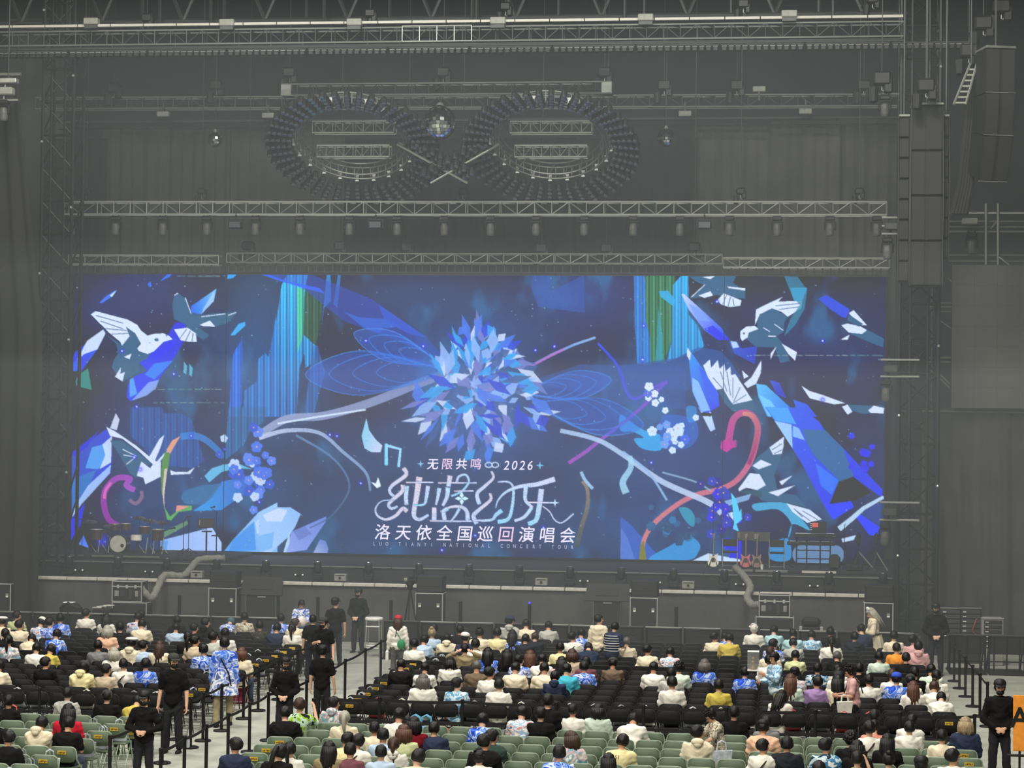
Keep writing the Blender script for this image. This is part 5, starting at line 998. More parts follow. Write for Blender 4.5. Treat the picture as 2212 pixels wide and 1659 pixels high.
for i, px in enumerate((426, 736, 1170, 1487)):
    t = thing('apron_box', 'pale grey box with two sockets on the stage apron, %s from the left' % nth(i), 'power box', (at(px, 1250, 60.4).x, 60.4, 1.72), group='pale boxes on the apron')
    obj('case', MB().bbox((0, 0, .12), (.36, .24, .22), .02), GREYBOX, t); obj('socket', MB().cyl((0, -.12, .12), (0, -.15, .12), .035), PLASTIC, t); obj('vent', MB().box((0, -.122, .19), (.26, .01, .02)), PLASTIC, t)
def flight_case(x0, x1, y0, y1, Y, label, depth=.6, stick=0, zb=None, fan=False, group='flight cases in front of the stage'):
    a, b = at(x0, y1, Y), at(x1, y0, Y); w = b.x - a.x; z0 = a.z if zb is None else zb; h = b.z - z0
    t = thing('flight_case', label, 'flight case', ((a.x + b.x) / 2, Y, z0), group=group)
    obj('body', MB().bbox((0, depth / 2, h / 2), (w, depth, h), .015), CASE, t)
    e = .018
    for x in (-w / 2, w / 2):
        bar('edge', (x, 0, 0), (x, 0, h), e, EDGE, t); bar('edge', (x, 0, h), (x, depth, h), e, EDGE, t)
    for z in (0, h): bar('edge', (-w / 2, 0, z), (w / 2, 0, z), e, EDGE, t)
    if fan:
        bar('lid_edge', (-w / 2, -.005, h * .78), (w / 2, -.005, h * .78), .022, EDGE, t)
        for x in (-.3, 0, .3): obj('latch', MB().bbox((x * w, -.02, h * .78), (.07, .03, .1), .01), EDGE, t)
        for x in (-.35, -.15, .3): obj('socket_plate', MB().bbox((x * w, -.01, h * .42), (.13 if x < .2 else .1, .02, .17), .01), GREYBOX if x != -.15 else STEELD, t)
        obj('panel', MB().bbox((.12 * w, -.01, h * .36), (.10, .02, .3), .01), STEELD, t)
    for k in range(stick):
        x = (-.34 if k == 0 else .34) * w; obj('label_card', MB().box((x, -.012, h * .80), (.085, .01, .10)), GREYBOX, t); obj('label_white', MB().box((x, -.018, h * .775), (.07, .01, .045)), WHITEP, t)
    for x in (-.42, .42): obj('castor', MB().cyl((x * w - .02, .08, -.0), (x * w + .02, .08, -.0), .02, 8), PLASTIC, t)
    return t
flight_case(242, 316, 1303, 1330, 58.3, 'low flight case under the left smoke-machine case', zb=.02, fan=False)
flight_case(242, 306, 1257, 1299, 58.3, 'smoke-machine flight case with sockets, at left under the hose')
flight_case(1633, 1714, 1335, 1360, 58.3, 'low flight case under the right smoke-machine case', zb=.02)
flight_case(1640, 1706, 1287, 1332, 58.3, 'smoke-machine flight case with sockets, at right under the hose')
for o in [o for o in bpy.data.objects if o.name.startswith('flight_case') and 'smoke-machine flight' in o.get('label', '')]:
    w = .86; h = .55
    bar('lid_edge', (-w / 2, -.005, h * .78), (w / 2, -.005, h * .78), .022, EDGE, o)
    for x in (-.3, 0, .3): obj('latch', MB().bbox((x * w, -.02, h * .78), (.07, .03, .1), .01), EDGE, o)
    for x in (-.35, -.15, .34): obj('socket_plate', MB().bbox((x * w, -.01, h * .42), (.13 if x < .2 else .1, .02, .17), .01), GREYBOX if x != -.15 else STEELD, o)
    obj('panel', MB().bbox((.12 * w, -.01, h * .36), (.10, .02, .3), .01), STEELD, o)
for x0, x1, y0, y1, l in ((450, 510, 1272, 1331, 'left'), (897, 956, 1283, 1342, 'middle'), (1361, 1420, 1293, 1353, 'right of the middle'), (1867, 1929, 1304, 1362, 'far right')):
    flight_case(x0, x1, y0, y1, 58.2, 'tall flight case with two white labels, %s one' % l, stick=2, zb=.02)
    a, b = at(x0 + 2, y0 - 1, 58.25), at(x1 + 2, y0 - 38, 58.25)
    t = thing('stage_monitor', 'black loudspeaker standing on the %s labelled flight case' % l, 'loudspeaker', ((a.x + b.x) / 2, 58.25, at(x0, y0, 58.25).z + .02), group='loudspeakers on the flight cases')
    w, h = b.x - a.x, b.z - a.z; obj('cabinet', MB().bbox((0, .28, h / 2), (w, .55, h), .03), ARRM, t); obj('grille', MB().bbox((0, -.005, h / 2), (w - .06, .02, h - .06), .01), GRIL, t); obj('handle', MB().box((0, -.02, h * .45), (w * .8, .02, .012)), STEELD, t)
flight_case(-22, 23, 1262, 1324, 58.2, 'flight case with a white label cut by the left edge', stick=2, zb=.02)
def hose(pts, label):
    P = smooth([tuple(p) for p in pts], 8); c = Vector(P[0]); t = thing('smoke_hose', label, 'hose', c)
    HO = mat('hose_fabric', (128, 128, 118), .85, var=.25, scale=20)
    n_ = len(P); obj('duct', MB().tube([Vector(p) - c for p in P], [.105 + .012 * math.sin(i * 1.9) for i in range(n_)], 10).mesh('duct', True), HO, t)
    obj('end_ring', MB().tube([Vector(P[-1]) - c, Vector(P[-1]) - c + (Vector(P[-1]) - Vector(P[-2])) * .3], .12, 10), GREYBOX, t)
hose([at(303, 1268, 58.5), at(326, 1292, 58.7), at(342, 1266, 59.2), at(356, 1243, 60.0), at(395, 1244, 60.5), at(412, 1228, 61.2), at(432, 1209, 62.0), at(482, 1206, 62.5)], 'grey smoke hose climbing from the left case onto the stage')
hose([at(1643, 1305, 58.5), at(1626, 1307, 58.9), at(1614, 1290, 59.5), at(1621, 1268, 60.0), at(1606, 1243, 61.2), at(1590, 1228, 62.2)], 'grey smoke hose climbing from the right case onto the stage')
# big tilted prompter monitors
for x0, x1, y0, y1, sx0, sx1, l in ((517, 610, 1246, 1284, 527, 595, 'left'), (1262, 1360, 1261, 1297, 1280, 1338, 'right')):
    a, b = at(x0, y1, 58.6), at(x1, y0, 58.6); w, h = b.x - a.x, b.z - a.z; cx = (a.x + b.x) / 2
    t = thing('prompter_monitor', 'big black tilted monitor on a black stand facing the stage, %s one' % l, 'monitor', (cx, 58.6, 0.0), group='tilted monitors in front of the stage')
    z0 = a.z; m_ = Matrix.Rotation(-.35, 4, 'X'); scr = obj('monitor_shell', MB().prism([(-w / 2 + .08, h), (w / 2 - .02, h), (w / 2, 0), (-w / 2, 0)], 0, .09), PLASTIC, t, loc=(0, 0, z0), rot=(-.3, 0, 0))
    obj('back_panel', MB().box((0, -.01, h * .5), (w * .5, .03, h * .4)), BLACK, scr)
    obj('stand', MB().bbox((0, .3, z0 / 2), ((sx1 - sx0) / 77.0, .5, z0), .02), CASE, t); bar('stand_edge', (-(sx1 - sx0) / 154.0, .04, 0), (-(sx1 - sx0) / 154.0, .04, z0), .014, ALUD, t); bar('stand_edge', ((sx1 - sx0) / 154.0, .04, 0), ((sx1 - sx0) / 154.0, .04, z0), .014, ALUD, t)
    obj('lamp_plate', MB().box((.02, .03, z0 - .06), (.24, .02, .03)), GREYBOX, t)
for i, (px, y0) in enumerate(((388, 1286), (687, 1290), (845, 1297), (995, 1299), (1144, 1304), (1461, 1311))):
    p = at(px, y0, 58.0); t = thing('confetti_tube', 'short black effect tube standing behind the barrier, %s from the left' % nth(i), 'stage effect', (p.x, 58.0, 0), group='effect tubes behind the barrier')
    obj('tube', MB().lathe([(.05, .04), (.05, p.z), (.04, p.z)], 10), PLASTIC, t); obj('base', MB().lathe([(.16, 0), (.16, .03), (.06, .06)], 12), BLACKM, t)
    if px == 1144: obj('blue_lamp', MB().ell((0, -.03, p.z + .02), .035, 8, 6), mat('blue_indicator', (70, 60, 255), .4, emit=1.5), t)
# camera on tripod
p = at(885, 1262, 58.0); t = thing('video_camera', 'video camera on a black tripod left of the middle flight case', 'camera', (p.x, 58.0, 0)); z = p.z
obj('body', MB().bbox((0, .1, z + .04), (.16, .4, .2), .03).bbox((0, .2, z + .18), (.1, .16, .1), .02), PLASTIC, t); obj('lens', MB().cyl((0, .3, z + .04), (0, .5, z + .04), .07, 12), PLASTIC, t); obj('viewfinder', MB().bbox((-.1, -.08, z + .14), (.1, .12, .08), .01), GREYBOX, t)
obj('head', MB().bbox((0, .08, z - .1), (.16, .16, .12), .03), BLACKM, t)
for k in range(3): a = 2 * PI * k / 3 + .5; bar('leg', (0, .08, z - .12), (.35 * math.cos(a), .08 + .35 * math.sin(a), 0), .022, BLACKM, t)
# odds and ends in the pit
p = at(153, 1318, 57.6); t = thing('equipment_bag', 'black equipment bag with white papers on top behind the barrier', 'bag', (p.x, 57.6, 0)); obj('bag', MB().bbox((0, 0, p.z / 2 + .1), (.62, .4, p.z + .2), .12), BLACK, t); obj('paper', MB().bbox((-.05, 0, p.z + .22), (.3, .22, .03), .01), WHITEP, t); obj('strap', MB().tube([(-.2, -.2, p.z + .1), (0, -.24, p.z + .25), (.2, -.2, p.z + .1)], .02), PLASTIC, t)
p = at(222, 1314, 57.6); t = thing('paper_stack', 'stack of pale papers and boxes left of the low flight case', 'papers', (p.x, 57.6, 0)); obj('crate', MB().bbox((0, 0, p.z / 2), (.5, .35, p.z), .02), CASE, t)
for k in range(4): obj('sheet', MB().box(((k - 1.5) * .1, .03 * k, p.z + .02 + .02 * k), (.26, .2, .02), .4 * k), [TAPE, WHITEP][k % 2], t)
p = at(1752, 1344, 57.6); t = thing('road_seat', 'black padded box with silver corners behind the barrier at right', 'case', (p.x, 57.6, 0)); obj('pad', MB().bbox((0, 0, p.z), (.52, .4, .24), .08), BLACK, t); obj('box', MB().bbox((0, 0, p.z / 2 - .06), (.56, .44, p.z - .12), .02), CASE, t)
for s in (-1, 1): obj('corner', MB().bbox((s * .28, -.2, p.z - .15), (.08, .08, .1), .01), EDGE, t)
def rack(px, py, Y, w, h, label, silver):
    p = at(px, py, Y); t = thing('amp_rack', label, 'equipment rack', (p.x, Y, 0)); z1 = p.z
    obj('frame', MB().bbox((0, .3, z1 / 2), (w, .6, z1), .02), CASE if not silver else GREYBOX, t)
    for k in range(6): obj('unit', MB().bbox((0, -.01, z1 - .1 - k * .13), (w - .1, .04, .10), .01), STEELD if not silver else CASE, t); obj('light_row', MB().box((-.28 * w, -.035, z1 - .1 - k * .13), (.09, .01, .02)), WHITEP, t)
    bar('rim', (-w / 2, 0, z1), (w / 2, 0, z1), .02, EDGE if silver else ALUD, t); return t
rack(2054, 1314, 58.4, .6, 1, 'left rack of amplifiers with white light rows beside the right barrier', False); rack(2097, 1314, 58.4, .6, 1, 'right rack of amplifiers with red cables beside the right barrier', False); rack(2145, 1336, 58.0, .58, 1, 'silver slotted rack case at the far right barrier', True)
REDC = mat('red_cable', (150, 50, 48), .6); t = tag(obj('red_cables', MB().tube([at(2110, 1336, 58.39), at(2105, 1350, 58.33), at(2100, 1362, 58.33), at(2108, 1372, 58.36)], .018, 6), REDC), 'red cables plugged into the right amplifier rack', 'cable')
p = at(808, 1335, 56.3); t = thing('bar_stool', 'white-topped tall stool standing in the barrier gap', 'stool', (p.x, 56.3, 0)); z1 = p.z
obj('seat', MB().lathe([(.22, z1 - .06), (.25, z1 - .04), (.25, z1), (.22, z1 + .02)], 18), WHITEP, t)
for sx in (-1, 1):
    for sy in (-1, 1): bar('leg', (sx * .2, sy * .2, 0), (sx * .17, sy * .17, z1 - .05), .018, ALU, t)
for z in (.25, .32, z1 - .22): bar('foot_rail', (-.19, -.19, z), (.19, -.19, z), .014, WHITEP, t); bar('foot_rail', (-.19, .19, z), (.19, .19, z), .014, ALU, t)
# crowd barrier
BARM = mat('barrier_sheet', (40, 41, 42), .55, .3)
def barrier(x0, w, i, label, top, open_=False):
    t = thing('crowd_barrier', label, 'barrier', (x0 + w / 2, 56.1, 0), group='crowd barriers along the pit')
    bar('top_rail', (-w / 2 + .01, 0, 1.0), (w / 2 - .01, 0, 1.0), .028, top, t)
    if not open_: obj('sheet', MB().bbox((0, .02, .54), (w - .03, .03, .86), .01), BARM, t); obj('cable_slot', MB().box((0, -.0, .80), (w * .5, .02, .012)), STEELD, t)
    else:
        bar('mid_rail', (-w / 2, 0, .32), (w / 2, 0, .32), .02, BLACKM, t)
        for s in (-.33, 0, .33): bar('picket', (s * w, 0, .06), (s * w, 0, 1.0), .022, BLACKM, t)
        obj('skirt_sheet', MB().bbox((0, .02, .74), (w - .03, .03, .46), .01), BARM, t)
    for s in (-1, 1): bar('post', (s * (w / 2 - .04), 0, 0), (s * (w / 2 - .04), 0, 1.0), .03, BLACKM, t); bar('stay', (s * (w / 2 - .06), .8, .04), (s * (w / 2 - .06), .03, .95), .022, BLACKM, t)
    obj('foot_plate', MB().bbox((0, .25, .02), (w - .02, 1.3, .04), .01), BLACKM, t)
k = 0; x = -22.4
while x < at(600, 1340, 56.1).x - .6: barrier(x, 1.0, k, 'black crowd barrier panel left of the gap with the guards, %s from the left' % nth(k), ALUD); x += 1.02; k += 1
k = 0; x = at(828, 1340, 56.1).x
while x < 3.6: barrier(x, 1.0, k, 'black crowd barrier panel right of the white stool, %s from the stool' % nth(k), ALUD if k % 3 else STEELD); x += 1.02; k += 1
x = at(2048, 1372, 56.1).x; k = 0
while x < 8.4: barrier(x, 1.0, k, 'open-frame black barrier at the far right, %s from the guard' % nth(k), STEELD, True); x += 1.02; k += 1

# ------------------------------------------------------------------ the band's gear
Z1, Z2 = 2.22, 2.20
SHELL = mat('drum_shell_lacquer', (60, 44, 48), .3, spec=.6); DHEAD = mat('drum_head_skin', (188, 190, 176), .6); BRASS = mat('cymbal_bronze', (84, 78, 62), .35, .8)
c = at(268, 1196, 63.6); dk = thing('drum_kit', 'drum kit with a pale bass drum head at the left of the stage', 'drum kit', (c.x, 63.6, Z1))
def dx(px): return at(px, 1180, 63.6).x - c.x
bx = dx(255); obj('bass_drum', MB().cyl((bx, 0, .29), (bx, .42, .29), .28, 22), SHELL, dk); bh = obj('bass_head', MB().lathe([(.27, 0), (.26, -.02)], 24, (0, 0, 0), 'Y'), DHEAD, dk, loc=(bx, 0, .29)); obj('port_hole', MB().lathe([(.055, 0), (.055, -.012)], 14, (.14, -.022, -.05), 'Y'), BLACK, bh); obj('hoop', MB().tube([(.28 * math.cos(a), -.005, .28 * math.sin(a)) for a in np.linspace(0, 2 * PI, 25)], .016, 6), BLACKM, bh)
for px, z, r, h in ((245, .70, .14, .2), (268, .72, .15, .2), (205, .40, .19, .32), (338, .42, .19, .34), (310, .62, .16, .22)):
    d_ = obj('tom', MB().lathe([(r, 0), (r, h)], 18), SHELL, dk, loc=(dx(px), .15, z)); obj('tom_head', MB().lathe([(r - .01, h), (r - .02, h + .012)], 18), DHEAD, d_); obj('rim', MB().tube([(r * math.cos(a), r * math.sin(a), h) for a in np.linspace(0, 2 * PI, 17)], .012, 5), ALU, d_)
s_ = obj('snare', MB().lathe([(.17, 0), (.17, .16)], 18), WHITEP, dk, loc=(dx(296), -.1, .42)); obj('snare_head', MB().lathe([(.16, .16), (.15, .17)], 18), DHEAD, s_)
for px, py in ((190, 1128), (232, 1138), (295, 1120), (318, 1126), (345, 1130), (215, 1148)):
    z = at(px, py, 63.6).z - Z1; cy_ = obj('cymbal', MB().lathe([(.21, 0), (.05, .03), (.03, .05)], 18), BRASS, dk, loc=(dx(px), .25, z), rot=(.25, .12, 0)); st = bar('cymbal_stand', (dx(px), .25, .02), (dx(px), .25, z), .012, STEELD, dk)
    for k in range(3): a = k * 2.1; bar('stand_leg', (dx(px), .25, .25), (dx(px) + .18 * math.cos(a), .25 + .18 * math.sin(a), 0), .010, ALU if k == 0 else STEELD, dk)
for px in (212, 234, 315, 330, 350): bar('leg', (dx(px), .0, 0), (dx(px) + .04, .05, .5), .012, ALU, dk)
obj('throne', MB().lathe([(.15, .46), (.17, .5), (.16, .56)], 16, (dx(280), .75, 0)).cyl((dx(280), .75, 0), (dx(280), .75, .46), .03), PLASTIC, dk)
def mic_stand(px, py, Y, base, label, boom=.4, mic=True, tri=.3):
    p = at(px, py, Y); t = thing('microphone_stand', label, 'stand', (p.x, Y, base)); z = p.z - base
    bar('pole', (0, 0, .1), (0, 0, z), .014, PLASTIC, t)
    for k in range(3): a = 2 * PI * k / 3 + .4; bar('leg', (0, 0, .18), (tri * math.cos(a), tri * math.sin(a), 0), .012, PLASTIC, t)
    if boom: bar('boom', (-boom * .3, 0, z - .05), (boom, 0, z + .12), .010, PLASTIC, t)
    if mic: obj('microphone', MB().cyl((boom, 0, z + .12), (boom + .1, 0, z + .14), .02).ell((boom + .12, 0, z + .145), .035, 8, 6), PLASTIC, t)
mic_stand(178, 1122, 63.2, 2.22, 'leaning boom microphone stand left of the drum kit', -.5); mic_stand(345, 1150, 62.9, 2.22, 'low microphone stand right of the drum kit', .35); mic_stand(397, 1125, 63.6, 2.22, 'microphone stand left of the tall music stand', .1); mic_stand(408, 1122, 63.8, 2.22, 'tall instrument stand left of the music stand', -.05, False); mic_stand(468, 1105, 64.2, 2.1, 'thin microphone stand right of the tall music stand', -.2); mic_stand(1541, 1090, 64.6, 2.1, 'tall thin stand above the white guitar', .02, False, .2)
mic_stand(1694, 1155, 63.4, 2.2, 'microphone stand between the music stands and keyboards', -.15); mic_stand(1824, 1140, 63.6, 2.2, 'thin microphone stand right of the keyboards', .02, False)
def music_stand(px, py, Y, base, label):
    p = at(px, py, Y); t = thing('music_stand', label, 'music stand', (p.x, Y, base), group='music stands'); z = p.z - base
    obj('desk', MB().bbox((0, 0, 0), (.52, .03, .3), .01), PLASTIC, t, loc=(0, 0, z), rot=(-.35, 0, 0)); bar('pole', (0, .03, 0), (0, .03, z), .016, PLASTIC, t)
    obj('sheet', MB().box((-.19, -.05, 0), (.03, .01, .16)), GREYBOX, t, loc=(0, 0, z), rot=(-.35, 0, 0))
    for k in range(3): a = 2 * PI * k / 3 + .3; bar('leg', (0, .03, .15), (.22 * math.cos(a), .03 + .22 * math.sin(a), 0), .012, PLASTIC, t)
music_stand(445, 1130, 63.4, 2.1, 'tall music stand left of the screen seam'); music_stand(1610, 1158, 63.2, 2.2, 'left music stand of the pair near the guitars'); music_stand(1645, 1160, 63.2, 2.2, 'right music stand of the pair near the guitars')
for px, py, l in ((447, 1148, 'small round stand table under the tall music stand'), (468, 1157, 'small round stand table right of the tall music stand')):
    p = at(px, py, 63.2); t = thing('stand_table', l, 'small table', (p.x, 63.2, 2.1)); z = p.z - 2.1; obj('top', MB().bbox((0, 0, z), (.3, .2, .04), .015), PLASTIC, t); bar('pole', (0, 0, 0), (0, 0, z), .015, PLASTIC, t); obj('foot', MB().lathe([(.16, 0), (.15, .02)], 12), PLASTIC, t)
for px, l in ((405, 'left'), (450, 'right')):
    t = thing('pedal_board', 'low black pedal board on the stage floor beside the drums, %s one' % l, 'pedal board', (at(px, 1192, 62.9).x, 62.9, 2.1), group='pedal boards'); obj('board', MB().bbox((0, 0, .06), (.62, .35, .11), .02), PLASTIC, t)
    for k in range(4): obj('pedal', MB().bbox((-.2 + k * .135, -.02, .14), (.1, .14, .05), .01), STEELD, t)
def guitar(px, py, Y, base, rgb, label):
    p = at(px, py, Y); t = thing('electric_guitar', label, 'guitar', (p.x, Y, base), group='guitars on stands'); m_ = mat(label, rgb, .3, spec=.6)
    bm_ = [(0, .02), (-.13, .06), (-.17, .16), (-.12, .25), (-.13, .33), (-.15, .42), (-.07, .36), (0, .34), (.06, .37), (.13, .43), (.12, .33), (.11, .25), (.16, .16), (.12, .06)]
    b = obj('body', MB().prism(smooth(bm_, 4, True), -.025, .025), m_, t, rot=(-.18, 0, 0)); obj('pickguard', MB().prism([(-.06, .16), (.05, .16), (.04, .3), (-.05, .3)], -.032, -.026), PLASTIC, b); obj('neck', MB().bbox((0, -.03, .62), (.05, .03, .56), .01), SHELL, b); obj('headstock', MB().prism([(-.03, .88), (.03, .88), (.05, 1.04), (-.03, 1.02)], -.045, -.02), SHELL, b)
    for s in (-1, 1): bar('stand_leg', (s * .14, -.08, 0), (0, .1, .42), .012, PLASTIC, t)
    bar('stand_prop', (0, .28, 0), (0, .1, .42), .012, PLASTIC, t)
guitar(1541, 1203, 62.8, 2.2, (206, 208, 196), 'white electric guitar on a stand at the right screen seam'); guitar(1611, 1203, 62.9, 2.2, (168, 52, 60), 'red electric guitar on a stand between the chairs'); guitar(1635, 1203, 62.9, 2.2, (96, 52, 40), 'brown guitar on a stand right of the red one')
def small_chair(px, Y, base, label):
    t = thing('stage_chair', label, 'chair', (at(px, 1200, Y).x, Y, base), group='chairs of the band')
    obj('seat', MB().bbox((0, 0, .45), (.42, .4, .05), .02), BLACK, t); obj('backrest', MB().bbox((0, -.2, .74), (.42, .04, .22), .02), BLACK, t)
    for sx in (-1, 1):
        obj('frame', MB().tube([(sx * .22, .2, 0), (sx * .22, .18, .44), (sx * .22, -.19, .46), (sx * .22, -.22, .85)], .013, 6), ALU, t); bar('leg', (sx * .22, -.2, 0), (sx * .22, -.16, .46), .013, ALU, t)
    bar('crossbar', (-.22, .2, .02), (.22, .2, .02), .012, ALU, t)
small_chair(1577, 63.3, 2.2, 'chair with pale tube legs right of the white guitar'); small_chair(1678, 63.3, 2.2, 'chair with pale tube legs left of the keyboards')
c = at(1757, 1200, 63.2); kb = thing('keyboard_rig', 'two-tier keyboard stand with a laptop at the right of the stage', 'keyboard', (c.x, 63.2, 2.2))
z1_, z2_ = at(1757, 1174, 63.2).z - 2.2, at(1757, 1157, 63.2).z - 2.2
for z, w, px in ((z1_, 1.42, 1752), (z2_, 1.28, 1760)):
    k_ = obj('keyboard', MB().bbox((at(px, 1170, 63.2).x - c.x, 0, z), (w, .32, .11), .02), PLASTIC, kb); obj('key_row', MB().box((at(px, 1170, 63.2).x - c.x, .1, z + .06), (w * .9, .13, .015)), WHITEP, k_)
for sx in (-.5, -.2, .2, .5): bar('stand_post', (sx, 0, 0), (sx, 0, z2_), .022, PLASTIC, kb)
for z in (.3, .55): bar('stand_rail', (-.5, 0, z), (.5, 0, z), .018, PLASTIC, kb)
for sx in (-.5, .5): bar('stand_foot', (sx, -.3, .02), (sx, .3, .02), .02, PLASTIC, kb)
zt = z2_ + .06; lap = obj('laptop', MB().bbox((at(1768, 1140, 63.2).x - c.x, 0, zt + .19), (.48, .03, .34), .01), PLASTIC, kb); obj('laptop_screen', MB().box((at(1766, 1140, 63.2).x - c.x - .07, -.02, zt + .26), (.17, .008, .13)), emit_mat('laptop_glow', (200, 110, 110)), lap)
for k in range(4): obj('screen_line', MB().box((at(1766, 1140, 63.2).x - c.x - .19, -.02, zt + .12 + .06 * k), (.06, .008, .012)), emit_mat('laptop_text', (210, 205, 205)), lap)
t = thing('wedge_speaker', 'rounded black speaker on the floor right of the keyboards', 'loudspeaker', (at(1803, 1215, 62.8).x, 62.8, 2.2)); obj('cabinet', MB().bbox((0, 0, .24), (.34, .34, .46), .1), PLASTIC, t); obj('grille', MB().bbox((0, -.17, .25), (.26, .03, .34), .01), GRIL, t)
for px, tri, l in ((1855, .5, 'large black speaker tripod right of the keyboards'), (1893, .35, 'folded black tripod beside the right tower')):
    p = at(px, 1150, 63.0); t = thing('tripod_stand', l, 'stand', (p.x, 63.0, 2.2)); z = p.z - 2.2; bar('pole', (0, 0, .2), (0, 0, z), .025, PLASTIC, t); obj('collar', MB().bbox((0, 0, z - .2), (.12, .12, .35), .04), PLASTIC, t)
    for k in range(3): a = 2 * PI * k / 3 + .2; bar('leg', (0, 0, .55), (tri * math.cos(a), tri * math.sin(a), 0), .022, PLASTIC if k else GREYBOX, t)
t = thing('paper_cup', 'white paper cup on the floor near the brown guitar', 'cup', (at(1646, 1220, 62.4).x, 62.4, 2.2)); obj('cup', MB().lathe([(.035, 0), (.05, .14), (.046, .14), (.03, .02)], 12), WHITEP, t); obj('rim', MB().tube([(.05 * math.cos(a), .05 * math.sin(a), .14) for a in np.linspace(0, 2 * PI, 13)], .005, 4), WHITEP, t)
t = thing('floor_case', 'black low box on the stage floor beside the right tripod', 'case', (at(1845, 1218, 62.6).x, 62.6, 2.2)); obj('box', MB().bbox((0, 0, .09), (.5, .3, .18), .03), PLASTIC, t); obj('handle', MB().tube([(-.1, -.15, .12), (-.08, -.18, .14), (.08, -.18, .14), (.1, -.15, .12)], .01, 5), STEELD, t)
# railing and ramp at the far left of the deck
lr = thing('stair_rail', 'dark stair railing at the left end of the stage', 'railing', (at(20, 1200, 61.9).x, 61.9, 0)); o = lr.location
bar('post', at(20, 1140, 61.9) - o, Vector((at(20, 1140, 61.9).x, 61.9, 0)) - o, .03, STEELD, lr); bar('hand_rail', at(20, 1139, 61.9) - o, at(84, 1133, 61.9) - o, .03, ALUD, lr); bar('hand_rail', at(42, 1172, 61.9) - o, at(118, 1130, 61.9) - o, .03, ALUD, lr); bar('post', at(84, 1133, 61.9) - o, Vector((at(84, 1133, 61.9).x, 61.9, 1.6)) - o, .03, STEELD, lr)
# ================================================================== chairs
def chair_meshes():
    back = MB(); n = 10; o = []
    w, z0, z1, r = .225, .545, .80, .085                    # rounded slab, curved about the sitter
    for (cx, cz, a0) in ((w - r, z1 - r, 0), (-w + r, z1 - r, PI / 2), (-w + r * .9, z0 + r * .9, PI), (w - r * .9, z0 + r * .9, 1.5 * PI)):
        for k in range(4): a = a0 + PI / 2 * k / 3; o.append((cx + r * math.cos(a), cz + r * math.sin(a)))
    def cur(x, z): return -.215 - .05 * (1 - (x / w) ** 2) - .06 * (z - .5)
    K = 12; vs = []                                       # columns of the slab from one side to the other
    for i in range(K + 1):
        x = -w + 2 * w * i / K; ax = abs(x); dz = r - math.sqrt(max(0, r * r - max(0, ax - (w - r)) ** 2)); db = (r * .9) - math.sqrt(max(0, (r * .9) ** 2 - max(0, ax - (w - r * .9)) ** 2))
        for z in (z1 - dz, (z0 + z1) / 2, z0 + db): vs += [(x, cur(x, z), z), (x, cur(x, z) + .022, z)]
    fs = []
    for i in range(K):
        p_, q_ = 6 * i, 6 * (i + 1)
        fs += [(p_, q_, q_ + 2, p_ + 2), (p_ + 2, q_ + 2, q_ + 4, p_ + 4), (p_ + 1, p_ + 3, q_ + 3, q_ + 1), (p_ + 3, p_ + 5, q_ + 5, q_ + 3), (p_, p_ + 1, q_ + 1, q_), (p_ + 4, q_ + 4, q_ + 5, p_ + 5)]
    back.add(vs, fs); back = fixnormals(back.mesh('backrest', True))
    edge = [(x * 1.02, cur(x, z) + .01, z * 1.0 + .004) for x, z in o]
    edge = [e for e in edge if e[2] > .56]
    edge = sorted(edge, key=lambda e: math.atan2(e[2] - .58, e[0]))
    fr = MB().tube([(.222, .20, .0), (.225, .02, .43), (.228, -.2, .60)] + edge[1:-1] + [(-.228, -.2, .60), (-.225, .02, .43), (-.222, .20, .0)], .0135, 5).mesh('frame')
    seat = MB().bbox((0, .0, .435), (.40, .39, .035), .015).mesh('seat')
    leg = MB().tube([(.20, .12, .425), (.205, -.08, .22), (.21, -.27, 0)], .012, 5).mesh('rear_leg'); leg2 = MB().tube([(-.20, .12, .425), (-.205, -.08, .22), (-.21, -.27, 0)], .012, 5).mesh('rear_leg')
    cb = MB().cyl((-.205, -.2, .09), (.205, -.2, .09), .010, 5).mesh('crossbar'); cb2 = MB().cyl((-.22, .14, .16), (.22, .14, .16), .010, 5).mesh('crossbar')
    return dict(backrest=back, frame=fr, seat=seat, rear_leg=leg, rear_leg2=leg2, crossbar=cb, crossbar2=cb2)
CHM = chair_meshes()
BFAB = mat('black_chair_fabric', (27, 27, 28), .9, var=.2, scale=12); BFR = mat('black_chair_tube', (104, 106, 102), .45, .5); GFAB = mat('green_chair_vinyl', (92, 108, 88), .6, var=.06, scale=6); GFR = mat('pale_green_tube', (158, 172, 152), .45, .2); BTOP = mat('black_chair_edge', (44, 44, 45), .6)
YST = mat('yellow_seat_sticker', (204, 166, 60), .6); INK = mat('sticker_print', (86, 66, 20), .8)
stk = MB().box((0, -.286, .715), (.155, .006, .062)).mesh('seat_sticker'); ink = MB()
for k in range(5): ink.box((-.05 + k * .026, -.291, .714 + .004 * ((k * 7) % 3 - 1)), (.017, .004, .02 + .006 * (k % 2)))
ink = ink.mesh('sticker_text')
def make_chair(name, fab, frm, edge=None):
    t = bpy.data.objects.new(name, None); COL.objects.link(t); t.empty_display_size = .1
    obj('seat', CHM['seat'], fab, t); obj('backrest', CHM['backrest'], fab, t); obj('frame', CHM['frame'], edge or frm, t); obj('rear_leg', CHM['rear_leg'], frm, t); obj('rear_leg', CHM['rear_leg2'], frm, t); obj('crossbar', CHM['crossbar'], frm, t); obj('crossbar', CHM['crossbar2'], frm, t); return t
PITCH, RP = .49, .93
BROWS = [41.3 + RP * k for k in range(15)]; GROWS = [38.2 - RP * k for k in range(8)]
def xs_left(Y):
    xl = at(-30, 1500, Y).x; out = []; x = -11.85
    while x > xl - .3: out.append(x); x -= PITCH
    return out
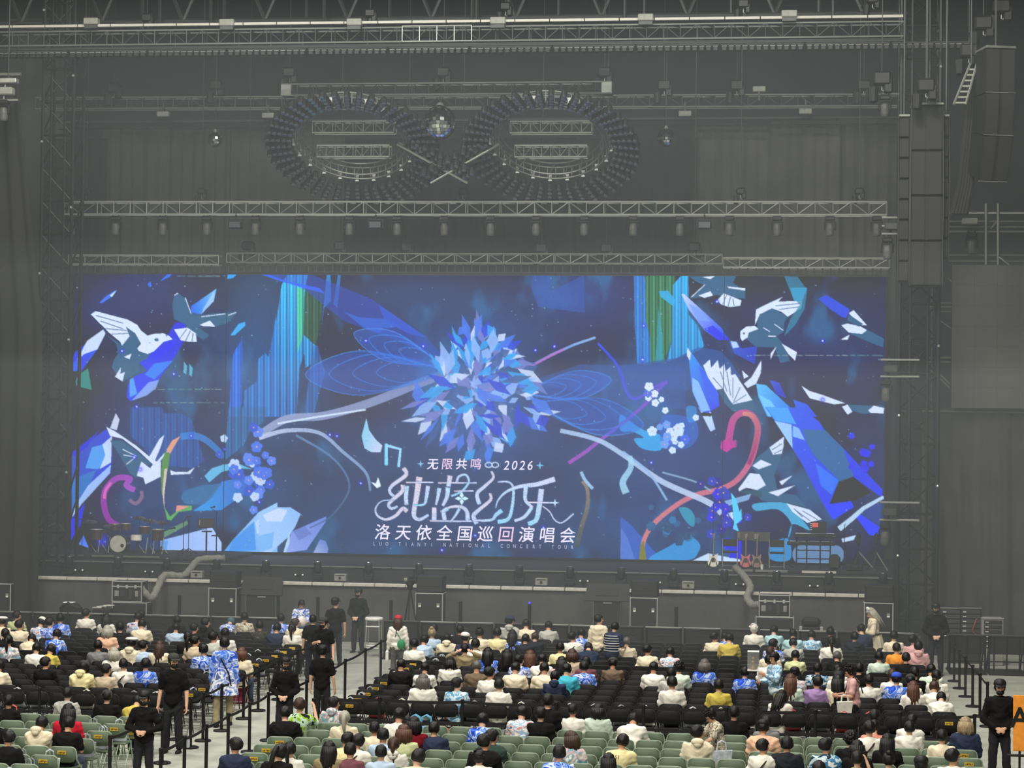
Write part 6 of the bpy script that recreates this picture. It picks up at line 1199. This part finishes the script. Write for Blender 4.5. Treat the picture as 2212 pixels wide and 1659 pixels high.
XR = [-8.3 + PITCH * i for i in range(25)]
seats = []                                               # (kind, block, row, column, x, Y)
for r_, Y in enumerate(BROWS):
    seats += [('black', 'left', r_, j, x, Y) for j, x in enumerate(xs_left(Y))] + [('black', 'right', r_, j, x, Y) for j, x in enumerate(XR)]
for r_, Y in enumerate(GROWS):
    seats += [('green', 'left', r_, j, x, Y) for j, x in enumerate(xs_left(Y))] + [('green', 'right', r_, j, x, Y) for j, x in enumerate([-8.55 + .497 * i for i in range(25)])]
def inframe(x, Y, z):
    v = Vector((x, Y, z - HC)); k = v.dot(_f); return W / 2 + F * v.dot(_r) / k, H / 2 - F * v.dot(_u) / k

def dress(t, P, shirt, hair, tro, skin, sleeve='s', hood=False, face=False, mask=False, capc=None, hairc='k', glasses=False, shoe=0):
    obj('body', P['body'], skin, t); sm = MATS['cloth_' + shirt]
    s_ = obj('shirt', P[sleeve], sm, t); obj('trousers', P['t'], tro, t); obj('shoe', P['shoes'][0], SHOE[shoe], t); obj('shoe', P['shoes'][1], SHOE[shoe], t)
    st = HSN[hair][0]; hm = P['hm']
    if st in HAIR: obj('hair', HAIR[st], HC_[hairc], t, mw=hm)
    elif st in ('cap', 'bean', 'beret'):
        obj('hair', HAIR['buzz'], HC_[hairc], t, mw=hm @ Matrix.Scale(.985, 4)); cm = capc or BLACK
        c = obj({'cap': 'cap', 'bean': 'beanie', 'beret': 'beret'}[st], {'cap': CAPC, 'bean': BEAN, 'beret': BERET}[st], cm, t, mw=hm)
        if st == 'cap': obj('brim', CAPB, cm, c)
    if hood: obj('hood', HOOD, sm, t, mw=Matrix.Translation(P['back'] + Vector((0, .0, .165))) @ P['M3'].to_4x4())
    if face:
        for s in (-1, 1):
            obj('eye', EYE, BLACK, t, mw=hm @ Matrix.Translation((s * .030, .088, .012))); obj('eyebrow', BROW, HC_['k'], t, mw=hm @ Matrix.Translation((s * .030, .090, .033)))
        if not mask: obj('mouth', MOUTH, mat('lips', (160, 92, 84), .5), t, mw=hm @ Matrix.Translation((0, .084, -.066)))
    if mask: obj('face_mask', MASK, BLACK, t, mw=hm)
    if glasses: obj('glasses', GLASS, BLACK, t, mw=hm)
    return s_
CAPN = mat('grey_cap_cloth', (60, 60, 58), .9); CAPW = mat('white_cap_cloth', (222, 220, 214), .9); CAPB_ = mat('blue_cap_cloth', (56, 84, 196), .9); CAPR = mat('red_cap_cloth', (176, 44, 60), .9); CAPNV = mat('navy_cap_cloth', (44, 52, 66), .9)
CAPD = dict(k=(BLACK, 'black'), g=(CAPN, 'grey'), w=(CAPW, 'white'), b=(CAPB_, 'blue'), r=(CAPR, 'red'), n=(CAPNV, 'navy'))
SEATED = """36 1319 gr sk 2|5 1331 c ew 0|42 1338 c sk 2|8 1357 k sk 0|90 1333 p1 cw 4|107 1333 b2 sk 2|130 1324 b1 sk 0|186 1314 w sk 2|230 1325 w lk 0|295 1320 p1 sk 6|272 1343 k sk 0|232 1350 pe bs 0|117 1358 b1 sk 4|61 1372 c sk 5|18 1371 p2 pk 0|76 1387 w sk 1|103 1391 y cg 4|194 1382 g sk 0|246 1398 w bs 0|284 1376 c ew 0 lH
98 1418 k sk 2|0 1425 c sk 4|175 1428 yc cg 4 lH|229 1433 be sk 2|270 1422 w uk 0|305 1336 c sk 1|305 1318 k sk 0|366 1329 k sk 0|368 1344 lb sk 1|414 1345 k sk 2|444 1333 k sk 2 lH|406 1364 k sk 0|421 1371 be pk 2|461 1363 lg sk 2|488 1335 b3 st 5|528 1322 fl sk 0|559 1340 dk sk 0|596 1344 n sk 1|495 1356 w sk 0|309 1382 lb sk 2|333 1383 c lb 0|452 1390 b2 sk 0|522 1398 c br 0|315 1421 b1 sk 0
607 1325 b2 sk 0|638 1335 c sb 2|631 1347 w pk 0|895 1379 w sk 0|913 1371 lb sk 4|933 1356 lb ny 0|965 1368 c sk 4 lH|1005 1366 n cw 2|1037 1355 c nk 0|1074 1355 yc sk 0|1101 1330 lg cn 2 lH|1107 1360 b2 lk 0|1027 1379 w sk 0|1004 1389 kh sk 8 l|1054 1398 b1 lk 0|1096 1401 k lk 0|865 1421 k uk 1|917 1429 w sk 1|972 1417 w bk 1 l|1032 1425 br ug 1|1058 1439 w sk 2|1112 1428 c uk 1|1122 1413 b3 sk 2|914 1455 w bg 0 l|994 1463 lp sk 2|1078 1465 w sk 0 l|994 1349 k sk 0|899 1345 k sk 0
1136 1336 c sk 1|1134 1368 bs sk 1 l|1155 1364 bs ub 1 l|1185 1341 lg sk 4|1237 1364 w sk 2|1258 1357 b2 sk 4|1210 1386 yc sk 0|1236 1401 be bb 0 l|1272 1391 n sk 5 l|1354 1376 c sg 4|1399 1391 c uk 2|1145 1404 k lr 0|1170 1410 w sk 1|1176 1429 c uk 1|1198 1417 pk lk 0|1223 1431 tq sk 1|1262 1427 b2 xk 0|1266 1417 ma sk 0|1324 1420 br cg 1 l|1198 1447 n sk 1 lH|1411 1428 w sk 1|1447 1397 p1 sk 4|1544 1364 c sk 2|1556 1364 b1 sk 4|1575 1367 y sk 4|1629 1347 w tw 0|1672 1350 cy sk 4|1671 1379 b3 sk 2|1664 1396 c sb 0|1662 1413 w sk 0|1466 1428 mi zk 1|1450 1441 lg sk 0|1522 1423 b1 bg 0|1609 1439 b1 sk 0|1553 1466 y sk 0|1452 1460 w sk 0
1713 1357 cy sk 1|1754 1361 lp sk 4|1714 1377 lg sk 1|1794 1354 k nk 0|1796 1374 w pk 0 l|1848 1364 bs sk 0 l|1863 1347 n sk 4 l|1931 1362 c sk 0|1937 1388 o sk 0|1899 1406 mi sk 0|1809 1406 k sg 4|1718 1403 gr sk 1|1766 1431 tp sk 0 l|1809 1433 lg sk 1|1973 1370 pk sk 2 l|1984 1384 pk sk 0 lH|1961 1409 k sk 0|1927 1445 w sb 0|1976 1439 k sk 0|2012 1433 mi sk 1|2023 1447 w sk 0|1967 1456 w cg 1|1947 1453 b1 cb 0|1973 1471 w lr 0|2020 1470 w nb 4|2033 1499 w sk 5 l|1717 1441 p1 ck 0|1708 1455 mi lr 0|1765 1459 pu sk 3|1686 1487 w lk 6|1812 1440 w lk 0|1810 1457 c lk 0|1856 1431 k sk 0|1877 1456 w sk 0
1961 1540 w sk 6|1965 1557 w sk 0 l|2035 1575 c sk 0|2086 1548 n by 0 l|1917 1584 k lk 0|1920 1625 k nk 0|1990 1633 k ck 0|2058 1616 w sk 2|1889 1532 k sk 0|1870 1556 w sk 0|1888 1553 sa sk 1|1838 1580 k zk 0|1852 1598 k bk 0|1784 1593 tp sk 2 l|1700 1590 bs sk 0 l|1852 1622 ol sk 7|1769 1643 k sk 0|1507 1565 c sk 2 lH|1648 1595 w sk 2|1652 1554 pe ck 9|1656 1545 g sk 0|1586 1524 k sk 0
1183 1496 k uk 0|1168 1526 k sk 0|1237 1519 w uk 0|1292 1519 mi bk 0 l|1376 1546 w sk 5|1233 1578 p2 bb 3|1336 1582 yc sk 6|1205 1608 b2 sk 0 l|1315 1626 c lk 0|1124 1524 p1 sk 4|860 1527 w sk 1|894 1547 mr bk 0|872 1564 gr br 0|940 1557 n sk 9 l|1042 1540 b1 sk 4|1047 1584 k sk 2 l|1063 1574 dg sk 2 l|850 1592 w pb 0 lH|911 1614 c sk 6|1035 1618 w tk 0|837 1573 lb xk 0
619 1523 k uk 9|648 1507 gp sb 7|721 1504 p2 sk 2 lH|744 1535 c ps 0|802 1558 c sk 0|751 1581 w sk 6|779 1579 yc sk 6|593 1603 k pk 6 l|626 1602 w pk 0|711 1600 kh lk 0|756 1603 ma uk 0|823 1608 lb uk 0|15 1500 k sk 0|145 1484 lg uk 0 l|231 1490 k xg 0|157 1520 rd lk 0|81 1547 c sk 4 lH|145 1546 k sk 1|18 1576 k uk 3|4 1535 k sk 0|288 1507 y sk 5|509 1592 n sk 3"""
occ = {}; PEOPLE = []
for rec in SEATED.replace('\n', '|').split('|'):
    q = rec.split(); px, py, sh_, hr, ps = float(q[0]), float(q[1]), q[2], q[3], int(q[4]); ex = q[5] if len(q) > 5 else ''
    zt = SP[ps]['top']; g = onz(px, py, zt); kind = 'black' if g.y > 39.9 else 'green'
    best = None
    for s in seats:
        if s[0] != kind or s[:4] in occ: continue
        e = abs(s[4] - g.x) * 1.6 + abs(s[5] - g.y)
        if best is None or e < best[0]: best = (e, s)
    s = best[1]; occ[s[:4]] = 1
    zn = at(px, py, s[5]).z; sc = min(1.10, max(.92, zn / zt)); gx = at(px, py, s[5]).x
    PEOPLE.append([s, max(s[4] - .16, min(s[4] + .16, gx)), sc, sh_, hr, ps, ex])
# chairs
proto = {'black': make_chair('black_folding_chair', BFAB, BFR, BTOP), 'green': make_chair('green_folding_chair', GFAB, GFR)}; used = {}
vis = []
for s in seats:
    a, b = inframe(s[4], s[5], .82), inframe(s[4], s[5], .1)
    if a[0] < -25 or a[0] > W + 25 or a[1] > H + (60 if s[:4] in occ else 8): continue
    vis.append(s)
STICK = {('black', 'left', r, 0) for r in range(15)} | {('black', 'right', r, 0) for r in range(15)} | {('green', 'left', r, 0) for r in range(8)} | {('green', 'right', r, 0) for r in range(8)} | {('black', 'right', 0, 24), ('black', 'right', 2, 24), ('green', 'right', 0, 24), ('green', 'right', 1, 24), ('green', 'right', 2, 24), ('green', 'right', 3, 24)}
near = sorted([s for s in vis if s[0] == 'black'], key=lambda s: s[5])[:300]; nearset = {s[:4] for s in near}; far = []; LATER = []
for s in vis:
    kind, blk, r_, j, x, Y = s
    if kind == 'black' and s[:4] not in nearset: far.append(s); continue
    lab = '%s folding chair, %s block, %s row %s the belt barrier, %s from the %s aisle' % (kind, blk, nth(r_), 'beyond' if kind == 'black' else 'before', nth(j), 'centre')
    if used.get(kind): o = dup(proto[kind], (x, Y, 0), RND.uniform(-.05, .05))
    else: o = proto[kind]; o.location = (x, Y, 0); used[kind] = 1
    tag(o, lab, 'chair', '%s folding chairs in the %s block' % (kind, blk))
    if s[:4] in STICK: LATER.append(o)
for o in LATER: obj('seat_sticker', stk, YST, o); obj('sticker_text', ink, INK, o)
if far:
    mbv = {0: MB(), 1: MB()}
    for s in far:
        for k_, i_ in (('backrest', 0), ('seat', 0), ('frame', 1), ('rear_leg', 1), ('rear_leg2', 1)):
            m_ = CHM[k_]; mbv[i_].add([(v.co.x + s[4], v.co.y + s[5], v.co.z) for v in m_.vertices], [tuple(p.vertices) for p in m_.polygons])
    n0 = len(mbv[0].f); mbv[0].add(mbv[1].v, mbv[1].f); me = mbv[0].mesh('far_chairs'); me.materials.append(BFAB); me.materials.append(BTOP); me.polygons.foreach_set('material_index', [0] * n0 + [1] * (len(me.polygons) - n0))
    o = bpy.data.objects.new('folding_chair_rows', me); COL.objects.link(o); tag(o, 'far rows of black folding chairs near the stage barrier', 'chairs', kind='stuff')
    for s in far:
        if s[3] == 0: q = obj('seat_sticker', stk, YST, o, loc=(s[4], s[5], 0))
# seated people, labelled by look, block, row and place in the row
rows = {}
for p in PEOPLE: rows.setdefault(p[0][:3], []).append(p)
for key, L in rows.items():
    L.sort(key=lambda p: p[1])
    for i, (s, x, sc, sh_, hr, ps, ex) in enumerate(L):
        P = SP[ps]; hs, hc = hr[0], hr[1]; sl = 'l' if 'l' in ex else 's'; hood = 'H' in ex; nm = SHC[sh_][1]
        if hood: nm = nm.replace('T-shirt', 'hoodie').replace('top', 'hoodie')
        if hs in 'cxe': hd_ = CAPD[hc][1] + ' ' + HSN[hs][1]
        else: hd_ = (HSN[hs][1] + ' ' + HCN[hc] + ' hair')
        lab = 'person in %s, %s, %s from left, row %s, %s %s block' % (nm, hd_, nth(i), 'one two three four five six seven eight nine ten eleven twelve thirteen fourteen fifteen'.split()[s[2]], s[1], s[0])
        t = thing('person', lab, 'person', (x, s[5], 0), RND.uniform(-.12, .12), 'people seated in the %s %s chairs' % (s[1], s[0])); t.scale = (sc * RND.uniform(1.0, 1.06), sc, sc)
        sm = dress(t, P, sh_, hs, TRO[RND.choice((0, 0, 1, 3))], RND.choice(SKIN[:2]), sl, hood, ps in (2, 3), False, CAPD[hc][0] if hs in 'cxe' else None, 'k' if hs in 'cxe' else hc)
        if ps in (1, 4, 7) and i % 2 == 0: a = P['arms'][1][2]; obj('phone', MB().bbox((0, 0, 0), (.075, .012, .15), .004), PLASTIC, t, loc=a + Vector((-.05 if ps != 7 else -.02, .06, .09)), rot=(-.6 if ps != 7 else .1, 0, 0))
        if (sh_, hr) in (('w', 'uk'), ('w', 'sk')) and i % 4 == 1: b = P['back']; obj('bag_strap', MB().tube([P['sh'][1] + Vector((-.04, .02, .075)), b + Vector((.03, -.045, .03)), b + Vector((-.12, -.035, -.16))], .014, 5), mat('brown_strap', (62, 48, 38), .8), t)
        if sh_ == 'yc' and ps == 6 and s[4] > -4.5 and s[0] == 'green': obj('shirt_letters', GS1, BLACK, t, loc=P['back'] + Vector((-.05, -.038, .04)), rot=(PI / 2, 0, 0), sc=(.09, .09, .09))
# ================================================================== standing people
def stand(px, py, Y, label, P, shirt='k', hair='ck', rz=PI, sc=None, tro=0, sleeve='l', mask=False, face=True, skin=0, foot=None, shoe=0, glasses=False, capc=None, group=None):
    zt = P['top'] + (.03 if hair[0] == 'c' else .015)
    p = at(px, py, Y); k = sc or max(.93, min(1.08, p.z / zt))
    t = thing('person', label, 'person', (p.x, Y, 0), rz, group); t.scale = (k, k, k)
    s_ = dress(t, P, shirt, hair[0], TRO[tro], SKIN[skin], sleeve, False, face, mask, capc, hair[1], glasses, shoe); return t, P
GG = 'guards dressed in black'
stand(313, 1489, 35.0, 'guard in black with cap and mask, fingertips together, nearest at left', GST, mask=True, hair='ck', group=GG)
stand(376, 1408, 39.0, 'tall guard in black polo, cap and mask, looking left in the aisle mouth', SWD, mask=True, hair='ck', sleeve='s', capc=CAPN, group=GG)
stand(617, 1417, 40.6, 'guard in black with cap and mask, hands crossed, behind the centre aisle belt', GCS, mask=True, group=GG)
stand(697, 1391, 42.7, 'guard in black seen from behind in the centre aisle', SDN, rz=0.0, face=False, sleeve='s', hair='ck', group=GG)
stand(699, 1331, 48.9, 'guard in black with grey cap and mask, hand raised, mid aisle', SUP, mask=True, sleeve='s', capc=CAPN, group=GG)
stand(725, 1289, 54.0, 'big guard in black from behind beside the barrier gap', SDNT, rz=0.3, face=False, sleeve='s', group=GG)
stand(775, 1268, 57.2, 'guard in black with mask behind the white stool', GCL, mask=True, rz=PI - .3, group=GG)
stand(676, 1327, 50.6, 'person in black T-shirt with short hair standing behind the mid-aisle guard', SDN, rz=.2, hair='sk', face=False, sleeve='s')
stand(2160, 1463, 38.4, 'guard in black with cap and mask at the right aisle beside the orange sign', GCL, mask=True, group=GG)
stand(2022, 1300, 55.3, 'guard in dark clothes with cap and mask at the right barrier gap', GCL, mask=True, group=GG)
t, P = stand(485, 1374, 42.65, 'person walking away in long blue swirl-print coat with black shoulder strap', SWK, 'b1', 'sk', 0.1, tro=2, sleeve='l', face=False)
pel = Vector((0, 0, .93))
co = MB()
for k in range(18):
    a0 = 2 * PI * k / 18; a1 = 2 * PI * (k + 1) / 18
    co.add([(math.cos(a) * r * 1.15, math.sin(a) * r, z) for (r, z) in ((.15, 1.25), (.19, 1.0), (.26, .62)) for a in (a0, a1)], [(0, 1, 3, 2), (2, 3, 5, 4)])
obj('coat_skirt', co.mesh('coat_skirt', True), MATS['cloth_b3'], t); obj('shoulder_strap', MB().tube([(-.12, .03, 1.47), (-.02, -.16, 1.30), (.12, -.17, 1.05), (.17, -.16, .80)], .016, 6), PLASTIC, t)
t, P = stand(650, 1292, 55.2, 'person in blue-white jacket holding white cloth beside the barrier gap', SHP, 'b3', 'sk', PI + .4, face=True)
obj('bundle', MB().ell((.02, .30, 1.12), (.13, .09, .16), 14, 9), WHITEP, t)
t, P = stand(860, 1330, 51.0, 'woman with red cap, white blouse and green shoulder bag, seen from behind', SDN, 'w', 'cr', 0.15, sleeve='l', face=False, capc=CAPR, tro=3)
obj('long_hair', HAIR['long'], HC_['b'], t, mw=P['hm']); gb = obj('green_bag', MB().ell((.10, -.19, 1.0), (.11, .05, .13), 14, 9), mat('green_net', (46, 130, 84), .7), t); obj('bag_strap', MB().tube([(.1, -.19, 1.1), (-.02, -.15, 1.3), (-.14, .0, 1.47)], .012, 6), mat('green_net', (46, 130, 84), .7), gb); obj('bottle', MB().lathe([(.04, .55), (.045, .6), (.045, .78), (.02, .82), (.02, .86)], 10, (-.28, .03, 0)), WHITEP, t)
stand(1293, 1326, 51.9, 'person in cream hoodie standing and looking right near the stage barrier', SDNT, 'c', 'sk', -.35, tro=0, skin=0)[0]
t, P = stand(1322, 1341, 50.3, 'person in navy polo with white stripes bending slightly right', SHPF, 'n', 'sk', -.55, tro=0, sleeve='s')
for k in range(7):
    z = 1.02 + k * .062; rr_ = .168 if k < 6 else .15; obj('stripe', MB().tube([(math.cos(a) * (rr_ * 1.13 + .034), math.sin(a) * (.118 * 1.16 + .036) + (z - .93) * .10, z) for a in np.linspace(0, 6.283, 25)], .007, 4), WHITEP, t)
t, P = stand(1676, 1405, 43.9, 'man in blue-white robe holding up a clear display box', STR, 'lp', 'sk', PI / 2 + .55, tro=2, skin=1)
a = P['arms'][0][2]; t2 = t; bx_ = thing('display_box', 'clear acrylic display box with a small figurine held by the man in the robe', 'display box', (0, 0, 0)); M_ = Matrix.Translation(t.location) @ Matrix.Rotation(t.rotation_euler.z, 4, 'Z') @ Matrix.Scale(t.scale.x, 4); wp = M_ @ (a + Vector((.04, .14, .03))); bx_.location = at(1627, 1449, wp.y)
CLR = bpy.data.materials.new('clear_acrylic'); CLR.use_nodes = True; b_ = CLR.node_tree.nodes['Principled BSDF']; b_.inputs['Base Color'].default_value = (.95, .97, .97, 1); b_.inputs['Roughness'].default_value = .05; b_.inputs['Alpha'].default_value = .08
obj('base', MB().bbox((0, 0, .012), (.24, .24, .024), .006), WHITEP, bx_); obj('top', MB().bbox((0, 0, .40), (.24, .24, .015), .004), WHITEP, bx_)
for q in ((0, -.118, .21, .24, .004), (0, .118, .21, .24, .004)): obj('pane', MB().box(q[:3], (q[3], q[4], .38)), CLR, bx_)
for s in (-1, 1): obj('pane', MB().box((s * .118, 0, .21), (.004, .24, .38)), CLR, bx_)
obj('figurine', MB().lathe([(.06, .024), (.05, .07), (.025, .13), (.04, .18), (.02, .21), (.04, .25), (.03, .29), (.005, .31)], 12), mat('figurine_paint', (140, 118, 80), .6, var=.4, scale=25), bx_)
t, P = stand(1890, 1294, 54.9, 'cosplayer with long silver wig and cream gown looking at a phone', SHP, 'c', 'ls', PI / 2 + .15, tro=2, sc=1.02)
gw = MB()
for k in range(24):
    a0, a1 = 2 * PI * k / 24, 2 * PI * (k + 1) / 24
    gw.add([(math.cos(a) * r * (1 + .06 * math.sin(a * 9)), math.sin(a) * r * (1 + .06 * math.sin(a * 9)), z) for (r, z) in ((.155, 1.08), (.20, .95), (.30, .5), (.40, .06)) for a in (a0, a1)], [(0, 1, 3, 2), (2, 3, 5, 4), (4, 5, 7, 6)])
obj('gown_skirt', gw.mesh('gown_skirt', True), mat('gown_cloth', (206, 198, 172), .85, var=.15, scale=6), t); obj('sash', MB().tube([(math.cos(a) * .185, math.sin(a) * .15 + .01, 1.07) for a in np.linspace(0, 6.283, 21)], .022, 6), mat('gown_sash', (70, 62, 50), .8), t); obj('flower_crown', MB().ell((-.05, 0, .12), (.04, .04, .05), 10, 7).ell((.05, 0, .12), (.04, .04, .05), 10, 7), WHITEP, t, mw=P['hm'])
a = P['arms'][1][2]; obj('phone', MB().bbox((0, 0, 0), (.08, .012, .16), .004), PLASTIC, t, loc=a + Vector((-.1, .09, .08)), rot=(-.5, 0, 0))
t, P = stand(1846, 1432, 42.2, 'person in pink T-shirt with black crossbody bag, head bowed, facing left', SHP, 'pk', 'tk', PI / 2 + .1, tro=0, sleeve='s', skin=1)
pb = obj('crossbody_bag', MB().bbox((.10, .24, .98), (.14, .34, .26), .06), PLASTIC, t); obj('bag_strap', MB().tube([(.12, .2, 1.1), (.02, .14, 1.35), (-.12, .02, 1.5), (-.16, -.1, 1.35), (-.05, -.17, 1.15)], .014, 6), PLASTIC, pb)
def tote(loc, rz, m, label, s=1.0, group='bags among the chairs', name='tote_bag'):
    t = thing(name, label, 'bag', loc, rz, group); t.scale = (s, s, s)
    obj('bag', MB().add([(-.17, -.04, 0), (.17, -.04, 0), (.17, .04, 0), (-.17, .04, 0), (-.2, -.07, .28), (.2, -.06, .30), (.2, .06, .30), (-.2, .07, .28)], [(3, 2, 1, 0), (4, 5, 6, 7), (0, 1, 5, 4), (1, 2, 6, 5), (2, 3, 7, 6), (3, 0, 4, 7)]), m, t)
    for y in (-.04, .04): obj('handle', MB().tube([(-.09, y, .28), (-.07, y, .44), (0, y, .48), (.07, y, .44), (.09, y, .28)], .010, 5), m, t)
    return t
TB = [mat('white_canvas', (224, 222, 210), .9), mat('grey_plastic_bag', (150, 152, 160), .4, var=.3, scale=14), mat('pale_blue_bag', (110, 180, 214), .6), mat('dark_bag', (40, 40, 46), .8), mat('clear_bag', (190, 196, 204), .3, var=.3, scale=12), mat('pink_red_bag', (214, 96, 96), .7)]
p = at(1824, 1538, 42.0); tote((p.x, 41.85, p.z), .2, TB[0], 'white tote bag carried by the person in the pink T-shirt', .78, None)
t, P = stand(1556, 1530, 35.75, 'man in beige leaf-print shirt with glasses bowing over a plastic bag', SRE, 'fl', 'tk', PI / 2 + .35, tro=0, sleeve='s', glasses=True, skin=0)
p = at(1559, 1652, 35.6); tote((p.x, 35.45, p.z), .1, TB[4], 'printed plastic bag held by the man in the leaf-print shirt', .9, None, 'plastic_bag')

# ================================================================== belt stanchions
postm = MB().lathe([(.032, .02), (.032, .90), (.038, .905), (.038, .965), (.03, .975)], 12).mesh('post'); basem = MB().lathe([(.165, .0), (.165, .025), (.15, .035), (.04, .045)], 20).mesh('base'); BELT = mat('black_belt', (30, 30, 31), .8)
def stanchions(pts, label, group, zs=(.92,), bw=.052, base=True):
    for i, (x, y) in enumerate(pts):
        t = thing('belt_stanchion', label % nth(i), 'stanchion', (x, y, 0), group=group); obj('post', postm, PLASTIC, t)
        if base: obj('base', basem, PLASTIC, t)
        if i + 1 < len(pts):
            d = Vector((pts[i + 1][0] - x, pts[i + 1][1] - y, 0)); n_ = Vector((-d.y, d.x, 0)).normalized() * .004
            for z in zs:
                mb = MB(); K = 8
                for k in range(K + 1):
                    u = k / K; zz = z - .03 * 4 * u * (1 - u); p = d * u
                    for s1 in (-1, 1):
                        for s2 in (-1, 1): mb.v.append(tuple(p + n_ * s1 + Vector((0, 0, zz + s2 * bw / 2))))
                for k in range(K):
                    b = 4 * k; mb.f += [(b, b + 4, b + 5, b + 1), (b + 2, b + 3, b + 7, b + 6), (b, b + 2, b + 6, b + 4), (b + 1, b + 5, b + 7, b + 3)]
                obj('belt', mb, BELT, t)
stanchions([(-11.15, y) for y in (34.6, 36.2, 37.7, 39.6, 40.5, 41.9, 43.7, 45.0, 46.9, 48.8, 50.7, 52.6)], 'black belt post on the left side of the centre aisle, %s from the viewer', 'belt posts left of the centre aisle')
stanchions([(-9.9, y) for y in (33.4, 34.8, 36.2, 37.7, 39.3, 40.8)] + [(-9.62, y) for y in (43.0, 45.0, 47.0, 49.4, 51.4, 53.4)], 'black belt post on the right side of the centre aisle, %s from the viewer', 'belt posts right of the centre aisle')
stanchions([(4.68, y) for y in (45.9, 47.5, 49.2, 51.0, 52.6, 54.1)], 'black belt post beside the right aisle, %s from the viewer', 'belt posts of the right aisle')
stanchions([(x, 40.55) for x in (-17.4, -15.8, -14.55, -13.05, -11.7)], 'post of the belt barrier behind the left black block, %s from the left', 'belt barrier behind the left black block', (.92, .50), .06)
stanchions([(x, 40.55) for x in (-8.75, -7.6, -5.95, -4.1, -2.4, -.8, .9, 2.5, 3.9)], 'post of the belt barrier behind the right black block, %s from the left', 'belt barrier behind the right black block', (.92, .50), .06)

# ================================================================== bags among the chairs, sign
free = [s for s in vis if s[:4] not in occ]; i = 0; RB = random.Random(3)
for s in sorted(vis, key=lambda s: (s[5], s[4])):
    if s[0] == 'black' and s[2] == 0:
        m_ = RB.choice([1, 1, 3, 4, 4, 0, 5]); cn = ['white', 'grey', 'pale blue', 'dark', 'clear', 'pink'][m_]; up = s[:4] not in occ
        tote((s[4] + RB.uniform(-.04, .04), s[5] + (-.04 if up else -.02), .455 if up else 0.0), RB.uniform(-.2, .2), TB[m_], '%s bag %s the last-row black chair, %s block, %s from the centre aisle' % (cn, 'on' if up else 'under', s[1], nth(s[3])), .85 if up else 1.05)
for s in free:
    if s[3] in (0, 1) and s[0] == 'black' and s[2] > 0 and RB.random() < .6:
        m_ = RB.choice([1, 4, 4, 3]); cn = ['white', 'grey', 'pale blue', 'dark', 'clear'][m_]; tote((s[4], s[5] + .02, .455), RB.uniform(-.5, .5), TB[m_], '%s bag on the %s seat from the aisle, %s row, %s black block' % (cn, nth(s[3]), nth(s[2]), s[1]), .8)
for s in free:
    if s[0] == 'green' and s[1] == 'left' and s[3] in (0, 1): tote((s[4], s[5] + .02, .455), RB.uniform(-.5, .5), TB[RB.choice((1, 4))], 'plastic bag on the %s green seat from the aisle, %s row, left block' % (nth(s[3]), nth(s[2])), .85)
for px, py, m_, l in ((897, 1556, 2, 'pale blue shopping bag at the belt barrier, left one'), (921, 1556, 2, 'pale blue shopping bag at the belt barrier, right one')):
    p = onz(px, py, .2); tote((at(px, py, 40.9).x, 40.9, .0), 0, TB[m_], l, 1.25)
p = at(43, 1545, 38.6); tote((p.x, 38.2, .455), .3, TB[5], 'pink-red printed bag on the green seat beside the person in black at left', 1.0)
c = at(515, 1490, 45.6); t = thing('red_crate', 'dark red crate standing under the aisle-side chairs of the left block', 'crate', (at(515, 1500, 46.2).x, 46.2, 0)); obj('crate', MB().bbox((0, 0, .2), (.34, .34, .4), .02), mat('red_crate_plastic', (132, 36, 62), .5), t); obj('lid', MB().bbox((0, 0, .41), (.36, .36, .03), .01), mat('red_crate_plastic', (132, 36, 62), .5), t)
p = onz(406, 1618, 0); t = thing('water_bottle', 'clear water bottle beside a belt post in the centre aisle', 'bottle', (p.x, p.y, 0)); obj('bottle', MB().lathe([(.035, 0), (.036, .15), (.03, .2), (.014, .25), (.014, .27)], 12), mat('bottle_plastic', (200, 206, 208), .1, spec=.8), t); obj('cap', MB().lathe([(.016, .27), (.016, .295)], 10), WHITEP, t)
ORG = mat('orange_sign_board', (236, 150, 56), .5); sy = 37.9
a, b = at(2188, 1622, sy), at(2290, 1504, sy); t = thing('sign_board', 'orange sign board with a black letter A beside the right guard', 'sign', ((a.x + b.x) / 2, sy, 0))
w_, h0_, h1_ = b.x - a.x, a.z, b.z; obj('board', MB().bbox((0, 0, (h0_ + h1_) / 2), (w_, .03, h1_ - h0_), .008), ORG, t)
g_ = at(2203, 1552, sy); m_ = glyph('A', .02); m_.name = 'letter'; obj('letter', m_, BLACK, t, loc=(g_.x - t.location.x, -.022, g_.z), rot=(PI / 2, 0, 0), sc=(.50, .50, .50))
bar('stand_post', (-w_ / 2 + .12, .03, 0), (-w_ / 2 + .12, .03, h1_), .02, PLASTIC, t); bar('stand_post', (w_ / 2 - .12, .03, 0), (w_ / 2 - .12, .03, h1_), .02, PLASTIC, t); bar('front_rail', (-w_ / 2 - .1, -.06, .62), (w_ / 2, -.06, .62), .025, PLASTIC, t); obj('foot', MB().bbox((0, 0, .02), (w_, .4, .04), .01), PLASTIC, t)
